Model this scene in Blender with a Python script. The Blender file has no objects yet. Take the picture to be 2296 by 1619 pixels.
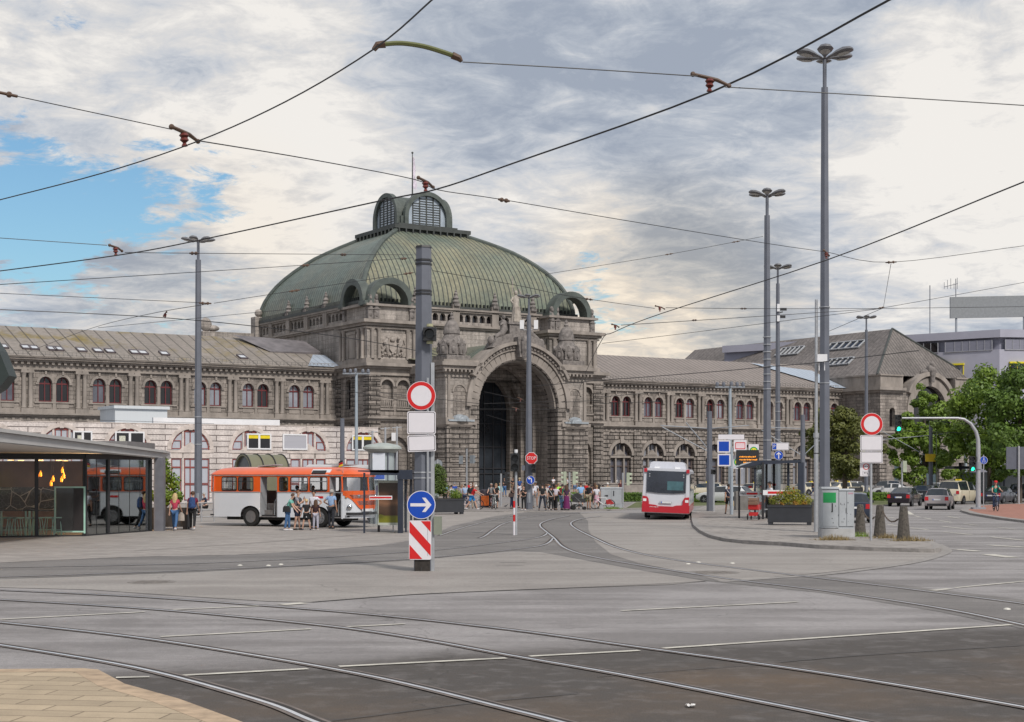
import bpy, bmesh, math, random
from mathutils import Vector, Matrix, geometry, noise
R = math.radians
random.seed(7)
sc = bpy.context.scene
COL = sc.collection
# ---------------------------------------------------------------- camera model used to survey the square
F, H, CX, YH = 3400.0, 2.55, 1148.0, 1060.0
def G(px, py, z=0.0):
 Y = (H - z) * F / (py - YH)
 return Vector(((px - CX) / F * Y, Y, z))
def PZ(px, py, z):                      # point seen at a pixel, known height above ground
 return G(px, py, z)
def PY(px, py, Y):                      # point seen at a pixel, known distance
 return Vector(((px - CX) / F * Y, Y, H + (YH - py) * Y / F))
TH = math.atan(F / 5300.0)
UX, UY = math.cos(TH), math.sin(TH); VX, VY = -UY, UX
OX, OY = (1165 - CX) / F * 168.0, 168.0
def AA(px, b):
 k = (px - CX) / F
 return (k * (OY + b * VY) - (OX + b * VX)) / (UX - k * UY)
def L2W(a, b, z): return Vector((OX + a * UX + b * VX, OY + a * UY + b * VY, z))
# ---------------------------------------------------------------- materials
MATS = {}
def nn(nt, t, **kw):
 n = nt.nodes.new(t)
 for k, v in kw.items():
  if k in n.inputs.keys(): n.inputs[k].default_value = v
  else: setattr(n, k, v)
 return n
def newmat(name):
 m = bpy.data.materials.new(name); m.use_nodes = True
 nt = m.node_tree; b = nt.nodes['Principled BSDF']
 MATS[name] = m
 return m, nt, b
def c4(c): return (c[0], c[1], c[2], 1.0)
def mat(name, col, rough=0.6, var=0.12, scale=3.0, metal=0.0, bump=0.0, bscale=None, emis=None, coord='Object', stretch=(1, 1, 1), spec=None, coat=0.0):
 if name in MATS: return MATS[name]
 m, nt, b = newmat(name)
 L = nt.links
 tc = nn(nt, 'ShaderNodeTexCoord'); mp = nn(nt, 'ShaderNodeMapping'); mp.inputs['Scale'].default_value = stretch
 L.new(tc.outputs[coord], mp.inputs[0])
 nz = nn(nt, 'ShaderNodeTexNoise', Scale=scale, Detail=6.0, Roughness=0.6); L.new(mp.outputs[0], nz.inputs['Vector'])
 rp = nn(nt, 'ShaderNodeMapRange'); rp.inputs[1].default_value = 0.3; rp.inputs[2].default_value = 0.7
 rp.inputs[3].default_value = 1 - var; rp.inputs[4].default_value = 1 + var
 L.new(nz.outputs[0], rp.inputs[0])
 mx = nn(nt, 'ShaderNodeVectorMath', operation='SCALE'); mx.inputs[0].default_value = col
 L.new(rp.outputs[0], mx.inputs['Scale']); L.new(mx.outputs[0], b.inputs['Base Color'])
 b.inputs['Roughness'].default_value = rough; b.inputs['Metallic'].default_value = metal
 if coat: b.inputs['Coat Weight'].default_value = coat; b.inputs['Coat Roughness'].default_value = 0.08
 if spec is not None: b.inputs['Specular IOR Level'].default_value = spec
 if bump:
  n2 = nn(nt, 'ShaderNodeTexNoise', Scale=bscale or scale * 6, Detail=5.0); L.new(mp.outputs[0], n2.inputs['Vector'])
  bp = nn(nt, 'ShaderNodeBump', Strength=bump, Distance=0.05); L.new(n2.outputs[0], bp.inputs['Height']); L.new(bp.outputs[0], b.inputs['Normal'])
 if emis:
  b.inputs['Emission Color'].default_value = c4(emis[0]); b.inputs['Emission Strength'].default_value = emis[1]
 return m
def stone(name, col, mortar, bw=1.0, bh=0.45, ms=0.03, var=0.25, bump=0.6, dirt=0.5):
 if name in MATS: return MATS[name]
 m, nt, b = newmat(name); L = nt.links
 tc = nn(nt, 'ShaderNodeTexCoord'); sp = nn(nt, 'ShaderNodeSeparateXYZ'); L.new(tc.outputs['Object'], sp.inputs[0])
 ad = nn(nt, 'ShaderNodeMath', operation='ADD'); L.new(sp.outputs[0], ad.inputs[0]); L.new(sp.outputs[1], ad.inputs[1])
 cb = nn(nt, 'ShaderNodeCombineXYZ'); L.new(ad.outputs[0], cb.inputs[0]); L.new(sp.outputs[2], cb.inputs[1])
 br = nn(nt, 'ShaderNodeTexBrick', Scale=1.0); L.new(cb.outputs[0], br.inputs['Vector'])
 br.inputs['Brick Width'].default_value = bw; br.inputs['Row Height'].default_value = bh; br.inputs['Mortar Size'].default_value = ms
 br.inputs['Mortar Smooth'].default_value = 0.3
 br.inputs['Color1'].default_value = c4([c * (1 + var) for c in col]); br.inputs['Color2'].default_value = c4([c * (1 - var) for c in col])
 br.inputs['Mortar'].default_value = c4(mortar)
 n1 = nn(nt, 'ShaderNodeTexNoise', Scale=0.35, Detail=8.0, Roughness=0.7); L.new(tc.outputs['Object'], n1.inputs['Vector'])
 mp = nn(nt, 'ShaderNodeMapping'); mp.inputs['Scale'].default_value = (1.6, 1.6, 0.12); L.new(tc.outputs['Object'], mp.inputs[0])
 n2 = nn(nt, 'ShaderNodeTexNoise', Scale=1.0, Detail=6.0, Roughness=0.65); L.new(mp.outputs[0], n2.inputs['Vector'])
 n3 = nn(nt, 'ShaderNodeTexNoise', Scale=7.0, Detail=4.0); L.new(tc.outputs['Object'], n3.inputs['Vector'])
 def rng(o, a, z, lo, hi):
  r = nn(nt, 'ShaderNodeMapRange'); L.new(o, r.inputs[0])
  for i, v in enumerate((a, z, lo, hi)): r.inputs[i + 1].default_value = v
  return r.outputs[0]
 def mul(x, y):
  q = nn(nt, 'ShaderNodeMath', operation='MULTIPLY'); L.new(x, q.inputs[0]); L.new(y, q.inputs[1]); return q.outputs[0]
 f = mul(mul(rng(n1.outputs[0], .3, .7, 1 - dirt * .5, 1 + dirt * .35), rng(n2.outputs[0], .35, .65, 1 - dirt * .55, 1.12)), rng(n3.outputs[0], .3, .7, .82, 1.18))
 mx = nn(nt, 'ShaderNodeVectorMath', operation='SCALE'); L.new(br.outputs['Color'], mx.inputs[0]); L.new(f, mx.inputs['Scale'])
 L.new(mx.outputs[0], b.inputs['Base Color']); b.inputs['Roughness'].default_value = 0.9
 bp = nn(nt, 'ShaderNodeBump', Strength=bump, Distance=0.12)
 hh = nn(nt, 'ShaderNodeMath', operation='MULTIPLY_ADD'); L.new(br.outputs['Fac'], hh.inputs[0]); hh.inputs[1].default_value = -1.0; L.new(n3.outputs[0], hh.inputs[2])
 L.new(hh.outputs[0], bp.inputs['Height']); L.new(bp.outputs[0], b.inputs['Normal'])
 return m
def seam(name, col, axis, pitch, line, var=0.2, rough=0.55, moss=None, width=0.08):
 """sheet metal roof: standing seams across one object axis, blotchy patina"""
 m, nt, b = newmat(name); L = nt.links
 tc = nn(nt, 'ShaderNodeTexCoord'); sp = nn(nt, 'ShaderNodeSeparateXYZ'); L.new(tc.outputs['Object'], sp.inputs[0])
 n1 = nn(nt, 'ShaderNodeTexNoise', Scale=0.22, Detail=8.0, Roughness=0.65); L.new(tc.outputs['Object'], n1.inputs['Vector'])
 n2 = nn(nt, 'ShaderNodeTexNoise', Scale=2.5, Detail=5.0); L.new(tc.outputs['Object'], n2.inputs['Vector'])
 a = nn(nt, 'ShaderNodeMath', operation='ADD'); L.new(n1.outputs[0], a.inputs[0]); L.new(n2.outputs[0], a.inputs[1])
 r = nn(nt, 'ShaderNodeMapRange'); L.new(a.outputs[0], r.inputs[0])
 for i, v in enumerate((.75, 1.25, 1 - var, 1 + var)): r.inputs[i + 1].default_value = v
 base = nn(nt, 'ShaderNodeRGB'); base.outputs[0].default_value = c4(col); src = base.outputs[0]
 if moss:
  n3 = nn(nt, 'ShaderNodeTexNoise', Scale=0.12, Detail=7.0, Roughness=0.7); L.new(tc.outputs['Object'], n3.inputs['Vector'])
  rr = nn(nt, 'ShaderNodeMapRange'); L.new(n3.outputs[0], rr.inputs[0])
  for i, v in enumerate(moss[1]): rr.inputs[i + 1].default_value = v
  mm = nn(nt, 'ShaderNodeMix', data_type='RGBA'); L.new(rr.outputs[0], mm.inputs[0]); L.new(src, mm.inputs[6]); mm.inputs[7].default_value = c4(moss[0]); src = mm.outputs[2]
 mx = nn(nt, 'ShaderNodeVectorMath', operation='SCALE'); L.new(src, mx.inputs[0]); L.new(r.outputs[0], mx.inputs['Scale'])
 md = nn(nt, 'ShaderNodeMath', operation='PINGPONG'); md.inputs[1].default_value = pitch / 2
 if isinstance(axis, int): L.new(sp.outputs[axis], md.inputs[0])
 else:
  sm = nn(nt, 'ShaderNodeMath', operation='ADD'); L.new(sp.outputs[0], sm.inputs[0]); L.new(sp.outputs[1], sm.inputs[1]); L.new(sm.outputs[0], md.inputs[0])
 lt = nn(nt, 'ShaderNodeMath', operation='LESS_THAN'); L.new(md.outputs[0], lt.inputs[0]); lt.inputs[1].default_value = width / 2
 m2 = nn(nt, 'ShaderNodeMix', data_type='RGBA'); L.new(lt.outputs[0], m2.inputs[0]); L.new(mx.outputs[0], m2.inputs[6]); m2.inputs[7].default_value = c4(line)
 L.new(m2.outputs[2], b.inputs['Base Color']); b.inputs['Roughness'].default_value = rough
 return m
def glass(name, col, alpha=0.35, rough=0.03):
 m, nt, b = newmat(name); L = nt.links
 nz = nn(nt, 'ShaderNodeTexNoise', Scale=1.5); rp = nn(nt, 'ShaderNodeMapRange'); rp.inputs[3].default_value = rough; rp.inputs[4].default_value = rough + .04
 L.new(nz.outputs[0], rp.inputs[0]); L.new(rp.outputs[0], b.inputs['Roughness'])
 tr = nn(nt, 'ShaderNodeBsdfTransparent'); tr.inputs[0].default_value = c4([1 - .75 * alpha * (1 - c * 3) for c in col]); gl = nn(nt, 'ShaderNodeBsdfGlossy'); gl.inputs[0].default_value = (.85, .9, .9, 1); L.new(rp.outputs[0], gl.inputs['Roughness'])
 fr = nn(nt, 'ShaderNodeFresnel', IOR=1.5); ml = nn(nt, 'ShaderNodeMath', operation='MULTIPLY_ADD'); L.new(fr.outputs[0], ml.inputs[0]); ml.inputs[1].default_value = .5 if alpha < .15 else .8; ml.inputs[2].default_value = alpha * .45 - .04
 ms = nn(nt, 'ShaderNodeMixShader'); L.new(ml.outputs[0], ms.inputs[0]); L.new(tr.outputs[0], ms.inputs[1]); L.new(gl.outputs[0], ms.inputs[2])
 out = [n for n in nt.nodes if n.type == 'OUTPUT_MATERIAL'][0]; L.new(ms.outputs[0], out.inputs[0]); nt.nodes.remove(b)
 return m
# ---------------------------------------------------------------- mesh builder
class MB:
 def __init__(s, M=None): s.v = []; s.f = []; s.m = []; s.M = M
 def add(s, vs, fs, mi=0, M=None):
  o = len(s.v); MM = M or s.M
  for p in vs:
   p = Vector(p); s.v.append(MM @ p if MM else p)
  for f in fs: s.f.append([i + o for i in f]); s.m.append(mi)
  return s
 def bx(s, x0, x1, y0, y1, z0, z1, mi=0, M=None):
  return s.add([(x0, y0, z0), (x1, y0, z0), (x1, y1, z0), (x0, y1, z0), (x0, y0, z1), (x1, y0, z1), (x1, y1, z1), (x0, y1, z1)],
                     [(0, 3, 2, 1), (4, 5, 6, 7), (0, 1, 5, 4), (1, 2, 6, 5), (2, 3, 7, 6), (3, 0, 4, 7)], mi, M)
 def frus(s, x0, x1, y0, y1, z0, t, z1, mi=0, M=None):   # box tapering by t on every side at the top
  return s.add([(x0, y0, z0), (x1, y0, z0), (x1, y1, z0), (x0, y1, z0), (x0 + t, y0 + t, z1), (x1 - t, y0 + t, z1), (x1 - t, y1 - t, z1), (x0 + t, y1 - t, z1)],
                     [(0, 3, 2, 1), (4, 5, 6, 7), (0, 1, 5, 4), (1, 2, 6, 5), (2, 3, 7, 6), (3, 0, 4, 7)], mi, M)
 def tube(s, pts, rr, n=8, mi=0, cap=True, M=None, rot=0.0):
  pts = [Vector(p) for p in pts]; k = len(pts)
  rr = rr if isinstance(rr, (list, tuple)) else [rr] * k
  vs = []; fs = []; up = None
  for i, p in enumerate(pts):
   d = (pts[min(i + 1, k - 1)] - pts[max(i - 1, 0)])
   if d.length < 1e-9: d = Vector((0, 0, 1))
   d.normalize()
   a = up if up is not None else (Vector((0, 1, 0)) if abs(d.y) < .9 else Vector((1, 0, 0)))
   x = d.cross(a)
   if x.length < 1e-6: x = d.orthogonal()
   x.normalize(); y = x.cross(d).normalized(); up = y
   r = rr[i]; rx, ry = (r if isinstance(r, (list, tuple)) else (r, r))
   for j in range(n):
    t = 2 * math.pi * (j + .5) / n + rot
    vs.append(p + x * math.cos(t) * rx + y * math.sin(t) * ry)
  for i in range(k - 1):
   for j in range(n):
    fs.append((i * n + j, i * n + (j + 1) % n, (i + 1) * n + (j + 1) % n, (i + 1) * n + j))
  if cap: fs.append(tuple(range(n))[::-1]); fs.append(tuple((k - 1) * n + j for j in range(n)))
  return s.add(vs, fs, mi, M)
 def lathe(s, prof, c=(0, 0, 0), n=16, mi=0, M=None, sx=1, sy=1, a0=0, a1=2 * math.pi, axis='z'):
  full = abs(a1 - a0 - 2 * math.pi) < 1e-6; m = n if full else n + 1; vs = []; fs = []
  for r, z in prof:
   for j in range(m):
    t = a0 + (a1 - a0) * j / n
    p = (r * math.cos(t) * sx, r * math.sin(t) * sy, z)
    if axis == 'y': p = (p[0], p[2], p[1])
    if axis == 'x': p = (p[2], p[0], p[1])
    vs.append((c[0] + p[0], c[1] + p[1], c[2] + p[2]))
  for i in range(len(prof) - 1):
   for j in range(n):
    j2 = (j + 1) % m
    fs.append((i * m + j, i * m + j2, (i + 1) * m + j2, (i + 1) * m + j))
  if full and prof[0] != prof[-1]:
   if prof[0][0] > 1e-4: fs.append(tuple(range(m))[::-1])
   if prof[-1][0] > 1e-4: fs.append(tuple((len(prof) - 1) * m + j for j in range(m)))
  return s.add(vs, fs, mi, M)
 def ball(s, c, r, n=10, k=7, mi=0, M=None):
  r = r if isinstance(r, (list, tuple)) else (r, r, r)
  prof = [(math.sin(math.pi * i / k), -math.cos(math.pi * i / k)) for i in range(k + 1)]
  return s.lathe([(max(p[0], 1e-3) * r[0], p[1] * r[2]) for p in prof], c, n, mi, M, 1, r[1] / r[0])
 def ext(s, poly, d, mi=0, M=None):       # polygon (3d) extruded along d, flat caps
  n = len(poly); d = Vector(d); p = [Vector(q) for q in poly]
  vs = p + [q + d for q in p]
  fs = [tuple(range(n))[::-1], tuple(range(n, 2 * n))] + [(i, (i + 1) % n, n + (i + 1) % n, n + i) for i in range(n)]
  return s.add(vs, fs, mi, M)
 def extxz(s, poly, y0, y1, mi=0, M=None): return s.ext([(x, y0, z) for x, z in poly], (0, y1 - y0, 0), mi, M)
 def extyz(s, poly, x0, x1, mi=0, M=None): return s.ext([(x0, y, z) for y, z in poly], (x1 - x0, 0, 0), mi, M)
 def extxy(s, poly, z0, z1, mi=0, M=None): return s.ext([(x, y, z0) for x, y in poly], (0, 0, z1 - z0), mi, M)
 def archring(s, ca, z0, ri, ro, b0, b1, n=16, a0=0.0, a1=math.pi, mi=0, M=None):
  vs = []; fs = []
  for i in range(n + 1):
   t = a0 + (a1 - a0) * i / n; c, q = math.cos(t), math.sin(t)
   for r, b in ((ri, b0), (ro, b0), (ro, b1), (ri, b1)): vs.append((ca + r * c, b, z0 + r * q))
  for i in range(n):
   for j in range(4): fs.append((i * 4 + j, i * 4 + (j + 1) % 4, i * 4 + 4 + (j + 1) % 4, i * 4 + 4 + j))
  fs.append((0, 1, 2, 3)); e = n * 4; fs.append((e + 3, e + 2, e + 1, e))
  return s.add(vs, fs, mi, M)
 def wall(s, outer, holes, y, depth, mi=0, M=None, rev=None):
  """flat wall in the x-z plane at y with holes; reveals run back by depth"""
  polys = [[Vector((x, z, 0)) for x, z in outer]] + [[Vector((x, z, 0)) for x, z in h] for h in holes]
  tr = geometry.tessellate_polygon(polys); flat = [p for q in polys for p in q]
  s.add([(p.x, y, p.y) for p in flat], [tuple(t) for t in tr], mi, M)
  for h in holes:
   n = len(h)
   s.add([(x, y, z) for x, z in h] + [(x, y + depth, z) for x, z in h], [(i, (i + 1) % n, n + (i + 1) % n, n + i) for i in range(n)], mi if rev is None else rev, M)
  return s
 def build(s, name, mats, parent=None, smooth=False, loc=None, rz=0, props=None):
  me = bpy.data.meshes.new(name)
  me.from_pydata([tuple(p) for p in s.v], [], s.f)
  mats = mats if isinstance(mats, (list, tuple)) else [mats]
  for m in mats: me.materials.append(m)
  if len(mats) > 1: me.polygons.foreach_set('material_index', s.m)
  bm = bmesh.new(); bm.from_mesh(me); bmesh.ops.recalc_face_normals(bm, faces=bm.faces); bm.to_mesh(me); bm.free()
  if smooth:
   me.polygons.foreach_set('use_smooth', [True] * len(me.polygons))
   if smooth != 2: me.set_sharp_from_angle(angle=R(40))
  o = bpy.data.objects.new(name, me); COL.objects.link(o)
  if parent is not None: o.parent = parent
  if loc is not None: o.location = loc
  if rz: o.rotation_euler.z = rz
  if props: tag(o, *props)
  return o
def tag(o, label=None, cat=None, group=None, kind=None):
 if label: o['label'] = label
 if cat: o['category'] = cat
 if group: o['group'] = group
 if kind: o['kind'] = kind
 return o
def thing(name, label, cat, loc=(0, 0, 0), rz=0, group=None):
 o = bpy.data.objects.new(name, None); COL.objects.link(o); o.location = loc; o.rotation_euler.z = rz
 o.empty_display_size = .3
 return tag(o, label, cat, group)
def copy_tree(o, parent=None):
 c = o.copy(); COL.objects.link(c)
 if parent is not None: c.parent = parent
 for ch in list(o.children): copy_tree(ch, c)
 return c
def archpoly(ca, z0, zs, r, n=10):
 return [(ca - r, z0), (ca + r, z0)] + [(ca + r * math.cos(math.pi * i / n), zs + r * math.sin(math.pi * i / n)) for i in range(n + 1)]
def text_mesh(txt, size, depth=0.004):
 cu = bpy.data.curves.new('t', 'FONT'); cu.body = txt; cu.size = size; cu.extrude = depth; cu.align_x = 'CENTER'; cu.align_y = 'CENTER'; cu.resolution_u = 2
 o = bpy.data.objects.new('t', cu); COL.objects.link(o)
 dg = bpy.context.evaluated_depsgraph_get(); dg.update()
 me = bpy.data.meshes.new_from_object(o.evaluated_get(dg)); COL.objects.unlink(o); bpy.data.objects.remove(o); bpy.data.curves.remove(cu)
 return me
def add_text(name, txt, size, m, parent, loc, sx=1.0):   # faces -Y
 me = text_mesh(txt, size); me.materials.clear(); me.materials.append(m)
 o = bpy.data.objects.new(name, me); COL.objects.link(o); o.parent = parent; o.location = loc; o.rotation_euler = (R(90), 0, 0); o.scale = (sx, 1, 1)
 return o
# ---------------------------------------------------------------- palette
stone_d = stone('sandstone_ashlar', (.30, .262, .234), (.10, .085, .076), 1.1, .42, .022, .2, .5, .75)
stone_r = stone('sandstone_rusticated', (.28, .244, .218), (.055, .047, .042), 1.5, .52, .06, .22, 1.0, .75)
stone_p = mat('sandstone_trim', (.276, .242, .216), .9, .3, .8, bump=.5, bscale=5, stretch=(1, 1, .4))
stone_u = stone('sandstone_upper', (.37, .33, .30), (.18, .158, .144), 1.3, .5, .016, .15, .35, .7)
stone_k = mat('sandstone_carved', (.19, .17, .16), .95, .45, 2.5, bump=.9, bscale=9)
stone_w = stone('pale_stone_print', (.60, .54, .515), (.13, .105, .1), 4.4, .47, .04, .06, .4, .3)
trim_w = mat('pale_trim', (.54, .475, .44), .9, .25, 1.5, bump=.4)
# ================================================================ camera, sun, sky
cd = bpy.data.cameras.new('camera'); cam = bpy.data.objects.new('camera', cd); COL.objects.link(cam)
cd.sensor_width = 36; cd.lens = F / 2296 * 36; cd.shift_y = (YH - 809.5) / 2296
cam.location = (0, 0, H); cam.rotation_euler = (R(90), 0, 0); cd.clip_end = 3000; cd.clip_start = 0.3
sc.camera = cam
sc.view_settings.view_transform = 'Standard'; sc.view_settings.look = 'None'; sc.view_settings.exposure = 0.42; sc.view_settings.gamma = 1
SUN_AZ, SUN_EL = R(150), R(44)            # azimuth clockwise from +Y
sd = Vector((math.sin(SUN_AZ) * math.cos(SUN_EL), math.cos(SUN_AZ) * math.cos(SUN_EL), math.sin(SUN_EL)))
ld = bpy.data.lights.new('sun', 'SUN'); ld.energy = 2.3; ld.angle = R(9); ld.color = (1, .95, .88)
lo = bpy.data.objects.new('sun', ld); COL.objects.link(lo); lo.rotation_euler = sd.to_track_quat('Z', 'Y').to_euler()
w = bpy.data.worlds.new("World"); sc.world = w; w.use_nodes = True
nt = w.node_tree; L = nt.links; nt.nodes.clear()
out = nn(nt, 'ShaderNodeOutputWorld'); bg = nn(nt, 'ShaderNodeBackground'); bg.inputs[1].default_value = 0.1; L.new(bg.outputs[0], out.inputs[0])
sky = nn(nt, 'ShaderNodeTexSky', sky_type='NISHITA'); sky.sun_disc = False; sky.sun_elevation = SUN_EL; sky.sun_rotation = SUN_AZ; sky.air_density = 1.2; sky.dust_density = 0.6
tc = nn(nt, 'ShaderNodeTexCoord'); nv = nn(nt, 'ShaderNodeVectorMath', operation='NORMALIZE'); L.new(tc.outputs['Generated'], nv.inputs[0])
sp = nn(nt, 'ShaderNodeSeparateXYZ'); L.new(nv.outputs[0], sp.inputs[0])
def M2(op, a, b=None, c=None):
 n = nn(nt, 'ShaderNodeMath', operation=op)
 for i, q in enumerate((a, b, c)):
  if q is None: continue
  if isinstance(q, (int, float)): n.inputs[i].default_value = q
  else: L.new(q, n.inputs[i])
 return n.outputs[0]
def MR(o, a, z, lo_, hi, smooth=True):
 r = nn(nt, 'ShaderNodeMapRange'); r.interpolation_type = 'SMOOTHSTEP' if smooth else 'LINEAR'; L.new(o, r.inputs[0])
 for i, v in enumerate((a, z, lo_, hi)): r.inputs[i + 1].default_value = v
 return r.outputs[0]
zz = M2('ADD', M2('MAXIMUM', sp.outputs[2], 0.0), 0.16)
cb = nn(nt, 'ShaderNodeCombineXYZ'); L.new(M2('DIVIDE', sp.outputs[0], zz), cb.inputs[0]); L.new(M2('DIVIDE', sp.outputs[1], zz), cb.inputs[1])
def NZ(scale, det, rough, off=0.0, dist=0.0, src=None):
 mp = nn(nt, 'ShaderNodeMapping'); mp.inputs['Location'].default_value = (off, off * .7, off * .3); L.new(src or cb.outputs[0], mp.inputs[0])
 n = nn(nt, 'ShaderNodeTexNoise', Scale=scale, Detail=det, Roughness=rough, Distortion=dist); L.new(mp.outputs[0], n.inputs['Vector']); return n.outputs[0]
def blob(px, py, rad, amp):      # soft patch of sky around one direction
 d = Vector(((px - CX) / F, 1, (YH - py) / F)).normalized()
 dp = nn(nt, 'ShaderNodeVectorMath', operation='DOT_PRODUCT'); L.new(nv.outputs[0], dp.inputs[0]); dp.inputs[1].default_value = d
 return MR(dp.outputs['Value'], math.cos(rad), 1.0, 0.0, amp)
dens = M2('ADD', M2('MULTIPLY', NZ(1.9, 14, .66, 3.1, .3), .42), M2('MULTIPLY', NZ(7.5, 12, .68, 1.3, .35), .58))
bias = None
for q in ((150, 500, .06, -.15), (360, 410, .055, -.13), (520, 400, .035, -.08), (40, 530, .05, -.10), (160, 45, .02, -.10), (40, 330, .05, -.07), (1330, 640, .03, -.05), (880, 400, .03, -.05), (1700, 650, .05, .05), (250, 250, .06, .03), (1700, 200, .2, .12),
          (2200, 90, .12, .06), (900, 200, .22, .10), (1900, 500, .16, .08), (300, 100, .13, .04), (250, 640, .09, .04)):
 v = blob(*q); bias = v if bias is None else M2('ADD', bias, v)
dens = M2('ADD', dens, bias)
dens = M2('ADD', M2('MULTIPLY', dens, 1.7), -.35); mask = MR(dens, .31, .47, 0, 1)
# brightness of the cloud deck
t1 = NZ(3.2, 14, .62, 7.7, .6); t2 = NZ(10.0, 12, .68, 2.2, .5); t3 = NZ(2.0, 4, .5, 5.2, .2)
br = M2('ADD', M2('MULTIPLY', t1, .80), M2('MULTIPLY', t2, .52)); br = M2('ADD', br, M2('MULTIPLY', t3, .25))
bb = None
for q in ((2290, 330, .13, .24), (1980, 450, .08, .06), (2050, 130, .045, .16), (1200, 520, .08, .10), (1450, 740, .07, .14), (60, 130, .09, .06), (560, 160, .10, .08), (700, 330, .12, .08), (1950, 20, .10, -.07), (1180, 20, .13, -.05), (1500, 300, .10, -.06), (1900, 270, .07, -.05), (0, 300, .05, -.08), (250, 690, .10, -.08), (1000, 120, .08, -.04), (1650, 640, .09, -.07), (2200, 640, .1, -.06), (650, 620, .06, .08)):
 v = blob(*q); bb = v if bb is None else M2('ADD', bb, v)
br = M2('ADD', br, bb)
cr = nn(nt, 'ShaderNodeValToRGB'); L.new(MR(br, .60, .97, 0, 1, False), cr.inputs[0])
e = cr.color_ramp.elements; e[0].position = 0; e[0].color = (.37, .42, .51, 1); e[1].position = 1; e[1].color = (.93, .90, .86, 1)
for p, c in ((.28, (.48, .525, .60)), (.52, (.63, .655, .70)), (.75, (.76, .75, .745))):
 x = e.new(p); x.color = c4(c)
cs = nn(nt, 'ShaderNodeVectorMath', operation='SCALE'); L.new(cr.outputs[0], cs.inputs[0]); cs.inputs['Scale'].default_value = 7.1
# warm glow low in the sky
wm = nn(nt, 'ShaderNodeMix', data_type='RGBA', blend_type='MULTIPLY'); L.new(M2('ADD', blob(1480, 760, .13, .9), blob(450, 640, .12, .4)), wm.inputs[0]); L.new(cs.outputs[0], wm.inputs[6]); wm.inputs[7].default_value = (1.06, .96, .82, 1)
# thin air near the edge of gaps
sb = nn(nt, 'ShaderNodeMix', data_type='RGBA', blend_type='MULTIPLY'); sb.inputs[0].default_value = 1; L.new(sky.outputs[0], sb.inputs[6]); sb.inputs[7].default_value = (.50, .68, .80, 1)
fin = nn(nt, 'ShaderNodeMix', data_type='RGBA'); L.new(mask, fin.inputs[0]); L.new(sb.outputs[2], fin.inputs[6]); L.new(wm.outputs[2], fin.inputs[7])
L.new(fin.outputs[2], bg.inputs[0])
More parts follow.
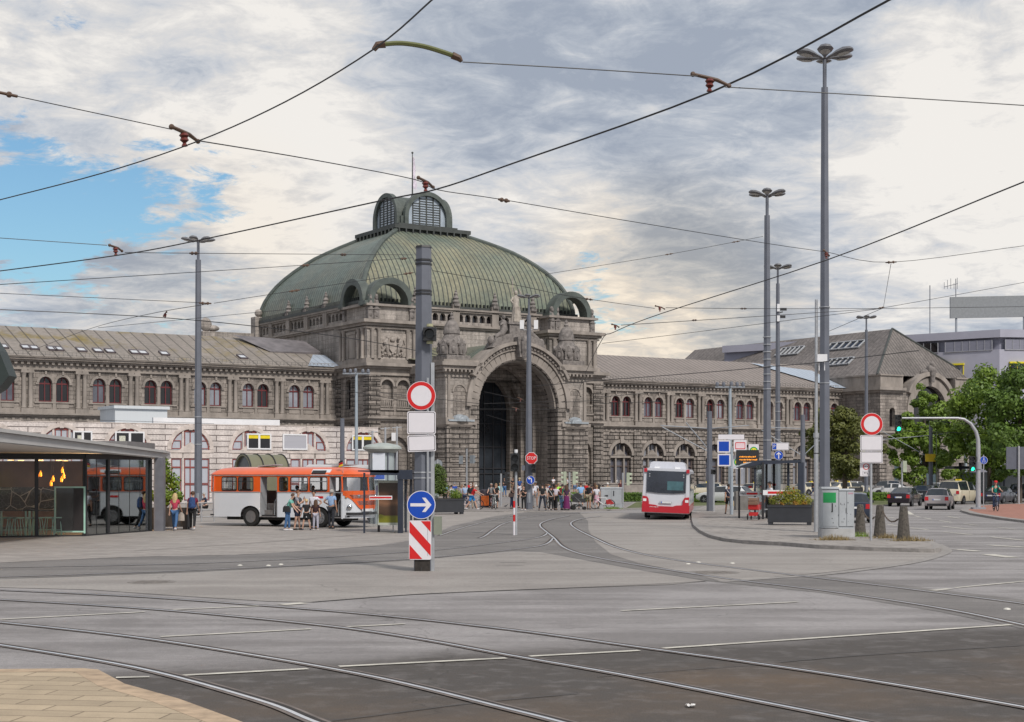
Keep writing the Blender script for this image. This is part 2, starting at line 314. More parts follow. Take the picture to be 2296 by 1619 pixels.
# ================================================================ ground
def ground_mat(name, col, col2, foreground=False, sc1=.25, grain=1.0, crack=True):
 m, nt, b = newmat(name); L = nt.links
 tc = nn(nt, 'ShaderNodeTexCoord'); co = tc.outputs['Object']
 def N(s, d=8, r=.65, st=None, dist=0):
  mp = nn(nt, 'ShaderNodeMapping'); L.new(co, mp.inputs[0])
  if st: mp.inputs['Scale'].default_value = st; mp.inputs['Rotation'].default_value = (0, 0, R(-14))
  n = nn(nt, 'ShaderNodeTexNoise', Scale=s, Detail=d, Roughness=r, Distortion=dist); L.new(mp.outputs[0], n.inputs['Vector']); return n.outputs[0]
 def RG(o, a, z, lo_, hi):
  r = nn(nt, 'ShaderNodeMapRange'); L.new(o, r.inputs[0])
  for i, v in enumerate((a, z, lo_, hi)): r.inputs[i + 1].default_value = v
  return r.outputs[0]
 def MM(op, a, bb):
  n = nn(nt, 'ShaderNodeMath', operation=op)
  for i, q in enumerate((a, bb)):
   if isinstance(q, (int, float)): n.inputs[i].default_value = q
   else: L.new(q, n.inputs[i])
  return n.outputs[0]
 streak = N(.5, 6, .6, (.18, 1.6, 1)); blotch = N(sc1, 9, .7, None, .4); fine = N(9, 5, .7); grn = N(60, 3, .8)
 mx = nn(nt, 'ShaderNodeMix', data_type='RGBA'); L.new(RG(MM('ADD', streak, blotch), .86, 1.12, 0, 1), mx.inputs[0]); mx.inputs[6].default_value = c4(col); mx.inputs[7].default_value = c4(col2)
 f = MM('MULTIPLY', RG(fine, .3, .7, 1 - .2 * grain, 1 + .2 * grain), RG(grn, .25, .75, 1 - .6 * grain, 1 + .6 * grain))
 src = mx.outputs[2]
 if foreground:                    # worn wheel-polished carriageway turning to dark unworn asphalt at the near edge of the junction
  sp = nn(nt, 'ShaderNodeSeparateXYZ'); L.new(co, sp.inputs[0])
  d = MM('SUBTRACT', sp.outputs[1], MM('MULTIPLY', sp.outputs[0], .42))        # distance across the road
  d = MM('ADD', d, MM('MULTIPLY', MM('SUBTRACT', blotch, .5), 3.5))
  k = RG(d, 20.4, 22.6, 1, 0); n = k.node; n.interpolation_type = 'SMOOTHSTEP'
  k = MM('MULTIPLY', k, RG(N(2.5, 6), .25, .5, .6, 1))
  m3 = nn(nt, 'ShaderNodeMix', data_type='RGBA'); L.new(k, m3.inputs[0]); L.new(src, m3.inputs[6]); m3.inputs[7].default_value = (.072, .062, .055, 1); src = m3.outputs[2]
  k2 = RG(d, 17.5, 19.5, 1, 0)
  k2 = MM('MULTIPLY', k2, RG(N(.3, 4, .55), .40, .68, 0, .5))
  m4 = nn(nt, 'ShaderNodeMix', data_type='RGBA'); L.new(k2, m4.inputs[0]); L.new(src, m4.inputs[6]); m4.inputs[7].default_value = (.15, .095, .052, 1); src = m4.outputs[2]
 ms = nn(nt, 'ShaderNodeVectorMath', operation='SCALE'); L.new(src, ms.inputs[0]); L.new(f, ms.inputs['Scale']); src = ms.outputs[0]
 if crack:
  vo = nn(nt, 'ShaderNodeTexVoronoi', feature='DISTANCE_TO_EDGE', Scale=.13); mpv = nn(nt, 'ShaderNodeMapping'); L.new(co, mpv.inputs[0])
  nv_ = nn(nt, 'ShaderNodeTexNoise', Scale=1.2, Detail=4.0); L.new(co, nv_.inputs['Vector']); av = nn(nt, 'ShaderNodeVectorMath', operation='MULTIPLY_ADD'); L.new(nv_.outputs[1], av.inputs[0]); av.inputs[1].default_value = (1, 1, 0); L.new(mpv.outputs[0], av.inputs[2])
  L.new(av.outputs[0], vo.inputs['Vector'])
  ck = RG(vo.outputs[0], .0006, .0022, .74, 1)
  m5 = nn(nt, 'ShaderNodeVectorMath', operation='SCALE'); L.new(src, m5.inputs[0]); L.new(ck, m5.inputs['Scale']); src = m5.outputs[0]
 L.new(src, b.inputs['Base Color']); b.inputs['Roughness'].default_value = .72; b.inputs['Specular IOR Level'].default_value = .35
 L.new(RG(fine, .3, .7, .62, .85), b.inputs['Roughness'])
 bp = nn(nt, 'ShaderNodeBump', Strength=.35, Distance=.01); L.new(grn, bp.inputs['Height']); L.new(bp.outputs[0], b.inputs['Normal'])
 return m
asph = ground_mat('worn_asphalt', (.295, .275, .27), (.19, .175, .17), True)
trk = ground_mat('track_asphalt', (.20, .185, .176), (.15, .138, .131))
conc = ground_mat('light_concrete', (.31, .284, .262), (.245, .222, .205), grain=.8)
gutter = mat('kerb_granite', (.27, .25, .235), .85, .25, 3, bump=.4)
paver = stone('plaza_pavers', (.235, .205, .185), (.14, .12, .105), .6, .3, .012, .12, .2, .5)
grass_m = mat('verge_grass', (.10, .115, .04), .9, .5, 1.5, bump=.5)
redp = mat('red_cycle_asphalt', (.32, .15, .11), .8, .15, 2, bump=.3, bscale=60)
white = mat('road_paint', (.52, .49, .43), .7, .3, 2.5)
railm = mat('rail_steel', (.85, .85, .87), .38, .06, 4, metal=.85)
groove = mat('rail_groove', (.03, .025, .022), .9, .3, 3)
def pave_mat(name, c1, mort, bw, bh, rz, ms=.02):
 m, nt, b = newmat(name); L = nt.links
 tc = nn(nt, 'ShaderNodeTexCoord'); mp = nn(nt, 'ShaderNodeMapping'); mp.inputs['Rotation'].default_value = (0, 0, rz); L.new(tc.outputs['Object'], mp.inputs[0])
 br = nn(nt, 'ShaderNodeTexBrick', Scale=1.0); L.new(mp.outputs[0], br.inputs['Vector']); br.inputs['Brick Width'].default_value = bw; br.inputs['Row Height'].default_value = bh
 br.inputs['Mortar Size'].default_value = ms; br.inputs['Color1'].default_value = c4([c * 1.12 for c in c1]); br.inputs['Color2'].default_value = c4([c * .88 for c in c1]); br.inputs['Mortar'].default_value = c4(mort)
 nz = nn(nt, 'ShaderNodeTexNoise', Scale=1.2, Detail=8.0, Roughness=.7); L.new(tc.outputs['Object'], nz.inputs['Vector'])
 n2 = nn(nt, 'ShaderNodeTexNoise', Scale=40, Detail=3.0, Roughness=.8); L.new(tc.outputs['Object'], n2.inputs['Vector'])
 q = nn(nt, 'ShaderNodeMath', operation='MULTIPLY_ADD'); L.new(n2.outputs[0], q.inputs[0]); q.inputs[1].default_value = .7; L.new(nz.outputs[0], q.inputs[2])
 r = nn(nt, 'ShaderNodeMapRange'); L.new(q.outputs[0], r.inputs[0])
 for i, v in enumerate((.5, 1.2, .72, 1.25)): r.inputs[i + 1].default_value = v
 mx = nn(nt, 'ShaderNodeVectorMath', operation='SCALE'); L.new(br.outputs[0], mx.inputs[0]); L.new(r.outputs[0], mx.inputs['Scale']); L.new(mx.outputs[0], b.inputs['Base Color'])
 b.inputs['Roughness'].default_value = .8
 bp = nn(nt, 'ShaderNodeBump', Strength=.5, Distance=.01); bp.invert = True; L.new(br.outputs['Fac'], bp.inputs['Height']); L.new(bp.outputs[0], b.inputs['Normal'])
 return m
gm = MB(); gm.add([(-900, -60, 0), (900, -60, 0), (900, 1500, 0), (-900, 1500, 0)], [(0, 1, 2, 3)])
o = gm.build('ground', asph, props=(None, None, None, 'structure'))
def sheet(name, pts, z, m, kind='structure', zz=None, extra=None):
 P = [PZ(x, y, z if zz is None else zz) for x, y in pts]
 if extra: P += [Vector((x, y, 0)) for x, y in extra]
 mb = MB(); tr = geometry.tessellate_polygon([[Vector((p.x, p.y, 0)) for p in P]])
 mb.add([(p.x, p.y, z) for p in P], [tuple(t) for t in tr])
 o = mb.build(name, m); tag(o, kind=kind)
 return o
def slab(name, pts, z0, z1, m, mside, kind='structure', kerb=.25, kz=.004):
 """raised island: top sheet, kerb ring and sides, outline given at the top edge"""
 P = [PZ(x, y, z1) for x, y in pts]; c = sum(P, Vector()) / len(P)
 n = len(P)
 area = sum(P[i].x * P[(i + 1) % n].y - P[(i + 1) % n].x * P[i].y for i in range(n))
 sg = 1 if area > 0 else -1
 I = []
 for i, p in enumerate(P):
  a = (P[i] - P[i - 1]).to_2d().normalized(); b_ = (P[(i + 1) % n] - P[i]).to_2d().normalized()
  nrm = Vector((-(a.y + b_.y), a.x + b_.x));
  if nrm.length < 1e-5: nrm = Vector((-a.y, a.x))
  nrm.normalize(); I.append(Vector((p.x + sg * nrm.x * kerb, p.y + sg * nrm.y * kerb, z1)))
 mb = MB(); tr = geometry.tessellate_polygon([[Vector((p.x, p.y, 0)) for p in I]])
 mb.add([(p.x, p.y, z1 - .002) for p in I], [tuple(t) for t in tr], 0)
 vs = [(p.x, p.y, z0) for p in P] + [(p.x, p.y, z1) for p in P] + [(p.x, p.y, z1) for p in I]
 fs = [(i, (i + 1) % n, n + (i + 1) % n, n + i) for i in range(n)] + [(n + i, n + (i + 1) % n, 2 * n + (i + 1) % n, 2 * n + i) for i in range(n)]
 mb.add(vs, fs, 1)
 o = mb.build(name, [m, mside]); tag(o, kind=kind); return o
def spline(pts, k=6):
 P = [Vector(p) for p in pts]; out = []
 for i in range(len(P) - 1):
  p0, p1, p2, p3 = P[max(i - 1, 0)], P[i], P[i + 1], P[min(i + 2, len(P) - 1)]
  for j in range(k):
   t = j / k; out.append(.5 * ((2 * p1) + (-p0 + p2) * t + (2 * p0 - 5 * p1 + 4 * p2 - p3) * t * t + (-p0 + 3 * p1 - 3 * p2 + p3) * t ** 3))
 out.append(P[-1]); return out
def strip(mb, pts, wd, z, mi=0, off=0.0):
 n = len(pts); vs = []
 for i, p in enumerate(pts):
  d = (pts[min(i + 1, n - 1)] - pts[max(i - 1, 0)]).to_2d().normalized(); q = Vector((-d.y, d.x))
  for s in (-.5, .5): vs.append((p.x + q.x * (wd * s + off), p.y + q.y * (wd * s + off), z))
 mb.add(vs, [(2 * i, 2 * i + 1, 2 * i + 3, 2 * i + 2) for i in range(n - 1)], mi)
# plaza and lighter concrete surfaces
sheet('plaza_paving', [(-500, 1262), (0, 1262), (300, 1248), (550, 1243), (850, 1223), (960, 1205), (1010, 1180), (1105, 1158), (1200, 1146), (1150, 1141), (960, 1137), (500, 1120), (-500, 1120)], .004,
      pave_mat('plaza_slabs', (.295, .266, .245), (.2, .178, .16), .9, .45, R(12), .012))
sheet('tram_lane', [(-500, 1264), (0, 1263), (300, 1249), (550, 1244), (850, 1224), (958, 1207), (1010, 1181), (1107, 1158), (1205, 1146), (1330, 1150), (1330, 1168), (1337, 1185), (1400, 1222), (1520, 1250), (1720, 1276), (1960, 1304), (2296, 1345), (2296, 1410), (2100, 1370), (1850, 1330), (1590, 1303), (1448, 1280), (1298, 1253), (1213, 1237), (1148, 1235), (925, 1256), (500, 1279), (0, 1298), (-500, 1312)], .005, trk)
sheet('concrete_apron', [(-400, 1301), (0, 1299), (500, 1280), (925, 1257), (1148, 1236.5), (1213, 1238), (1298, 1254), (1448, 1281), (1583, 1303), (1498, 1310.6), (1148, 1323), (925, 1333), (700, 1350), (600, 1348), (400, 1335.6), (200, 1322), (0, 1317), (-400, 1312)], .009, conc)
sheet('bus_lane', [(1300, 1150), (1560, 1150), (1552, 1180), (1600, 1207), (1670, 1220), (1840, 1231), (2095, 1236), (2112, 1232), (2095, 1247), (2010, 1265), (1840, 1285), (1700, 1296), (1615, 1303), (1570, 1290), (1430, 1262), (1370, 1243), (1335, 1215), (1320, 1190), (1318, 1168)], .009, conc)
# kerb flare round the tip of the island
mb = MB(); kp = spline([PZ(x, y, .012) for x, y in ((2100, 1220), (2122, 1232), (2110, 1243), (2050, 1260), (1950, 1275), (1840, 1288), (1700, 1298), (1615, 1304))], 5)
strip(mb, kp, .34, .013); o = mb.build('kerb_strip', gutter, props=(None, None, None, 'structure'))
# islands
isl = [(1550, 1151), (1551, 1165), (1555, 1177), (1570, 1189), (1591, 1199), (1625, 1207), (1665, 1211), (1755, 1215.5), (1837, 1222), (1960, 1227), (2060, 1230), (2095, 1230.5), (2109, 1227), (2108, 1221), (2093, 1214), (2037, 1208), (1985, 1200), (1935, 1190), (1880, 1175), (1846, 1160), (1800, 1147), (1760, 1139), (1700, 1133), (1640, 1131), (1580, 1135), (1555, 1143)]
slab('pavement', isl, -.05, .13, pave_mat('island_slabs', (.29, .262, .24), (.13, .115, .105), 1.6, .8, R(-8), .03), gutter)
slab('cycle_path', [(2153, 1143.5), (2177, 1150.5), (2237, 1160), (2300, 1167.5), (2420, 1176), (2600, 1176), (2600, 1130), (2420, 1130), (2300, 1129), (2240, 1130), (2190, 1133), (2161, 1139)], -.05, .12, redp, gutter, kerb=.5)
slab('street_corner', [(-300, 1498), (0, 1500), (185, 1498), (220, 1501), (280, 1533), (400, 1566), (532, 1614), (700, 1680), (-300, 1800)], -.02, .05, pave_mat('yellow_pavers', (.40, .315, .215), (.19, .145, .095), .95, .36, R(8), .012), mat('kerb_sandstone', (.42, .31, .21), .85, .3, 4, bump=.3, bscale=50), kerb=.32)
slab('crossing_island', [(930, 1141), (1010, 1144.5), (1130, 1146.5), (1300, 1145.5), (1400, 1142), (1450, 1139), (1440, 1134), (1300, 1130), (1000, 1126), (930, 1130)], -.02, .06, pave_mat('crossing_slabs', (.24, .215, .2), (.14, .12, .11), 1, .5, R(20), .02), gutter)
# green verge between the carriageways
slab('verge', [(1400, 1139.5), (1440, 1138.5), (1560, 1134.5), (1720, 1129), (1850, 1133), (1990, 1131.5), (2015, 1129), (2000, 1123), (1850, 1119), (1600, 1119), (1420, 1126)], -.02, .08, grass_m, gutter)
# road markings, one painted mark each
zc = lambda x, y: ((3200 + x / 2.87) / 1.742, (1750 + y / 2.87) / 1.742)
dashes = [((0, 1390), (325, 1373), .12), ((388, 1368), (580, 1360), .12), ((630, 1357), (683, 1353), .3), ((360, 1429), (698, 1411.5), .12), ((773, 1407), (908, 1400), .12), ((260, 1521), (335, 1519), .12),
 ((409, 1516), (690, 1501), .13), ((760, 1496), (1135, 1477), .13), ((1188, 1473), (1433, 1460), .13), ((1488, 1455), (2268, 1402), .13), ((1393, 1370.6), (1788, 1350.6), .12), ((1663, 1300), (1808, 1291), .14), ((2090, 1325), (2130, 1321), .2), ((2140, 1319), (2310, 1303), .12)]
for a, b, wd in (((760, 775), (850, 790), .14), ((1065, 762), (1125, 775), .14), ((1175, 785), (1265, 802), .14), ((1350, 815), (1480, 837), .14), ((1435, 768), (1570, 790), .14), ((1620, 852), (1775, 868), .14), ((1980, 890), (2205, 913), .14), ((1375, 880), (1700, 915), .2),
 ((1400, 943), (1715, 975), .18), ((1010, 896), (1220, 918), .18), ((750, 855), (865, 872), .18), ((1545, 1140), (1780, 1160), .35), ((1885, 1195), (2170, 1230), .45), ((1925, 1000), (2296, 1037), .2), ((1900, 1092), (2310, 1115), .3), ((980, 712), (1040, 750), .3)):
 dashes.append((zc(*a), zc(*b), wd))
road_marks = []
for a, b, wd in dashes:
 mb = MB(); p, q = G(*a), G(*b); strip(mb, [p + (q - p) * t for t in (0, .25, .5, .75, 1)], wd, .0125); o = mb.build('lane_marking', white); tag(o, kind='structure')
# rails: polished head, dark flange groove beside it
rails = [[(-150, 1319), (0, 1324.5), (290, 1338), (574, 1358), (850, 1381), (1148, 1414), (1398, 1448), (1722, 1493), (1998, 1535.6), (2296, 1588), (2500, 1626)],
 [(-150, 1338), (0, 1345.6), (350, 1368), (700, 1401), (920, 1431), (1148, 1472), (1398, 1515.6), (1722, 1579), (1923, 1619), (2100, 1655)],
 [(-150, 1386), (0, 1397), (300, 1430), (574, 1472), (850, 1522), (1148, 1594), (1248, 1619), (1400, 1660)], [(-150, 1427), (0, 1448), (300, 1498), (574, 1570.6), (700, 1619), (820, 1665)],
 [(1275, 1157), (1240, 1164), (1216, 1172), (1211, 1180), (1224, 1192), (1241, 1205.6), (1268, 1230), (1348, 1253), (1598, 1294), (1848, 1325.6), (2098, 1363), (2296, 1403), (2450, 1440)],
 [(1345, 1158), (1303, 1164), (1281, 1172), (1287, 1183), (1327, 1204), (1388, 1230), (1498, 1254), (1698, 1280.6), (1948, 1310.6), (2296, 1355), (2450, 1378)],
 [(987, 1201), (1037, 1184), (1107, 1166), (1167, 1156), (1300, 1150)], [(1075, 1207), (1088, 1202), (1107, 1188), (1137, 1172), (1207, 1157), (1320, 1151)],
 [(-200, 1300), (0, 1295), (500, 1277), (925, 1254), (1148, 1233), (1220, 1222), (1240, 1208)], [(-200, 1278), (0, 1274), (500, 1262), (925, 1238), (1060, 1225), (1200, 1207), (1228, 1196)]]
for i, r in enumerate(rails):
 pts = spline([G(*q) for q in r], 6); mb = MB()
 strip(mb, pts, .24, .0135, 1, .03); strip(mb, pts, .06, .0175, 0, -.0); strip(mb, pts, .065, .0155, 2, .07)
 o = mb.build('tram_rail', [railm, mat('rail_edge', (.16, .13, .115), .7, .3, 3), groove]); tag(o, kind='structure')
# tar joints and sealed seams in the paving
tar = mat('tar_joint', (.05, .045, .042), .6, .5, 5); pale = mat('worn_concrete_edge', (.33, .30, .27), .8, .3, 4)
for pts, wd, m_ in (([(1750, 1486), (1900, 1473), (2080, 1461), (2296, 1448)], .035, tar), ([(640, 1630), (850, 1605), (1060, 1578), (1300, 1556)], .03, tar), ([(1700, 1492), (1500, 1506), (1340, 1519)], .025, tar),
 ([(0, 1299.5), (240, 1291), (500, 1280.5), (700, 1269)], .05, tar), ([(1148, 1324), (925, 1334), (700, 1351)], .07, tar), ([(1583, 1304), (1400, 1314), (1148, 1324)], .05, tar), ([(0, 1262), (300, 1249), (550, 1243.5), (850, 1223.5)], .09, pale),
 ([(1210, 1237), (1320, 1232), (1340, 1229)], .05, pale), ([(1218, 1243), (1325, 1238)], .05, pale), ([(1120, 1262), (1180, 1262)], .06, tar), ([(1110, 1268), (1175, 1269)], .06, tar), ([(300, 1236), (420, 1228), (600, 1216), (800, 1200)], .05, tar), ([(1330, 1181), (1390, 1180)], .04, tar)):
 mb = MB(); strip(mb, spline([G(*q) for q in pts], 5), wd, .0122); o = mb.build('paving_joint', m_); tag(o, kind='structure')
# kerb covers and small metal reflectors in the roadway
def small(name, pxy, fn, label, cat, group, m):
 p = G(*pxy); mb = MB(Matrix.Translation(p)); fn(mb); return mb.build(name, m, props=(label, cat, group, None))
for x, y in ((410, 1271), (532, 1266), (553, 1263)):
 pass
stud = mat('pale_stud', (.6, .58, .52), .5)
for px, py, lb in ((538, 1268.5, 'small white road stud farthest left in the left tram lane'), (602, 1269, 'middle one of three white road studs left of the big pole'), (630, 1266.5, 'white road stud nearest the big pole on the tram lane'),
                   (1543, 1265.5, 'left of three white road studs ahead of the bus lane'), (1566, 1262, 'middle of three white road studs ahead of the bus lane'), (1642, 1264, 'right one of three white road studs ahead of the bus lane'), (2098 + 160, 1367, 'white road stud at the right end of the near tram track')):
 small('road_stud', (px, py), lambda mb: mb.lathe([(.07, .005), (.06, .025), (.02, .035), (.001, .035)], n=10), lb, 'road stud', 'white studs between the tram rails', stud)
for px, py, r_, lb in ((836 + 720, 1283 - 0, .0, None),): pass
mh = mat('cast_iron_cover', (.2, .18, .165), .7, .4, 6, bump=.6)
for px, py, rr, lb in ((1600, 1284.5, .65, 'round manhole cover in the tram lane by the light concrete'), (340, 1306, .55, 'worn manhole cover in the pale concrete at the left')):
 small('manhole_cover', (px, py), lambda mb: (mb.lathe([(rr, .011), (rr, .016), (rr * .86, .017), (rr * .84, .013), (.001, .013)], n=24), [mb.bx(-rr * .7, rr * .7, t - .02, t + .02, .013, .019) for t in (-.3, -.15, 0, .15, .3)]), lb, 'manhole cover', None, mh)
def crumple(mb):
 random.seed(5); n = 9
 mb.add([(-.05 + .1 * i / n + random.uniform(-.01, .01), -.06 + .12 * j / 4, .015 + random.uniform(0, .02)) for i in range(n + 1) for j in range(5)], [(i * 5 + j, i * 5 + j + 1, i * 5 + j + 6, i * 5 + j + 5) for i in range(n) for j in range(4)])
small('litter', (1549, 1586), crumple, 'crumpled white scrap of paper on the dark asphalt', 'litter', None, mat('paper', (.7, .68, .66), .8))
# ================================================================ railway station (local frame: x along the front, y into the building)
ST = thing('station_building', 'huge grey-brown sandstone railway station with green copper dome and arched portal', 'station', L2W(0, 0, 0), TH)
redf = mat('oxblood_frame', (.13, .022, .026), .5, .15, 5)
wglass = mat('window_glass', (.10, .10, .125), .06, .5, .35, spec=.9)
wglass2 = mat('window_glass_dark', (.014, .012, .014), .08, .4, .5, spec=.7)
curt = mat('curtained_glass', (.26, .27, .31), .15, .2, .8, spec=.8)
dark = mat('dark_void', (.012, .011, .011), .9, .2)
copper = seam('green_copper', (.13, .158, .125), 0, .62, (.03, .037, .034), .25, .5, ((.23, .215, .14), (.36, .58, 0, .9)), .13)
copper_y = seam('green_copper_side', (.13, .16, .138), 1, .62, (.03, .045, .035), .3, .5, ((.19, .175, .13), (.42, .62, 0, .8)), .12)
copper_p = mat('copper_trim', (.08, .094, .085), .55, .3, 1.2)
copper_d = mat('dark_lead', (.05, .055, .052), .6, .3, 1.2)
roofm = seam('zinc_roof', (.235, .2, .18), 0, .85, (.07, .058, .052), .14, .6, None, .14)
roofl = seam('mossy_zinc_roof', (.235, .205, .18), 0, 1.35, (.07, .06, .05), .2, .6, ((.19, .14, .03), (.50, .62, 0, .9)), .14)
bluezinc = seam('new_zinc_roof', (.36, .41, .48), 0, .8, (.2, .22, .26), .1, .4, None, .08)
slate = seam('weathered_hip_roof', (.15, .132, .122), 0, .6, (.05, .045, .042), .35, .7, ((.3, .3, .31), (.58, .66, 0, .7)), .12)
P = ST
def win2(ca, zs, zh, r, y, lit=0, name='window'):
 """small arched window: frame with its pane as sub-part"""
 f = MB(); f.bx(ca - r, ca - r + .09, y - .06, y + .06, zs, zh); f.bx(ca + r - .09, ca + r, y - .06, y + .06, zs, zh); f.bx(ca - r + .09, ca + r - .09, y - .06, y + .06, zs, zs + .1)
 f.bx(ca - .05, ca + .05, y - .06, y + .05, zs + .1, zh + r - .05); f.bx(ca - r + .09, ca - .05, y - .05, y + .05, zh - .12, zh + .03); f.bx(ca + .05, ca + r - .09, y - .05, y + .05, zh - .12, zh + .03)
 f.archring(ca, zh, r - .09, r, y - .06, y + .06, 10)
 o = f.build(name, redf, P)
 g = MB(); g.extxz(archpoly(ca, zs, zh, r, 8), y + .02, y + .04); g.build('pane', (wglass, curt, wglass2)[lit], o)
def bigwin(ca, z0, zs, r, y, fm, gm_, name='window'):
 """large arched three-light window with pediment inside a ground floor arch"""
 f = MB(); m = .12
 for x in (-r + .1, -r * .40, r * .40, r - .1): f.bx(ca + x - .08, ca + x + .08, y - .08, y + .06, z0, zs + math.sqrt(max(r * r - x * x, 0)) * .98)
 f.bx(ca - r, ca + r, y - .12, y + .08, zs - .55, zs - .1); f.bx(ca - r, ca + r, y - .1, y + .08, z0 + (zs - z0) * .62, z0 + (zs - z0) * .62 + .15)
 f.archring(ca, zs, r - .14, r, y - .08, y + .08, 12); f.bx(ca - .04, ca + .04, y - .06, y + .05, zs, zs + r)
 o = f.build(name, fm, P)
 g = MB(); g.extxz(archpoly(ca, z0, zs, r - .02, 12), y + .05, y + .08); g.build('pane', gm_, o)
 return o
def wing(xs0, xs1, b, bays, first, pitch, half):
 """two storey arcaded wing"""
 W = MB(); up = []; lo = []
 for c in bays:
  for s in (-.87, .87): up.append(archpoly(c + s, 9.75, 11.65, .66, 8))
  lo.append(archpoly(c, 1.0, 4.75, 1.62, 12))
 W.wall([(xs0, 8.7), (xs1, 8.7), (xs1, 12.95), (xs0, 12.95)], up, b, .45)
 W.build('wall', stone_d, P)
 W = MB(); W.wall([(xs0, 0), (xs1, 0), (xs1, 7.7), (xs0, 7.7)], lo, b + .02, .7); W.build('wall', stone_r, P)
 T = MB()
 T.bx(xs0, xs1, b - .35, b + .5, 8.22, 8.42); T.bx(xs0, xs1, b - .6, b + .5, 8.42, 8.6); T.bx(xs0, xs1, b - .12, b + .4, 7.7, 8.22)   # belt course
 T.bx(xs0, xs1, b - .2, b + .4, 8.6, 9.0)
 T.bx(xs0, xs1, b - .25, b + .5, 12.95, 13.1); T.bx(xs0, xs1, b - .15, b + .5, 13.1, 13.75); T.bx(xs0, xs1, b - .55, b + .5, 13.75, 13.95); T.bx(xs0, xs1, b - .85, b + .5, 13.95, 14.15); T.bx(xs0, xs1, b - 1.0, b + .5, 14.15, 14.28)
 k = xs0 + .3
 while k < xs1: T.bx(k, k + .28, b - .5, b - .1, 13.5, 13.75); k += .62                    # modillions
 k = xs0 + .4
 while k < xs1: T.bx(k, k + .3, b - .2, b - .1, 7.78, 8.15); k += .75
 for c in bays:
  for s in (-.87, .87):
   T.archring(c + s, 11.65, .66, .9, b - .14, b + .05, 10); T.bx(c + s - .62, c + s + .62, b - .05, b + .02, 9.12, 9.6); T.bx(c + s - .1, c + s + .1, b - .22, b + .05, 12.5, 12.85)
  T.bx(c - .16, c + .16, b - .12, b + .1, 9.0, 11.6); T.bx(c - 2.0, c + 2.0, b - .14, b + .05, 9.6, 9.75)
  T.bx(c - 1.85, c - 1.53, b - .12, b + .06, 11.5, 11.66); T.bx(c + 1.53, c + 1.85, b - .12, b + .06, 11.5, 11.66)
  T.archring(c, 4.75, 1.64, 2.05, b - .18, b + .1, 14); T.extxz([(c - .2, 6.3), (c + .2, 6.3), (c + .32, 7.2), (c - .32, 7.2)], b - .3, b + .05)
  T.extxz([(c - .95, 4.75), (c + .95, 4.75), (c, 5.5)], b + .12, b + .55); T.extxz([(c - .6, 4.9), (c + .6, 4.9), (c, 5.35)], b + .08, b + .2); T.bx(c - 1.9, c + 1.9, b + .1, b + .6, 4.45, 4.7)
  T.bx(c - .75, c - .55, b + .2, b + .6, 1, 6.05); T.bx(c + .55, c + .75, b + .2, b + .6, 1, 6.05)
 T.bx(xs0, xs1, b - .25, b + .1, 0, 1.0)
 T.build('trim', stone_p, P)
 for c in bays:
  for s in (-.87, .87):
   win2(c + s, 9.77, 11.65, .64, b + .36, random.choice((0, 0, 1, 2, 2, 1)))
  bigwin(c, 1.0, 4.75, 1.6, b + .55, mat('grey_frame', (.1, .075, .07), .7), random.choice((wglass2, wglass, curt)) if xs0 > 0 else curt)
 # paired half columns with their pedestals, rusticated piers below
 for c in [bays[0] - pitch / 2] + [q + pitch / 2 for q in bays]:
  if c < xs0 + .2 or c > xs1 - .2: continue
  C = MB()
  for s in (-.33, .33): C.lathe([(.27, 9.05), (.3, 9.15), (.22, 9.3), (.235, 10.2), (.2, 12.3), (.22, 12.4), (.3, 12.62)], (c + s, b - .2, 0), 10)
  C.bx(c - .66, c + .66, b - .5, b + .05, 8.6, 9.05); C.bx(c - .66, c + .66, b - .48, b + .05, 12.62, 12.82)
  for s in (-.33, .33): C.bx(c + s - .3, c + s + .3, b - .46, b, 12.78, 12.95)
  C.build('column', stone_p, P, smooth=True)
  Q = MB(); zq = 1.0
  while zq < 7.6: Q.bx(c - .62, c + .62, b - .22, b + .1, zq, zq + .47); zq += .53
  Q.build('pier', stone_r, P)
Rb = [24.45 + 5.2 * k for k in range(8)]; Lb = [-19.9 - 5.49 * k for k in range(11)]
wing(15.5, 63.2, 14.0, Rb, 0, 5.2, 1)
wing(-79, -15.5, 14.0, Lb[::-1], 0, 5.49, 1)
rf = MB(); rf.add([(15.5, 12.95, 14.25), (66, 12.95, 14.25), (66, 23, 18.3), (15.5, 23, 18.3), (15.5, 33, 14.2), (66, 33, 14.2)], [(0, 1, 2, 3), (3, 2, 5, 4)])
rr_ = rf.build('roof', roofm, P)
for i in range(24):
 t = .15 + .7 * (i % 3 == 0)
rf = MB(); rf.add([(-82, 12.95, 14.25), (-15.5, 12.95, 14.25), (-15.5, 23, 18.1), (-82, 23, 18.1), (-82, 33, 14.2), (-15.5, 33, 14.2)], [(0, 1, 2, 3), (3, 2, 5, 4)])
rl_ = rf.build('roof', roofl, P)
sl = Vector((0, 10.05, 3.85)).normalized(); sn = Vector((0, -3.85, 10.05)).normalized()
def skylight(a, t, w_, h_, open_=True):
 base = Vector((a, 12.95, 14.25)) + sl * t
 X = Matrix.Translation(base) @ Matrix([(1, 0, 0, 0), (0, sl.y, sn.y, 0), (0, sl.z, sn.z, 0), (0, 0, 0, 1)])
 f = MB(X); f.bx(-w_ / 2, -w_ / 2 + .08, 0, h_, .02, .2); f.bx(w_ / 2 - .08, w_ / 2, 0, h_, .02, .2); f.bx(-w_ / 2, w_ / 2, 0, .08, .02, .2); f.bx(-w_ / 2, w_ / 2, h_ - .08, h_, .02, .2)
 o = f.build('skylight', mat('skylight_frame', (.12, .1, .11), .5), P)
 g = MB(X); g.bx(-w_ / 2 + .08, w_ / 2 - .08, .08, h_ - .08, .08, .12); g.build('pane', mat('skylight_glass', (.55, .57, .6), .1, .1), o)
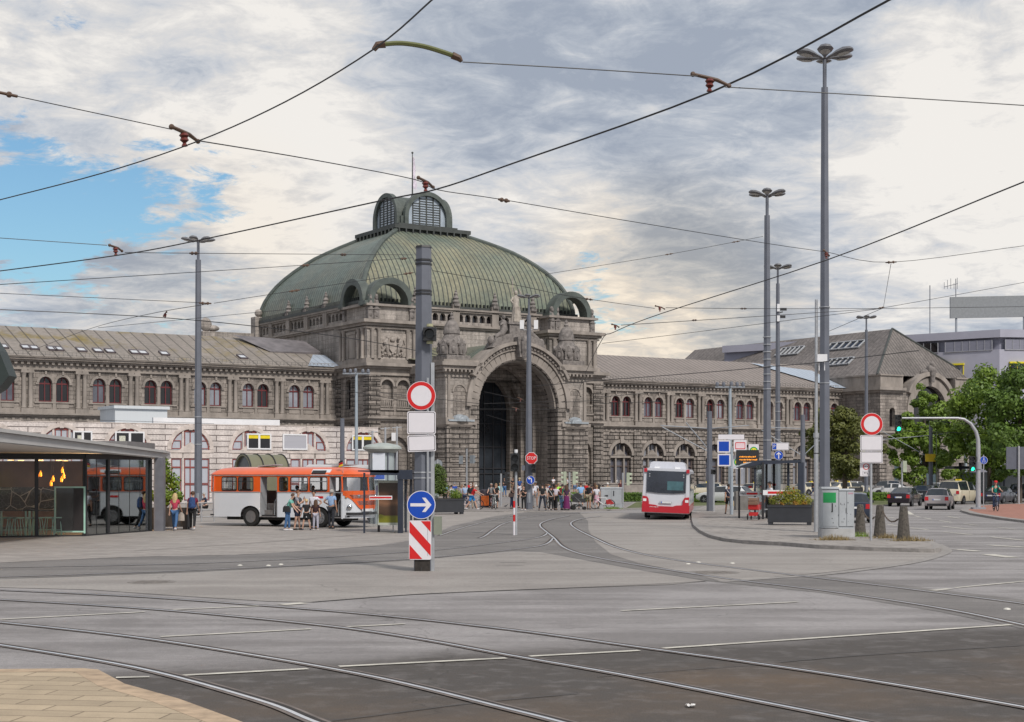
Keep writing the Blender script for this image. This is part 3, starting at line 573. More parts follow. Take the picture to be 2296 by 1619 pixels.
for px in (8, 60, 77, 93, 118, 132, 184, 221, 248, 303, 322, 370, 545):
 if px == 93: continue
 skylight(AA(px, 15.2), 2.1 if px != 60 else 2.2, .95, 1.25)
# slanting dormer and new zinc against the hall, snow guard rail
o = MB().add([(-22, 17.9, 16.25), (-15.6, 17.9, 16.4), (-15.6, 22.5, 18.05), (-24.6, 22.5, 18.35)], [(0, 1, 2, 3)]).add([(-22, 17.9, 16.0), (-15.6, 17.9, 16.1), (-15.6, 17.85, 16.4), (-22, 17.85, 16.25)], [(0, 1, 2, 3)]).build('roof', mat('dormer_zinc', (.15, .135, .14), .55, .35, .8), P)
MB().add([(-19.5, 13.1, 14.45), (-15.5, 13.0, 14.42), (-15.5, 17.2, 16.05), (-17.0, 17.2, 16.05)], [(0, 1, 2, 3)]).build('roof', bluezinc, P)
for x0, x1 in ((-79, -16), (16, 62)):
 g = MB(); k = x0
 while k < x1: g.bx(k, k + .04, 13.35, 13.4, 14.4, 14.75); k += .45
 g.bx(x0, x1, 13.35, 13.39, 14.75, 14.8)
 g.build('snow_guard', mat('galvanised', (.2, .185, .17), .6), P)
# ---- central block: lower storeys, side faces
LB = MB()
fh = [archpoly(s * 12.4 + q, 9.6, 12.0, .75, 8) for s in (-1, 1) for q in (-1.0, 1.0)] + [archpoly(s * 12.4, 1.2, 4.9, 1.7, 10) for s in (-1, 1)] + [archpoly(0, .01, 9.8, 5.2, 20)]
LB.wall([(-15.5, 0), (15.5, 0), (15.5, 13.2), (-15.5, 13.2)], fh, 6.0, .5)
X90 = Matrix.Translation((-15.5, 0, 0)) @ Matrix.Rotation(R(-90), 4, 'Z')      # local x -> -y
LB.wall([(-16, 0), (-6, 0), (-6, 13.2), (-16, 13.2)], [archpoly(-11, 9.6, 12.0, .95, 8)], 0, .5, M=X90)
LB.bx(15.3, 15.5, 6.1, 14, 0, 13.2); LB.build('wall', stone_d, P)
for s in (-1, 1):
 for q in (-1.0, 1.0): MB().extxz(archpoly(s * 12.4 + q, 9.6, 12.0, .75, 8), 6.42, 6.5).build('niche', stone_d, P)
 MB().extxz(archpoly(s * 12.4, 1.2, 4.9, 1.7, 10), 6.45, 6.5).build('niche', stone_d, P)
MB().bx(-15.05, -15.0, 10, 12, 9.6, 13).build('window', wglass2, P)
MB().bx(-13.1, -11.7, 6.44, 6.47, 1.3, 5.4).bx(11.7, 13.1, 6.44, 6.47, 1.3, 5.4).build('door', mat('dark_bronze', (.04, .03, .028), .5), P)
TT = {-1: MB(), 1: MB()}
def ringx(mb, x0, x1, y0, y1, z0, z1, ov, mi=0):
 """projecting moulding round three sides"""
 mb.bx(x0 - ov, x1 + ov, y0 - ov, y0 + .3, z0, z1, mi); mb.bx(x0 - ov, x0 + .3, y0 + .3, y1, z0, z1, mi); mb.bx(x1 - .3, x1 + ov, y0 + .3, y1, z0, z1, mi)
for z0, z1, ov in ((8.2, 8.45, .25), (8.45, 8.65, .5), (13.2, 13.4, .2), (13.4, 13.9, .1), (13.9, 14.15, .45), (14.15, 14.5, .8)):
 for q in (-1, 1):
  c = TT[q]; c.bx(min(q * (15.5 + ov), q * 5.9), max(q * (15.5 + ov), q * 5.9), 6.0 - ov, 6.3, z0, z1); c.bx(min(q * (15.5 + ov), q * 15.2), max(q * (15.5 + ov), q * 15.2), 6.3, 15.6, z0, z1)
for c in (-13.4, -11.4, 11.4, 13.4):
 T = TT[1 if c > 0 else -1]; T.archring(c, 12.0, .75, .98, 5.88, 6.05, 10); T.bx(c - .9, c + .9, 5.85, 6.05, 9.4, 9.6)
 T.bx(c - .8, c + .8, 5.9, 6.0, 9.7, 9.8); T.bx(c - .8, c + .8, 5.9, 6.0, 10.5, 10.65)
 for i in range(6): T.lathe([(.07, 9.8), (.1, 10.05), (.06, 10.3), (.08, 10.5)], (c - .65 + i * .26, 5.95, 0), 6)
for q in (-1, 1): TT[q].build('cornice', stone_p, P)
for s in (-1, 1):
 for c in (15.0, 9.9):
  Q = MB(); zq = 0
  while zq < 13.1: Q.bx(s * c - .7, s * c + .7, 5.78, 6.05, zq, zq + .46); zq += .53
  Q.build('pier', stone_r, P)
for y in (6.0, 9.0, 13.0):
 Q = MB(); zq = 0
 while zq < 13.1: Q.bx(-15.72, -15.45, y, y + 1.2, zq, zq + .46); zq += .53
 Q.build('pier', stone_r, P)
# ---- hall above the cornice
Hh = MB(); X90b = Matrix.Translation((-14.3, 0, 0)) @ Matrix.Rotation(R(-90), 4, 'Z')
cols = [c * .98 for c in range(-8, 9)]
att = [archpoly(c, 19.95, 20.45, .36, 6) for c in [g * 5.3 + k * .98 for g in (-1, 0, 1) for k in (-2, -1, 0, 1, 2)]]
Hh.wall([(-14.3, 14.5), (14.3, 14.5), (14.3, 21.3), (-14.3, 21.3)], att, 9.5, .4)
atts = [archpoly(-(14.2 + g * 5.2 + 2.3 + k * .98), 19.95, 20.45, .36, 6) for g in range(5) for k in (-2, -1, 0, 1, 2) if 14.2 + g * 5.2 + 2.3 + k * .98 < 39]
Hh.wall([(-40, 14.3), (-9.5, 14.3), (-9.5, 21.3), (-40, 21.3)], atts, 0, .4, M=X90b)
Hh.bx(14.0, 14.3, 9.6, 40, 14.5, 21.3); Hh.bx(-14.2, 14.3, 39.7, 40, 14.5, 21.3)
Hh.build('wall', stone_u, P)
MB().bx(-13.9, 13.9, 9.9, 10.0, 19.8, 21).bx(-13.9, -13.8, 10, 39, 19.8, 21).build('window', wglass2, P)
T = MB()
for z0, z1, ov in ((19.1, 19.3, .25), (19.3, 19.45, .45), (19.45, 19.6, .2), (21.0, 21.2, .25), (21.2, 21.4, .4)): ringx(T, -14.3, 14.3, 9.5, 40, z0, z1, ov)
for c in [g * 5.3 + 2.65 + e for g in (-2, -1, 0, 1) for e in (0,)]: T.bx(c - .45, c + .45, 9.25, 9.6, 19.4, 21.9)
for y in (14.0, 19.2, 24.4, 29.6, 34.8, 39.7): T.bx(-14.6, -14.2, y - .5, y + .5, 19.4, 21.9)
for hh in att: pass
T.build('cornice', stone_p, P)
def urn(mb, x, y, z, s=1.0):
 mb.bx(x - .45 * s, x + .45 * s, y - .45 * s, y + .45 * s, z, z + .35 * s)
 mb.lathe([(.4 * s, z + .35 * s), (.5 * s, z + .6 * s), (.3 * s, z + .9 * s), (.42 * s, z + 1.1 * s), (.22 * s, z + 1.45 * s), (.28 * s, z + 1.7 * s), (.12 * s, z + 1.9 * s), (.16 * s, z + 2.05 * s), (.02, z + 2.25 * s)], (x, y, 0), 10)
for x, y in [(-2.65, 9.4), (2.65, 9.4), (-7.95, 9.4), (7.95, 9.4)] + [(-14.4, y) for y in (19.2, 24.4, 29.6)]:
 u = MB(); urn(u, x, y, 21.7, .85); u.build('urn', stone_k, P, smooth=True)
# ---- dome
prof = [(14.35, 21.5), (14.3, 22.2), (14.05, 23.2), (13.75, 24.1), (13.25, 25.1), (12.65, 26.0), (11.9, 26.9), (11.0, 27.8), (10.0, 28.65), (9.0, 29.4), (7.9, 30.05), (6.8, 30.65), (5.7, 31.2), (4.7, 31.7)]
cy = 24.5
Df = MB(); Ds = MB(); rib = MB()
def ring(d): return [(-d, cy - d), (d, cy - d), (d, cy + d), (-d, cy + d)]
for (d0, z0), (d1, z1) in zip(prof[:-1], prof[1:]):
 a, b_ = ring(d0), ring(d1)
 for i in range(4):
  j = (i + 1) % 4
  (Df if i % 2 == 0 else Ds).add([(*a[i], z0), (*a[j], z0), (*b_[j], z1), (*b_[i], z1)], [(0, 1, 2, 3)])
dome = Df.build('dome', copper, P, smooth=False); Ds.build('dome', copper_y, P)
for m_ in (dome.data,): m_.polygons.foreach_set('use_smooth', [True] * len(m_.polygons))
for sx, sy in ((-1, -1), (1, -1), (1, 1), (-1, 1)):
 rib = MB(); rib.tube([(sx * d, cy + sy * d, z + .05) for d, z in prof], [.3] * 14, 8); rib.build('rib', copper_p, P, smooth=True)
e = MB()                       # gutter and eaves grating
e.bx(-14.75, 14.75, cy - 14.75, cy - 14.3, 21.4, 21.75); e.bx(-14.75, -14.3, cy - 14.3, cy + 14.3, 21.4, 21.75); e.bx(14.3, 14.75, cy - 14.3, cy + 14.3, 21.4, 21.75)
k = -14
while k < 14: e.bx(k, k + .07, cy - 14.7, cy - 14.3, 21.75, 22.15); e.bx(-14.7, -14.3, cy + k, cy + k + .07, 21.75, 22.15); k += .5
e.build('gutter', copper_d, P)
# lantern platform and cross vaulted lantern
e = MB(); e.bx(-5.3, 5.3, cy - 5.3, cy + 5.3, 31.9, 32.35); e.frus(-5.0, 5.0, cy - 5.0, cy + 5.0, 31.2, .1, 31.9); e.bx(-4.1, 4.1, cy - 4.1, cy + 4.1, 32.35, 32.75)
for k in range(-5, 6):
 e.bx(k * .95 - .08, k * .95 + .08, cy - 5.4, cy - 5.0, 31.2, 31.9); e.bx(-5.4, -5.0, cy + k * .95 - .08, cy + k * .95 + .08, 31.2, 31.9)
e.build('platform', copper_d, P)
lan = MB(); rl = 2.75; zs = 33.75
vault = MB()
for s in (0, 1):
 M_ = Matrix.Translation((0, cy, 0)) @ Matrix.Rotation(R(90 * s), 4, 'Z')
 vault.archring(0, zs, rl, rl + .12, -3.4, 3.4, 18, M=M_)
 for t in (-1, 1):
  lan.archring(0, zs, rl - .1, rl + .42, t * 3.6 - .3, t * 3.6 + .3, 20, M=M_)
  for q in (-1, 1): lan.bx(q * (rl + .16) - .26, q * (rl + .16) + .26, t * 3.6 - .3, t * 3.6 + .3, 32.6, zs, M=M_);
for sx in (-1, 1):
 for sy in (-1, 1): lan.bx(sx * 3.15 - .35, sx * 3.15 + .35, cy + sy * 3.15 - .35, cy + sy * 3.15 + .35, 32.6, zs)
lan.build('lantern', copper_p, P, smooth=False); vault.build('lantern_roof', copper_p, P, smooth=True)
lg = mat('lantern_glass', (.36, .41, .47), .12, .15, 1, spec=.9)
for s in range(4):
 M_ = Matrix.Translation((0, cy, 0)) @ Matrix.Rotation(R(90 * s), 4, 'Z')
 g = MB(M_); g.extxz(archpoly(0, 32.7, zs, rl, 14), -3.5, -3.45); o = g.build('lantern_window', lg, P)
 g = MB(M_)
 for x in (-1.9, -.95, 0, .95, 1.9): g.bx(x - .07, x + .07, -3.58, -3.5, 32.7, zs + math.sqrt(rl * rl - x * x))
 z = 32.95
 while z < zs + rl - .4:
  hw = 1.9 if z < zs + 1.7 else .95
  g.bx(-hw, hw, -3.56, -3.5, z, z + .1); z += .3
 g.build('glazing_bars', copper_d, o)
fp = MB(); fp.tube([(0, cy, 36.2), (0, cy, 42.3)], [.1, .05], 8); fp.ball((0, cy, 42.35), .14); fp.lathe([(.5, 36.1), (.25, 36.6), (.12, 37.2)], (0, cy, 0), 10)
fp.build('flagpole', copper_d, P)
fl = MB(); n = 10
vs = []
for i in range(n + 1):
 for j in range(4): vs.append((.05 + (.28 + .28 * i / n) * (j / 3) + .05 * math.sin(j * 2 + i), cy + .08 * math.sin(i * 1.3 + j * 2.1), 41.9 - 3.9 * i / n - .25 * j / 3))
fl.add(vs, [(i * 4 + j, i * 4 + j + 1, i * 4 + j + 5, i * 4 + j + 4) for i in range(n) for j in range(3)])
fl.build('flag', mat('flag_cloth', (.62, .56, .64), .8, .25, 2), P, smooth=True)
# ---- corner blocks with coats of arms, scrolled copper arches above
for s in (-1, 1):
 x0, x1 = (-15.2, -8.9) if s < 0 else (8.9, 15.8)
 B = MB(); B.bx(x0, x1, 7.2, 14.2, 14.5, 18.7)
 B.bx(x0 + .4, x1 - .4, 7.5, 13.8, 19.4, 21.0)
 B.build('corner_block', stone_u, P)
 T = MB()
 for z0, z1, ov in ((14.5, 15.1, .25), (18.4, 18.6, .2), (18.7, 19.0, .4), (19.0, 19.35, .75), (20.9, 21.15, .1)): T.bx(x0 - ov, x1 + ov, 7.2 - ov, 14.2 + ov, z0, z1)
 for c in (x0 + .55, x0 + 1.35, x1 - .55, x1 - 1.35): T.lathe([(.24, 15.1), (.2, 15.4), (.19, 18.0), (.28, 18.4)], (c, 7.0, 0), 8)
 for c in (8.0, 8.9, 12.6, 13.4): T.lathe([(.24, 15.1), (.2, 15.4), (.19, 18.0), (.28, 18.4)], (x0 - .18, c, 0), 8)
 T.bx(x0 - .1, x0, 10.0, 10.3, 15.3, 17.9); T.bx(x0 - .1, x0, 11.6, 11.9, 15.3, 17.9); T.bx(x0 - .15, x0, 9.8, 12.1, 17.9, 18.2); T.bx(x0 - .05, x0 + .02, 10.3, 11.6, 15.3, 17.9)
 T.build('cornice', stone_p, P)
 if s < 0: MB().bx(x0 - .03, x0 + .01, 10.35, 11.55, 15.35, 17.85).build('window', wglass2, P)
 if s < 0:                      # carved shield between two beasts
  c = (x0 + x1) / 2 - .1; K = MB(); K.bx(c - 1.75, c + 1.75, 7.1, 7.2, 15.4, 17.95); K.extxz([(c - .45, 16.9), (c + .45, 16.9), (c + .45, 16.2), (c, 15.7), (c - .45, 16.2)], 6.9, 7.1)
  K.ball((c, 6.95, 17.25), (.32, .2, .3));
  for q in (-1, 1):
   K.tube([(c + q * .62, 7.0, 15.6), (c + q * .75, 6.9, 16.3), (c + q * .95, 6.85, 16.9), (c + q * .8, 6.85, 17.3)], [.12, .22, .3, .16], 8); K.ball((c + q * .68, 6.82, 17.4), .2)
   K.tube([(c + q * .95, 6.95, 16.4), (c + q * 1.3, 6.95, 15.9), (c + q * 1.15, 7, 15.5)], [.2, .13, .08], 7); K.tube([(c + q * .9, 6.85, 16.9), (c + q * .5, 6.85, 16.75)], [.11, .07], 7)
   K.tube([(c + q * 1.2, 6.95, 16.2), (c + q * 1.55, 6.95, 16.7), (c + q * 1.4, 6.95, 17.3)], [.06, .05, .08], 6)
  for i in range(9): K.ball((c - 1.2 + .3 * i, 7.0, 15.55 + .12 * ((i * 7) % 3)), (.16, .12, .14), 7, 5)
  K.build('coat_of_arms', mat('carved_relief', (.33, .29, .26), .9, .3, 3, bump=.5), P, smooth=True)
 c = (x0 + x1) / 2
 for k_ in range(2):
  if k_ == 0: M_ = None; cc, bb = c - .1, 7.9
  else: M_ = Matrix.Rotation(R(90 * s), 4, 'Z');
  A_ = MB(M_)
  if k_ == 0: args = (cc, 21.3, 2.15, 2.85, bb - .6, bb + 1.0); e0, e1 = cc, (bb - .6, bb + .9)
  else:
   if s < 0: args = (-10.9, 21.3, 2.15, 2.85, -15.6 + .3, -14.2); e0, e1 = -10.9, (-15.3, -14.2)
   else: args = (10.9, 21.3, 2.15, 2.85, -15.8 + .3, -14.6); e0, e1 = 10.9, (-15.5, -14.6)
  A_.archring(*args, 20)
  for q in (-1, 1): A_.bx(e0 + q * 2.5 - .35, e0 + q * 2.5 + .35, e1[0], e1[1], 20.9, 21.3); A_.bx(e0 + q * 3.0 - .3, e0 + q * 3.0 + .3, e1[0], e1[1], 21.0, 21.45)
  A_.build('dormer_arch', copper_p, P, smooth=False)
 for (fx, fy) in ((x0 + .5, 7.6), (x0 + 1.25, 7.6), (x1 - .6, 7.6), (x0 + .5, 13.4)):
  K = MB(); K.bx(fx - .32, fx + .32, fy - .32, fy + .32, 19.35, 20.6); K.tube([(fx, fy, 20.5), (fx, fy - .05, 21.2), (fx, fy, 21.8)], [.42, .36, .2], 8); K.ball((fx, fy - .08, 21.95), (.26, .28, .3), 8, 6); K.ball((fx, fy - .2, 21.75), (.2, .2, .22), 8, 6)
  K.bx(fx - .4, fx + .4, fy - .4, fy + .4, 20.5, 20.62); K.ball((fx, fy - .3, 20.0), (.25, .12, .35), 8, 6)
  K.build('carved_herm', stone_k, P, smooth=True)
K = MB(); K.bx(15.2, 16.0, 13.4, 14.2, 19.35, 20.8); K.ball((15.5, 13.6, 21.6), (.5, .45, .8)); K.ball((15.4, 13.4, 22.4), (.35, .35, .4)); K.build('carved_herm', stone_k, P, smooth=True)
# far left corner of the hall
K = MB(); K.bx(-22, -14.3, 38.5, 39.3, 17.5, 20.2); K.ball((-21.5, 38.7, 21), (.8, .5, .9)); K.ball((-20.6, 38.7, 20.6), (.9, .4, .4)); K.bx(-15.2, -13.9, 38.0, 39.4, 19, 22.3); K.ball((-14.6, 38.4, 22.8), .5); K.build('corner_block', stone_u, P, smooth=True)
# ---- portal
Pt = MB(); zA = 9.8; ra = 5.2; yf = 0.0
op = archpoly(0, .0, zA, ra, 22)
out_ = [(-5.9, 0), (5.9, 0), (5.9, 14.0), (5.2, 14.6)] + [(6.6 * math.cos(R(t)), zA + .5 + 6.6 * math.sin(R(t))) for t in range(42, 139, 8)] + [(-5.2, 14.6), (-5.9, 14.0)]
# outer face ring built as arch plus jambs
Pt.archring(0, zA, ra, ra + 1.1, .1, 2.2, 26)
for s in (-1, 1): Pt.bx(min(s * ra, s * (ra + 1.1)), max(s * ra, s * (ra + 1.1)), .1, 2.2, 0, zA)
Pt.build('portal_arch', stone_r, P)
T = MB(); T.archring(0, zA, ra + 1.1, ra + 1.7, -.15, 2.4, 26); T.archring(0, zA, ra + 1.7, ra + 2.05, -.6, 2.4, 26, a0=R(28), a1=R(152)); T.archring(0, zA, ra - .18, ra, .5, 1.6, 26)
for i in range(31):
 t = R(30 + 120 * i / 30); c_, s_ = math.cos(t), math.sin(t); M_ = Matrix.Translation(((ra + 1.6) * c_, 0, zA + (ra + 1.6) * s_)) @ Matrix.Rotation(-t + R(90), 4, 'Y')
 T.bx(-.14, .14, -.35, .0, -.2, 0.02, M=M_)
T.build('archivolt', stone_p, P)
V = MB()
for i in range(25):
 t = R(4 + 172 * i / 24); M_ = Matrix.Rotation(-t + R(90), 4, 'Y'); c_, s_ = math.cos(t), math.sin(t)
 V.bx(-.335, .335, .03, .12, -.45, .45, M=Matrix.Translation(((ra + .55) * c_, 0, zA + (ra + .55) * s_)) @ M_)
V.build('voussoirs', stone_p, P)
# deep barrel vault, inner arches and glazed wall
I = MB(); I.archring(0, zA, ra - .02, ra + .6, 2.2, 11.5, 22)
for s in (-1, 1): I.bx(min(s * ra, s * (ra + .6)), max(s * ra, s * (ra + .6)), 2.2, 11.5, 0, zA)
I.build('vault', stone_d, P)
I = MB()
for r_, y in ((4.8, 4.6), (4.45, 6.6), (4.1, 8.4)):
 I.archring(0, zA, r_, ra, y, y + .8, 22)
 for s in (-1, 1): I.bx(min(s * r_, s * ra), max(s * r_, s * ra), y, y + .8, 0, zA)
I.build('inner_arch', stone_d, P)
gl = mat('portal_glass', (.03, .036, .045), .08, .5, .3, spec=.8)
g = MB(); g.extxz(archpoly(0, 0, zA, 4.3, 18), 9.5, 9.55); gw = g.build('glass_wall', gl, P)
g = MB()
for x in (-3.6, -2.4, -1.2, 0, 1.2, 2.4, 3.6): g.bx(x - .07, x + .07, 9.35, 9.5, 0, zA + math.sqrt(4.25 ** 2 - x * x))
for z in (2.4, 3.0, 5.5, 8.2, 9.8, 11.8): g.bx(-4.2, 4.2, 9.38, 9.5, z, z + .12)
g.build('mullions', mat('dark_steel', (.03, .03, .035), .4), gw)
MB().bx(-3.0, -2.1, 8.9, 9.0, 2.6, 3.9).build('sign_panel', mat('red_panel', (.6, .05, .04), .5, emis=((.6, .04, .03), .35)), P)
# flanking towers
for s in (-1, 1):
 B = MB()
 x0, x1 = (5.9, 9.3) if s > 0 else (-9.3, -5.9)
 B.bx(x0, x1, .3, 6.0, 8.0, 13.4); B.build('tower', stone_u, P)
 B = MB(); cx_ = (x0 + x1) / 2
 B.bx(x0, x1, .0, 6.0, 0, 7.6);
 zq = .3
 while zq < 7.4: B.tube([(cx_, 1.75, zq), (cx_, 1.75, zq + .47)], 2.12, 24); zq += .53
 B.build('tower_base', stone_r, P, smooth=True)
 T = MB(); T.tube([(cx_, 1.75, 7.5), (cx_, 1.75, 7.75)], [2.25, 2.4], 24); T.bx(x0 - .25, x1 + .25, -.2, 6, 7.75, 8.1); T.bx(x0 - .15, x1 + .15, 0, 6, 8.1, 8.5)
 for z0, z1, ov in ((12.9, 13.1, .15), (13.4, 13.7, .3), (13.7, 14.1, .6), (14.1, 14.5, .9), (14.5, 14.75, .5)): T.bx(x0 - ov, x1 + ov, .3 - ov, 6.0, z0, z1)
 k = x0 - .5
 while k < x1 + .5: T.bx(k, k + .22, -.45, .1, 13.45, 13.7); k += .5
 for c in (cx_,): T.archring(c, 11.3, .75, .95, .15, .35, 10)
 T.bx(cx_ - 1.5, cx_ - 1.2, .1, .3, 8.5, 12.9); T.bx(cx_ + 1.2, cx_ + 1.5, .1, .3, 8.5, 12.9)
 T.build('cornice', stone_p, P)
 N = MB(); N.extxz(archpoly(cx_, 8.7, 11.3, .75, 8), .24, .32); N.build('niche', stone_d, P)
 K = MB(); K.archring(cx_ + s * -.2, 8.1, .35, .65, -.5, 0, 10); K.bx(cx_ - 1.6, cx_ + 1.6, -.3, 0, 8.1, 8.3); K.lathe([(.9, 8.1), (.9, 8.4), (.7, 8.7), (.3, 8.85), (.01, 8.9)], (cx_, .3, 0), 12); K.build('balcony_hood', mat('lead_hood', (.3, .33, .36), .5, .2), P)
 # domed pinnacle
 K = MB(); cy_ = 1.9
 K.bx(cx_ - 1.5, cx_ + 1.5, cy_ - 1.5, cy_ + 1.5, 14.75, 15.3)
 K.lathe([(1.3, 15.3), (1.3, 16.3), (1.55, 16.4), (1.4, 16.7), (1.0, 17.2), (.85, 17.6), (.95, 17.7), (.92, 18.0), (.78, 18.6), (.5, 19.05), (.2, 19.25), (.28, 19.45), (.15, 19.6), (.2, 19.8), (.02, 20.1)], (cx_, cy_, 0), 16)
 for i in range(8):
  t = i * math.pi / 4 + .39; K.extxz([(-.45, 15.4), (.45, 15.4), (.45, 16.4), (0, 17.0), (-.45, 16.4)], -.2, .1, M=Matrix.Translation((cx_ + 1.3 * math.cos(t), cy_ + 1.3 * math.sin(t), 0)) @ Matrix.Rotation(t + R(90), 4, 'Z'))
  K.ball((cx_ + 1.5 * math.cos(t), cy_ + 1.5 * math.sin(t), 15.9), (.22, .22, .4), 7, 5); K.ball((cx_ + 1.45 * math.cos(t + .39), cy_ + 1.45 * math.sin(t + .39), 16.6), .2, 7, 5)
 K.build('pinnacle', stone_k, P, smooth=True)
 # side part of the porch with lower copper roof
 xs = (9.3, 10.4) if s > 0 else (-10.4, -9.3)
 W = MB(); W.bx(xs[0], xs[1], 2.6, 6, 0, 13.4); W.build('wall', stone_d, P); T = MB(); T.bx(xs[0] - .3, xs[1] + .3, 2.2, 6, 13.4, 14.3); T.build('cornice', stone_p, P)
 M_ = MB(); M_.add([(s * 5.2, .6, 14.6), (s * 10.3, 2.4, 14.55), (s * 10.3, 9.5, 15.6), (s * 3.2, 9.5, 17.4)], [(0, 1, 2, 3)]); M_.build('roof', copper, P)
rb = MB(); rb.archring(0, zA + .1, ra + 1.9, ra + 2.02, 2.2, 9.5, 20, a0=R(35), a1=R(145)); rb.build('roof', copper_y, P, smooth=True)
# statue group on the crown
K = MB(); K.extxz([(-3.6, 16.3), (3.6, 16.3), (3.0, 17.3), (1.3, 17.9), (-1.3, 17.9), (-3.0, 17.3)], .0, 1.6); K.bx(-1.1, 1.1, .3, 1.5, 17.9, 19.2); K.bx(-1.3, 1.3, .15, 1.6, 19.0, 19.25)
K.build('crown_block', stone_k, P)
sp_ = MB(); sp_.extxz([(-.5, 15.3), (.5, 15.3), (.8, 17.5), (-.8, 17.5)], -.9, 0); sp_.tube([(0, -.8, 15.2), (0, -1.0, 16), (0, -.95, 17)], [.25, .42, .5], 8); sp_.ball((0, -1.1, 17.2), (.4, .4, .45)); sp_.build('keystone_figure', stone_k, P, smooth=True)
lt = mat('pale_carved_stone', (.36, .32, .28), .9, .25, 3, bump=.5)
S = MB(); S.tube([(0, .8, 19.25), (.05, .75, 20.3), (0, .8, 21.2), (0, .8, 21.9), (0, .8, 22.3)], [(.62, .5), (.5, .42), (.36, .3), (.42, .28), (.14, .14)], 12); S.ball((0, .78, 22.55), (.2, .22, .27))
S.tube([(.38, .8, 22.0), (.62, .7, 22.5), (.35, .7, 23.0)], [.13, .1, .08], 8); S.tube([(-.38, .8, 22.0), (-.7, .65, 21.6), (-.5, .5, 21.3)], [.13, .1, .08], 8); S.tube([(-.45, .7, 22.2), (-.5, .7, 24.3)], .06, 6)
for i in range(7): S.tube([(-.45 + .15 * i, .35, 19.3), (-.3 + .1 * i, .45, 21.0)], [.09, .05], 5)
S.build('statue', lt, P, smooth=True)
for s in (-1, 1):
 S = MB(); S.tube([(s * 2.9, .6, 17.5), (s * 2.0, .5, 17.9), (s * 1.6, .7, 18.4), (s * 1.65, .8, 19.3), (s * 1.6, .8, 19.5)], [.2, .34, .45, .38, .12], 10); S.ball((s * 1.6, .75, 19.75), (.2, .22, .26)); S.tube([(s * 1.7, .6, 19.2), (s * 2.3, .4, 18.8), (s * 2.5, .3, 19.2)], [.14, .11, .08], 7)
 S.tube([(s * 2.9, .4, 17.4), (s * 3.0, .3, 16.7)], [.17, .1], 7); S.ball((s * 3.3, .7, 17.1), (.4, .4, .5)); S.build('seated_figure', stone_k, P, smooth=True)
# steps
for i in range(4): MB().bx(-11 - i * .4, 12 + i * .4, -2.0 - i * .45, 0, 0, .62 - i * .15).build('step', stone_p, P)
# ---- right end pavilion with hipped roof
x0, x1, yb = 63.2, 82.5, 6.7
W = MB(); xc = 72.9
W.wall([(x0, 0), (x1, 0), (x1, 13.6), (78.4, 13.6)] + [(xc + 4.75 * math.cos(R(t)), 11.7 + 4.75 * math.sin(R(t))) for t in range(25, 156, 13)] + [(67.4, 13.6), (x0, 13.6)], [archpoly(xc, 5.5, 11.4, 3.3, 16), [(66.0, 1), (67.2, 1), (67.2, 4), (66.0, 4)], [(79, 1), (80.2, 1), (80.2, 4), (79, 4)], [(71, 0), (74.8, 0), (74.8, 4.6), (71, 4.6)]] + [archpoly(65.6, 8.9, 11.0, .55, 6), archpoly(80.3, 8.9, 11.0, .55, 6)], yb, .6)
W.bx(x0, x0 + .3, yb + .1, 60, 0, 13.6); W.bx(x1 - .3, x1, yb + .1, 60, 0, 13.6); W.build('wall', stone_d, P)
B = MB(); B.bx(x0 + .4, x1 - .4, yb + .62, yb + .7, 0, 14.5); B.build('window', wglass2, P)
B = MB(); B.bx(71, 74.8, yb + .4, yb + .5, 0, 4.6); B.bx(66.0, 67.2, yb + .4, yb + .5, 1, 4); B.build('door', mat('blue_grey_door', (.07, .1, .12), .4), P)
T = MB()
for z0, z1, ov in ((7.6, 8.0, .2), (8.0, 8.3, .45), (13.6, 13.9, .3), (13.9, 14.3, .7)):
 T.bx(x0 - ov, 67.7, yb - ov, yb + .3, z0, z1); T.bx(78.1, x1 + ov, yb - ov, yb + .3, z0, z1); T.bx(x0 - ov, x0 + .2, yb + .3, 60, z0, z1);
T.bx(x0, 67.6, yb - .1, yb + 1, 14.3, 15.9); T.bx(78.2, x1, yb - .1, yb + 1, 14.3, 15.9); T.bx(x0, x0 + 1, yb + .8, 60, 14.3, 15.9); T.bx(x0 - .2, 67.5, yb - .3, yb + .8, 15.9, 16.1); T.bx(78.3, x1 + .2, yb - .3, yb + .8, 15.9, 16.1); T.bx(x0 - .2, x0 + .8, yb + .8, 60, 15.9, 16.1)
T.archring(xc, 11.4, 3.3, 4.5, yb - .2, yb + .4, 22); T.archring(xc, 11.6, 4.5, 5.1, yb - .55, yb + 1.2, 22, a0=R(25), a1=R(155)); T.bx(xc - 4.5, xc - 3.3, yb - .2, yb + .3, 5.5, 11.4); T.bx(xc + 3.3, xc + 4.5, yb - .2, yb + .3, 5.5, 11.4); T.bx(xc - 4.6, xc + 4.6, yb - .3, yb + .3, 5.1, 5.5)
for z in range(2, 15): pass
T.build('cornice', stone_p, P)
for q in [(a, a + 1.4, yb - .18, yb + .05) for a in (63.0, 69.6, 74.8, 81.5)] + [(x0 - .2, x0 + .05, 7.2, 8.6), (x0 - .2, x0 + .05, 12, 13.3)]:
 Q = MB(); zq = 0
 while zq < 7.5: Q.bx(*q, zq, zq + .47); zq += .53
 Q.build('pier', stone_r, P)
K = MB(); K.ball((xc, yb - .3, 17.0), (.7, .6, .8)); K.ball((xc - .9, yb, 16.6), (.8, .5, .5)); K.ball((xc + .1, yb - .5, 17.7), (.4, .4, .45)); K.tube([(xc, yb - .6, 15.2), (xc, yb - .7, 16.8)], [.3, .5], 8); K.build('keystone_figure', stone_k, P, smooth=True)
hx = MB(); ap = (72.9, 13.6, 23.3); be = (72.9, 58, 23.3)
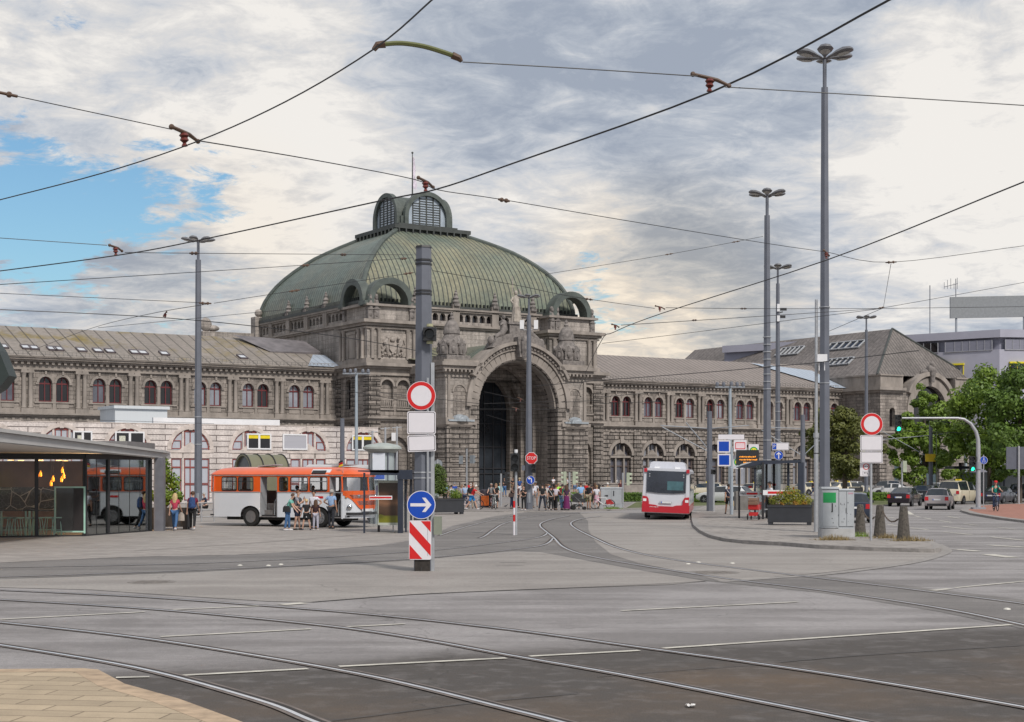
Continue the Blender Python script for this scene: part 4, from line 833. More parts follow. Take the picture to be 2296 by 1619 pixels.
hx.add([(63.0, 7.0, 16.0), (82.8, 7.0, 16.0), ap], [(0, 1, 2)]); hx.build('roof', slate, P)
sl2 = seam('weathered_side_roof', (.15, .132, .125), 1, .9, (.055, .05, .046), .4, .75, ((.33, .34, .36), (.60, .68, 0, .6)), .07)
hx = MB(); hx.add([(63.0, 7.0, 16.0), ap, be, (63.0, 58, 16.0)], [(0, 1, 2, 3)]); hx.add([(82.8, 7.0, 16.0), (82.8, 58, 16.0), be, ap], [(0, 1, 2, 3)]); hx.build('roof', sl2, P)
MB().tube([(63.0, 7.0, 16.05), (72.9, 13.6, 23.35)], .16, 6).tube([(82.8, 7.0, 16.05), (72.9, 13.6, 23.35)], .16, 6).build('roof_ridge', copper_d, P)
hs = Vector((9.9, 0, 7.3)).normalized(); hn = Vector((-7.3, 0, 9.9)).normalized()
for (y0, y1, t0, t1) in ((15, 20.5, 3.2, 5.0), (16.5, 23.5, 7.6, 9.6), (29, 34, 7.4, 9.6)):
 X = Matrix.Translation((63.0, 0, 16.0)) @ Matrix([(0, hs.x, hn.x, 0), (1, 0, 0, 0), (0, hs.z, hn.z, 0), (0, 0, 0, 1)])
 f = MB(X); f.bx(y0, y1, t0, t0 + .12, .05, .3); f.bx(y0, y1, t1 - .12, t1, .05, .3); k = y0
 while k < y1 + .01: f.bx(k, k + .12, t0, t1, .05, .3); k += (y1 - y0 - .12) / 5
 o = f.build('skylight', mat('pale_skylight_frame', (.4, .41, .43), .5), P); MB(X).bx(y0, y1, t0, t1, .08, .14).build('pane', wglass2, o)
MB().add([(61.0, 13.0, 14.45), (63.3, 13.0, 14.45), (63.3, 20, 17.3), (53.5, 22.3, 18.2)], [(0, 1, 2, 3)]).build('roof', bluezinc, P)
# low terrace wall in front of the right wing
tw = MB(Matrix.Translation(L2W(0, 0, 0)) @ Matrix.Rotation(TH, 4, 'Z')); tw.bx(12.5, 37, 9.5, 9.9, 0, 1.15); tw.bx(12.4, 37.1, 9.4, 10.0, 1.15, 1.3)
tw.build('terrace_wall', mat('terrace_stone', (.26, .23, .21), .85, .25, 1), props=('low grey stone terrace wall below the right wing of the station', 'wall', None, None))
# ================================================================ containers hidden behind a stone-pattern hoarding
steel = mat('steel_grey_paint', (.12, .128, .155), .45, .1, 2)
steel_l = mat('steel_grey_light', (.25, .27, .30), .45, .12, 2)
galv = mat('galvanised_post', (.38, .39, .41), .45, .12, 5, metal=.3)
black = mat('black_paint', (.018, .018, .02), .5, .2)
dkblue = mat('dark_blue_frame', (.022, .028, .045), .4, .15)
whitep = mat('white_panel', (.68, .68, .70), .5, .05, 2)
HB = thing('container_office', 'long site office hidden behind pale stone pattern hoarding with red window frames', 'hoarding', L2W(-31, -22, 0), TH)
o_ = 31.0; end = AA(848, -22) + o_
cs_ = [(-30.6 - 5.28 * k) + o_ for k in range(7)]
W = MB(); W.wall([(-44, 0), (end, 0), (end, 6.5), (-44, 6.5)], [archpoly(c, .2, 4.45, 1.65, 12) for c in cs_], 0, .14); W.build('hoarding', stone_w, HB)
T = MB()
for c in cs_:
 T.archring(c, 4.45, 1.68, 2.0, -.06, .02, 14); T.bx(c - 2.0, c + 2.0, -.05, .12, 4.2, 4.42); T.extxz([(c - .95, 4.42), (c + .95, 4.42), (c, 5.05)], -.06, .12); T.bx(c - .16, c + .16, -.1, .02, 6.05, 6.5)
 T.bx(c - .72, c - .56, .02, .12, .2, 6.0); T.bx(c + .56, c + .72, .02, .12, .2, 6.0); T.bx(c - 1.65, c + 1.65, .02, .12, 3.75, 4.2)
T.bx(-44, end, -.04, .5, 6.5, 6.56); T.build('trim', trim_w, HB)
wf = mat('white_frame', (.7, .7, .72), .4, .05)
yb_ = mat('yellow_blind', (.72, .56, .01), .6, .1)
for c in cs_:
 f = MB()
 for x0_, x1_ in ((c - 1.6, c - .78), (c - .5, c + .5), (c + .78, c + 1.6)):
  for z0_, z1_ in ((.3, 1.6), (1.65, 3.0), (3.0, 3.7), (4.5, 5.2 if abs(x0_ - c) > .6 else 5.95)):
   f.bx(x0_, x0_ + .07, .08, .13, z0_, z1_); f.bx(x1_ - .07, x1_, .08, .13, z0_, z1_); f.bx(x0_ + .07, x1_ - .07, .08, .13, z0_, z0_ + .06); f.bx(x0_ + .07, x1_ - .07, .08, .13, z1_ - .06, z1_)
 f.bx(c - .04, c + .04, .07, .13, .3, 5.9); f.archring(c, 4.45, 1.56, 1.65, .07, .13, 12)
 o = f.build('window', mat('rust_red_frame', (.24, .05, .04), .6), HB)
 MB().extxz(archpoly(c, .2, 4.45, 1.64, 12), .135, .145).build('pane', mat('curtain_grey', (.40, .42, .47), .5, .12, 3, stretch=(8, 8, .3)), o)
def office_window(x0_, x1_, z0_, z1_, kind):
 f = MB(); t = .12
 f.bx(x0_, x1_, -.14, -.02, z0_, z0_ + t); f.bx(x0_, x1_, -.14, -.02, z1_ - t, z1_); f.bx(x0_, x0_ + t, -.14, -.02, z0_ + t, z1_ - t); f.bx(x1_ - t, x1_, -.14, -.02, z0_ + t, z1_ - t)
 if kind != 'shut': m_ = (x0_ + x1_) / 2; f.bx(m_ - .09, m_ + .09, -.13, -.02, z0_ + t, z1_ - t)
 o = f.build('window', wf, HB)
 if kind == 'shut': MB().bx(x0_ + t, x1_ - t, -.1, -.05, z0_ + t, z1_ - t).build('shutter', mat('grey_shutter', (.38, .38, .42), .6, .08, 1, stretch=(.2, .2, 30)), o)
 else:
  MB().bx(x0_ + t, x1_ - t, -.07, -.03, z0_ + t, z1_ - t).build('pane', wglass2, o)
  if kind == 'yellow': MB().bx(x0_ + t, x1_ - t, -.09, -.072, z1_ - t - .3, z1_ - t).build('blind', yb_, o)
  else: MB().bx(x0_ + .35, x0_ + .85, -.09, -.072, z0_ + .3, z1_ - .35).build('notice', mat('paper_notice', (.5, .5, .42), .7, .3, 9), o)
for px0, px1, k in ((163, 206, 'p'), (257, 323, 'p'), (553, 607, 'yellow'), (633, 688, 'shut'), (788, 836, 'yellow')):
 office_window(AA(px0, -22) + o_, AA(px1, -22) + o_, 4.5, 5.85, k)
B = MB(); bl, br_ = AA(258, -17) + o_, AA(375, -17) + o_
B.bx(bl, br_, 5, 9, 6.6, 7.9, 0); B.bx(bl - .15, br_ + .15, 4.8, 9.2, 7.9, 8.15, 0); B.build('roof_cabin', mat('white_corrugated', (.56, .58, .60), .5, .06, 3, stretch=(12, 1, .1)), HB)
B = MB(); B.bx(AA(340, -21) + o_, AA(623, -21) + o_, .6, .9, 6.56, 7.05); B.build('parapet_strip', whitep, HB)
B = MB(); B.bx(-44, end - .2, .5, 8, .1, 6.4); B.build('cabin', steel_l, HB)
# ================================================================ glass corner pavilion (cafe) at the left
KP = thing('cafe_pavilion', 'low glass cafe pavilion with a deep flat grey canopy and amber pendant lamps', 'pavilion', (-17, 62, 0))
def kl(x, y, z=0): return (x + 17, y - 62, z)
cg = mat('canopy_grey', (.40, .39, .38), .6, .08, 1); cs2 = mat('canopy_side', (.40, .39, .385), .6, .08, 1); sof = mat('soffit', (.62, .59, .57), .8, .1)
cn = [(-15.4, 66.9), (-17.0, 49.2), (-34, 48.5), (-34, 71), (-16, 71)]
def rise(y, z, k): return z + max(0, 66.9 - y) / 16.9 * k
def tilted(pts, z0, k0, z1, k1, nm, m_):
 n = len(pts); MB().add([kl(x, y, rise(y, z0, k0)) for x, y in pts] + [kl(x, y, rise(y, z1, k1)) for x, y in pts], [tuple(range(n)), tuple(range(n, 2 * n))] + [(i, (i + 1) % n, n + (i + 1) % n, n + i) for i in range(n)]).build(nm, m_, KP)
tilted(cn, 3.2, .37, 3.43, .46, 'canopy', cs2)
tilted([(x + (.12 if i < 2 else 0), y) for i, (x, y) in enumerate(cn)], 3.43, .46, 3.53, .48, 'roof_edge', cg)
tilted([(-15.5, 66.7), (-17.1, 49.4), (-33.9, 48.7), (-33.9, 70.9), (-16.1, 70.9)], 3.17, .37, 3.195, .37, 'soffit', sof)
cafeg = glass('cafe_glass', (.05, .12, .12), .75, .01)
cafed = glass('cafe_glass_dark', (.1, .1, .1), .1, .01)
pts = [(-20.6, 59.5), (-17.15, 60.9), (-15.75, 66.0)]
def pane(p, q, m, mull, n, name='window'):
 p = Vector(p); q = Vector(q); d = q - p
 o = None; f = MB()
 for i in range(n + 1):
  c = p + d * i / n; w_ = .07 if mull[i] else .008; u_ = d.normalized() * w_; v_ = Vector((-u_.y, u_.x)).normalized() * (.06 if mull[i] else .012)
  f.ext([kl(*(c - u_ - v_), .0), kl(*(c + u_ - v_), .0), kl(*(c + u_ + v_), .0), kl(*(c - u_ + v_), .0)], (0, 0, 3.16))
 v_ = Vector((-d.y, d.x)).normalized() * .05
 for z0_, z1_ in ((0, .06), (3.1, 3.32)): f.ext([kl(*(p - v_), z0_), kl(*(q - v_), z0_), kl(*(q + v_), z0_), kl(*(p + v_), z0_)], (0, 0, z1_ - z0_))
 o = f.build('window_frame', black, KP)
 g = MB(); g.ext([kl(*p, .06), kl(*q, .06), kl(*(q + v_ * .3), .06), kl(*(p + v_ * .3), .06)], (0, 0, 3.04)); g.build('pane', m, o)
pane(pts[0], pts[1], cafed, [1, 1, 1], 2); pane(pts[1], pts[2], cafeg, [1, 0, 1, 0, 0, 0, 1], 6); pane((-28, 58.6), pts[0], cafed, [1, 0, 1], 2)
B = MB(); x_, y_, _ = kl(-15.55, 66.45); B.bx(x_ - .1, x_ + .32, y_ - .2, y_ + .2, 0, 3.2); B.build('corner_post', mat('post_grey', (.14, .14, .16), .5), KP)
# interior: back wall, floor, drawn street-plan mural, tables and stools, lamps
B = MB(); B.bx(-17, -1.2, 9.4, 9.6, 0, 3.1); B.bx(-1.3, -1.15, 4.9, 9.4, 0, 3.1); B.build('back_wall', mat('brown_wall', (.16, .085, .05), .8, .4, .5), KP)
MB().add([(-17, -2.5, .012), (-3.7, -2.0, .012), (-.4, -.6, .012), (1.0, 4.6, .012), (-1, 9, .012), (-17, 9, .012)], [(0, 1, 2, 3, 4, 5)]).build('floor', mat('cafe_floor', (.10, .09, .085), .4), KP)
mural, mnt, mb_ = newmat('street_plan_mural'); L3 = mnt.links
tc3 = nn(mnt, 'ShaderNodeTexCoord'); v1 = nn(mnt, 'ShaderNodeTexVoronoi', feature='DISTANCE_TO_EDGE', Scale=1.6); v2 = nn(mnt, 'ShaderNodeTexVoronoi', feature='DISTANCE_TO_EDGE', Scale=5.0)
L3.new(tc3.outputs['Object'], v1.inputs['Vector']); L3.new(tc3.outputs['Object'], v2.inputs['Vector'])
a1_ = nn(mnt, 'ShaderNodeMath', operation='LESS_THAN'); L3.new(v1.outputs[0], a1_.inputs[0]); a1_.inputs[1].default_value = .022
a2_ = nn(mnt, 'ShaderNodeMath', operation='LESS_THAN'); L3.new(v2.outputs[0], a2_.inputs[0]); a2_.inputs[1].default_value = .02
a3_ = nn(mnt, 'ShaderNodeMath', operation='MULTIPLY_ADD'); L3.new(a2_.outputs[0], a3_.inputs[0]); a3_.inputs[1].default_value = .35; L3.new(a1_.outputs[0], a3_.inputs[2])
mxm = nn(mnt, 'ShaderNodeMix', data_type='RGBA'); L3.new(a3_.outputs[0], mxm.inputs[0]); mxm.inputs[6].default_value = (.05, .038, .03, 1); mxm.inputs[7].default_value = (.55, .46, .38, 1); L3.new(mxm.outputs[2], mb_.inputs['Base Color'])
B = MB(); B.bx(-17, -1.3, 1.2, 1.3, .95, 1.95); B.build('mural_screen', mural, KP)
mint = mat('mint_metal', (.36, .58, .48), .5, .1); amber = mat('amber_lamp', (1, .45, .02), .5, .05, emis=((1, .27, .01), 1.3)); ceill = mat('ceiling_spot', (1, .6, .2), .5, .05, emis=((1, .62, .2), 2.2))
def pk(px, py, Y): p = PY(px, py, Y); return p
for i, (px, lb) in enumerate(((12, 'mint bar stool nearest the left edge inside the cafe'), (28, 'mint bar stool second from the left behind the cafe glass'), (40, 'mint bar stool left of the dark cafe window bar'), (72, 'mint bar stool just right of the dark cafe window bar'), (84, 'mint bar stool beside the middle high table in the cafe'), (112, 'mint bar stool right of the middle high table in the cafe'), (130, 'mint bar stool furthest right behind the cafe glass'))):
 p = PY(px, 1060, 60.6 + (px > 100) * .3); p.z = .012
 B = MB(); B.tube([(.16, 0, .72), (-.16, 0, .72)], .02, 5)
 for sx in (-1, 1):
  for sy in (-1, 1): B.tube([(sx * .22, sy * .22, 0), (sx * .13, sy * .13, .72)], .016, 5)
 B.bx(-.2, .2, -.2, .2, .72, .76); B.tube([(-.19, -.19, .25), (.19, -.19, .25), (.19, .19, .25), (-.19, .19, .25), (-.19, -.19, .25)], .012, 4)
 B.build('bar_stool', mint, None, loc=p, props=(lb, 'stool', 'mint bar stools in the cafe', None))
for px, lb in ((35, 'left high table with mint legs behind the cafe glass'), (98, 'right high table with mint legs behind the cafe glass')):
 p = PY(px, 1060, 61.3); p.z = .012
 t_ = thing('high_table', lb, 'table', p, 0, 'high tables in the cafe')
 B = MB(); B.bx(-.75, .75, -.3, .3, 1.0, 1.05); B.build('tabletop', black, t_)
 for sx in (-1, 1): B = MB(); B.bx(sx * .65 - .03, sx * .65 + .03, -.25, -.2, 0, 1.0); B.bx(sx * .65 - .03, sx * .65 + .03, .2, .25, 0, 1.0); B.build('leg', mint, t_)
for i, (px, py) in enumerate(((84, 1064), (91, 1062), (119, 1073), (114.5, 1083), (140, 1054), (143, 1066), (138, 1074))):
 p = PY(px, py, 63.5); pos = ('farthest left', 'second from left', 'upper of the middle two', 'lowest of all', 'topmost of the right three', 'middle of the right three', 'lowest of the right three')[i]
 t_ = thing('pendant_lamp', 'amber glowing bottle lamp hanging in the cafe, ' + pos, 'lamp', p, 0, 'amber pendant lamps in the cafe')
 B = MB(); B.lathe([(.001, -.12), (.05, -.12), (.055, .02), (.02, .07), (.02, .12)], n=10); B.build('lamp_shade', amber, t_, smooth=True); B = MB(); B.tube([(0, 0, .17), (0, 0, 3.1 - p.z)], .008, 4); B.build('cable', black, t_)
for i, (px, Y_) in enumerate(((24, 63), (47, 64.5), (90, 62.5), (90, 65), (132, 64), (146, 66))):
 p = PY(px, 1000, Y_); p.z = 3.1
 B = MB(); B.lathe([(.001, -.02), (.13, -.02), (.13, 0.0)], n=10); B.build('ceiling_spot', ceill, KP, loc=Vector(kl(p.x, p.y, 3.08)))
t_ = thing('menu_board', 'tall mint framed menu board on castors at the right of the cafe front', 'board', (PY(159, 1, 60.9).x, 60.75, 0.0))
B = MB(); B.bx(-.62, -.56, -.03, .03, .12, 2.0); B.bx(.56, .62, -.03, .03, .12, 2.0); B.bx(-.56, .56, -.03, .03, 1.94, 2.0); B.bx(-.56, .56, -.03, .03, .16, .22); B.build('frame', mint, t_)
MB().bx(-.55, .55, -.01, .01, .22, 1.94).build('board', mat('menu_black', (.025, .02, .02), .5), t_)
for s in (-.55, .55): MB().lathe([(.001, -.02), (.06, -.02), (.06, .02), (.001, .02)], (s, 0, .06), 10, axis='y').build('castor', black, t_)
pl_ = bpy.data.lights.new('pendant_glow', 'POINT'); pl_.energy = 280; pl_.color = (1, .62, .3); pl_.shadow_soft_size = .3; plo = bpy.data.objects.new('pendant_glow', pl_); COL.objects.link(plo); plo.location = (-17.8, 64, 2.6)
# roof plant of the pavilion, low parapet
B = MB(); B.bx(-3.8, 3.0, -3, 2.2, 3.52, 3.95); B.build('roof_box', mat('roof_box', (.16, .15, .15), .6), KP, loc=(-3.0, 8.0, 0))
# edge of a dark green sign panel at top left; post added outside the view
aw = thing('edge_sign_panel', 'dark green sign panel edge poking in at the left edge below the roof skylights', 'awning', (-11.3, 30.5, 0))
p0, p1, p2 = PY(-60, 700, 30.5), PY(-2, 786, 30.5), PY(20, 842, 30.5); p3 = PY(-2, 870, 30.5); off = Vector((11.3, -30.5, 0))
MB().ext([p + off for p in (p0, p1, p2, p3, PY(-60, 905, 30.5))], (0, .5, 0)).build('canopy', mat('sign_panel_green', (.025, .035, .032), .5), aw)
MB().tube([(-.6, .2, 0), (-.6, .2, 5.0)], .06, 8).build('post', black, aw)
# ================================================================ leafy things
def leaf_mat(name, c, c2):
 m, nt, b = newmat(name); L = nt.links
 tc = nn(nt, 'ShaderNodeTexCoord'); nz = nn(nt, 'ShaderNodeTexNoise', Scale=.9, Detail=4.0); L.new(tc.outputs['Object'], nz.inputs['Vector'])
 n2 = nn(nt, 'ShaderNodeTexNoise', Scale=13.0, Detail=2.0); L.new(tc.outputs['Object'], n2.inputs['Vector'])
 a = nn(nt, 'ShaderNodeMath', operation='ADD'); L.new(nz.outputs[0], a.inputs[0]); L.new(n2.outputs[0], a.inputs[1])
 r = nn(nt, 'ShaderNodeMapRange'); L.new(a.outputs[0], r.inputs[0])
 for i, v in enumerate((.75, 1.25, 0, 1)): r.inputs[i + 1].default_value = v
 mx = nn(nt, 'ShaderNodeMix', data_type='RGBA'); L.new(r.outputs[0], mx.inputs[0]); mx.inputs[6].default_value = c4(c); mx.inputs[7].default_value = c4(c2); L.new(mx.outputs[2], b.inputs['Base Color'])
 b.inputs['Roughness'].default_value = .55
 tr = nn(nt, 'ShaderNodeBsdfTranslucent'); L.new(mx.outputs[2], tr.inputs[0]); ms = nn(nt, 'ShaderNodeMixShader'); ms.inputs[0].default_value = .3
 out = [n for n in nt.nodes if n.type == 'OUTPUT_MATERIAL'][0]; L.new(b.outputs[0], ms.inputs[1]); L.new(tr.outputs[0], ms.inputs[2]); L.new(ms.outputs[0], out.inputs[0])
 return m
leaf1 = leaf_mat('leaf_bright', (.075, .135, .018), (.25, .36, .045)); leaf2 = leaf_mat('leaf_deep', (.05, .10, .018), (.17, .27, .04)); leaf3 = leaf_mat('leaf_olive', (.085, .10, .025), (.18, .19, .045)); leaf4 = leaf_mat('leaf_yellow', (.10, .14, .02), (.40, .36, .03)); leaf5 = leaf_mat('shrub_green', (.06, .10, .02), (.15, .21, .04)); orange_l = leaf_mat('leaf_orange', (.3, .14, .02), (.45, .25, .03)); silver = leaf_mat('leaf_silver', (.30, .34, .33), (.45, .5, .48))
bark = mat('bark', (.085, .065, .05), .9, .3, 3, bump=.8)
def leaves(mb, c, rad, n, size, rng, shell=.45, asp=.6, mi=0):
 for _ in range(n):
  d = Vector((rng.gauss(0, 1), rng.gauss(0, 1), rng.gauss(0, 1))).normalized(); r = rng.uniform(shell, 1) ** .6
  p = Vector((c[0] + d.x * rad[0] * r, c[1] + d.y * rad[1] * r, c[2] + d.z * rad[2] * r))
  nrm = (d + Vector((rng.uniform(-.8, .8), rng.uniform(-.8, .8), rng.uniform(-.3, 1.0)))).normalized(); t = nrm.orthogonal().normalized(); t = Matrix.Rotation(rng.uniform(0, 6.28), 3, nrm) @ t; u = nrm.cross(t)
  s = size * rng.uniform(.6, 1.3)
  mb.add([p - t * s * .5, p + u * s * asp * .5, p + t * s * .5, p - u * s * asp * .5], [(0, 1, 2, 3)], mi)
def tree(px, py, Y, h, crown, label, lm, seed, n=5200, size=.42, trunk_h=3.0, rr=(1, 1), group='street trees by the station'):
 """crown: list of (dx, dz, r) clumps in metres relative to the foot"""
 rng = random.Random(seed); p = PY(px, py, Y); p.z = 0
 t_ = thing('street_tree', label, 'tree', p, 0, group)
 T = MB(); T.tube([(0, 0, 0), (.05, 0, trunk_h * .6), (0, .05, trunk_h), (.1, 0, h * .6), (0, 0, h * .85)], [.26, .2, .17, .12, .04], 8)
 for c in crown[::2]: T.tube([(0, 0, trunk_h * .8 + rng.random()), (c[0] * .5, rng.uniform(-.5, .5), (trunk_h + c[1]) / 2 + .5), (c[0] * .9, 0, c[1])], [.1, .07, .03], 5)
 T.build('trunk', bark, t_, smooth=True)
 C = MB(); tot = sum(c[2] ** 2 for c in crown)
 for c in crown:
  k = max(5, int(7 * c[2] / 1.5))
  sub = [(c[0] + rng.gauss(0, .55) * c[2], rng.gauss(0, .6) * c[2] * rr[0], c[1] + rng.gauss(0, .5) * c[2], c[2] * rng.uniform(.36, .72)) for _ in range(k)]
  m_ = int(n * c[2] ** 2 / tot / k)
  for s in sub: leaves(C, s[:3], (s[3], s[3], s[3] * .8), m_, size, rng)
 C.build('crown', lm, t_)
tree(2072, 1100, 148, 11, [(0.0, 9.3, 1.22), (-1.14, 7.6, 1.48), (1.06, 7.9, 1.48), (-2.29, 5.5, 1.39), (2.29, 5.8, 1.65), (0.0, 6.2, 1.91), (-1.58, 3.8, 1.48), (1.58, 4.0, 1.65), (2.82, 4.2, 1.04), (-2.64, 4.2, 0.87), (0.18, 2.9, 1.13), (-0.18, 10.2, 0.7)], 'broad green street tree in front of the arched end of the station', leaf1, 1, 15000, .36)
tree(2218, 1072, 135, 11, [(-.3, 10.3, 1.7), (-2.2, 8.6, 1.7), (1.5, 9.0, 1.9), (-1.6, 6.6, 2.0), (1.6, 6.8, 2.2), (-2.0, 4.6, 1.9), (1.5, 4.4, 2.2), (3.2, 6.0, 1.6), (0, 3.6, 1.6), (-3.6, 7.2, 1.0)], 'dense green tree left of the grey road sign back at the right', leaf1, 2, 17000, .36)
tree(2285, 1072, 128, 12, [(0, 10.0, 1.8), (-1.5, 8.6, 1.8), (1.6, 8.6, 2), (0, 6.6, 2.4), (-1.4, 4.6, 2.0), (1.8, 4.5, 2.2), (.2, 3.2, 1.4)], 'dense green tree cut off by the right edge of the picture', leaf2, 3, 15000, .36)
tree(1893, 1100, 125, 9, [(.2, 7.6, 1.1), (-1.0, 6.6, 1.2), (1.0, 6.4, 1.3), (-1.3, 4.9, 1.3), (1.0, 4.8, 1.5), (0, 3.6, 1.4), (-.6, 5.9, 1.3), (-2.2, 6.0, .9), (0.2, 2.6, 1.0)], 'thinner olive green tree right behind the tall grey lamp post', leaf3, 4, 9500, .3)
tree(1853, 1090, 132, 8, [(0, 6.0, 1.4), (-.8, 5.0, 1.2), (.7, 4.6, 1.2), (0, 3.6, 1.2)], 'small olive tree half hidden left of the tall grey lamp post', leaf3, 5, 4500, .3)
def hedge(x0_, x1_, y_, Y_, h_, label):
 a, b_ = PY(x0_, y_, Y_), PY(x1_, y_, Y_); rng = random.Random(x0_)
 p = a.copy(); p.z = 0; n = int((b_ - a).length * 220); ln = (b_ - a).length
 C = MB(); C.bx(.1, ln - .1, .1, .8, .02, h_ - .1, 0)
 for _ in range(n):
  q = Vector((rng.uniform(0, ln), rng.uniform(0, .9), rng.uniform(.05, h_))); f_ = rng.choice((0, 1, 2))
  if f_ == 0: q.y = rng.uniform(-.05, .1)
  if f_ == 1: q.z = h_ + rng.uniform(-.1, .06)
  s = .11; t = Vector((rng.gauss(0, 1), rng.gauss(0, 1), rng.gauss(0, 1))).normalized(); u = t.orthogonal().normalized()
  C.add([q - t * s, q + u * s * .6, q + t * s, q - u * s * .6], [(0, 1, 2, 3)])
 C.build('hedge', leaf2, None, loc=p, props=(label, 'hedge', 'clipped hedges between the carriageways', None))
hedge(1228, 1440, 1120, 133, .75, 'clipped green hedge behind the waiting crowd and the grey cabinet')
hedge(1540, 1640, 1120, 128, .75, 'clipped green hedge right of the white and red bus')
hedge(1920, 2005, 1120, 134, .75, 'short clipped hedge in front of the parked white saloon car')
# ================================================================ planters
pl_m = mat('anthracite_planter', (.028, .03, .036), .5, .15, 2)
def planter(p, L_, W_, H_, rz, label):
 t_ = thing('planter', label, 'planter', p, rz, 'black street planters')
 B = MB(); B.bx(-L_ / 2, L_ / 2, -W_ / 2, W_ / 2, .12, H_); B.bx(-L_ / 2 - .03, L_ / 2 + .03, -W_ / 2 - .03, W_ / 2 + .03, H_ - .1, H_)
 B.build('box', pl_m, t_)
 for sx in (-1, 1):
  for sy in (-1, 1): MB().bx(sx * (L_ / 2 - .12) - .1, sx * (L_ / 2 - .12) + .1, sy * (W_ / 2 - .12) - .1, sy * (W_ / 2 - .12) + .1, 0, .12).build('foot', pl_m, t_)
 MB().bx(-L_ / 2 + .08, L_ / 2 - .08, -W_ / 2 + .08, W_ / 2 - .08, H_, H_ + .03).build('soil', mat('soil', (.04, .03, .02), .95), t_)
 return t_
def shrub(p, clumps, label, lm, size, n, name='shrub', cat='shrub', stem=True):
 t_ = thing(name, label, cat, p); rng = random.Random(int(abs(p[0] * 100)))
 if stem:
  T = MB()
  for c in clumps: T.tube([(0, 0, 0), (c[0] * .5, c[1] * .5, c[2] * .5), (c[0], c[1], c[2])], [.035, .025, .012], 5)
  T.build('stem', bark, t_)
 C = MB(); tot = sum(c[3] * c[3] for c in clumps)
 for c in clumps: leaves(C, c[:3], (c[3], c[3], c[3] * (c[4] if len(c) > 4 else 1)), int(n * c[3] ** 2 / tot), size, rng, .2)
 C.build('foliage', lm, t_)
p = G(1770, 1182); p.z = .13; p.y = 70.5; p.x = (1771 - CX) / F * 70.5
planter(p, 2.0, .95, .92, R(-12), 'large black planter with yellow flowering shrubs beside the right bus shelter')
shrub(p + Vector((0, 0, .94)), [(-.75, 0, .18, .28), (-.35, 0, .35, .36), (0, 0, .5, .4), (.3, 0, .35, .38), (.7, 0, .22, .34), (-.2, -.2, .12, .25), (.4, -.2, .1, .25)], 'yellow and green flowering shrubs filling the right planter', leaf4, .085, 2600, stem=False)
shrub(p + Vector((.2, -.32, .94)), [(0, 0, .05, .18), (.4, 0, .05, .18), (-.6, .05, .03, .14)], 'low orange blossoms at the front rim of the right planter', orange_l, .06, 500, stem=False)
p = G(994, 1153); planter(p, 2.3, 1.1, .95, R(25), 'black planter with dark bush right of the big sign pole')
shrub(p + Vector((-.35, 0, .98)), [(0, 0, .9, .55), (.1, 0, 1.5, .5), (-.3, 0, 1.2, .5), (.25, .1, .6, .5), (-.2, 0, .5, .5), (0, 0, 1.85, .3)], 'tall dark green bush in the planter right of the big sign pole', leaf5, .13, 3800)
shrub(p + Vector((.65, 0, .98)), [(0, 0, .3, .36), (.2, 0, .2, .3)], 'small round green bush on the right side of the middle planter', leaf1, .09, 900)
shrub(p + Vector((-.5, -.4, .98)), [(0, 0, .15, .3, .6)], 'silver grey foliage at the front of the middle planter', silver, .08, 400, stem=False)
p = G(381, 1187); planter(p, 1.75, .6, .95, R(-2), 'black planter with bamboo beside the cafe corner post')
shrub(p + Vector((-.2, 0, .98)), [(.05, 0, .6, .38, 1.3), (-.25, 0, .9, .32, 1.5), (.1, 0, 1.5, .28, 1.8), (.4, 0, 1.1, .3, 1.6), (.0, 0, 2.0, .18, 2), (-.45, 0, .5, .3), (.5, 0, .5, .3)], 'tall bright green bamboo in the planter by the cafe', leaf1, .17, 1500, 'bamboo', 'plant')
# dry tufts by the cabinet and bollards
for i, (px, py, n_, lb) in enumerate(((1870, 1211, 260, 'dry brown grass tuft at the foot of the grey cabinet'), (1922, 1203, 160, 'green weeds between the grey cabinet and first bollard'), (1990, 1207, 200, 'dry weeds around the middle concrete bollard'), (2045, 1213, 200, 'dry weeds at the foot of the last concrete bollard'), (1372, 1141, 250, 'patch of green grass beside the leaning rental bicycle'))):
 p = G(px, py, .13); p.z = .128; rng = random.Random(i + 50); C = MB()
 for _ in range(n_):
  q = Vector((rng.gauss(0, .33), rng.gauss(0, .12), 0)); hgt = rng.uniform(.06, .26) * math.exp(-q.x ** 2 * 2); d_ = Vector((rng.gauss(0, .08), rng.gauss(0, .08), hgt)); C.add([q - Vector((.012, 0, 0)), q + Vector((.012, 0, 0)), q + d_], [(0, 1, 2)])
 C.build('grass_tuft', mat('dry_grass', (.20, .15, .07), .9, .4, 6) if i not in (1, 4) else leaf1, None, loc=p, props=(lb, 'weeds', None, 'stuff'))
# ================================================================ office block at the far right
ob = mat('lilac_render', (.36, .355, .42), .8, .08, .3); ob2 = mat('lilac_band', (.24, .24, .30), .7, .08, .5)
OB = thing('office_building', 'modern lilac grey office block with yellow window hoods behind the trees', 'building', (95, 262, 0))
AZ = math.atan2(0.62, -1.0)
M_ = Matrix.Rotation(R(33), 4, 'Z')
def obx(name, m, *a, par=None): b_ = MB(M_); b_.bx(*a); return b_.build(name, m, par or OB)
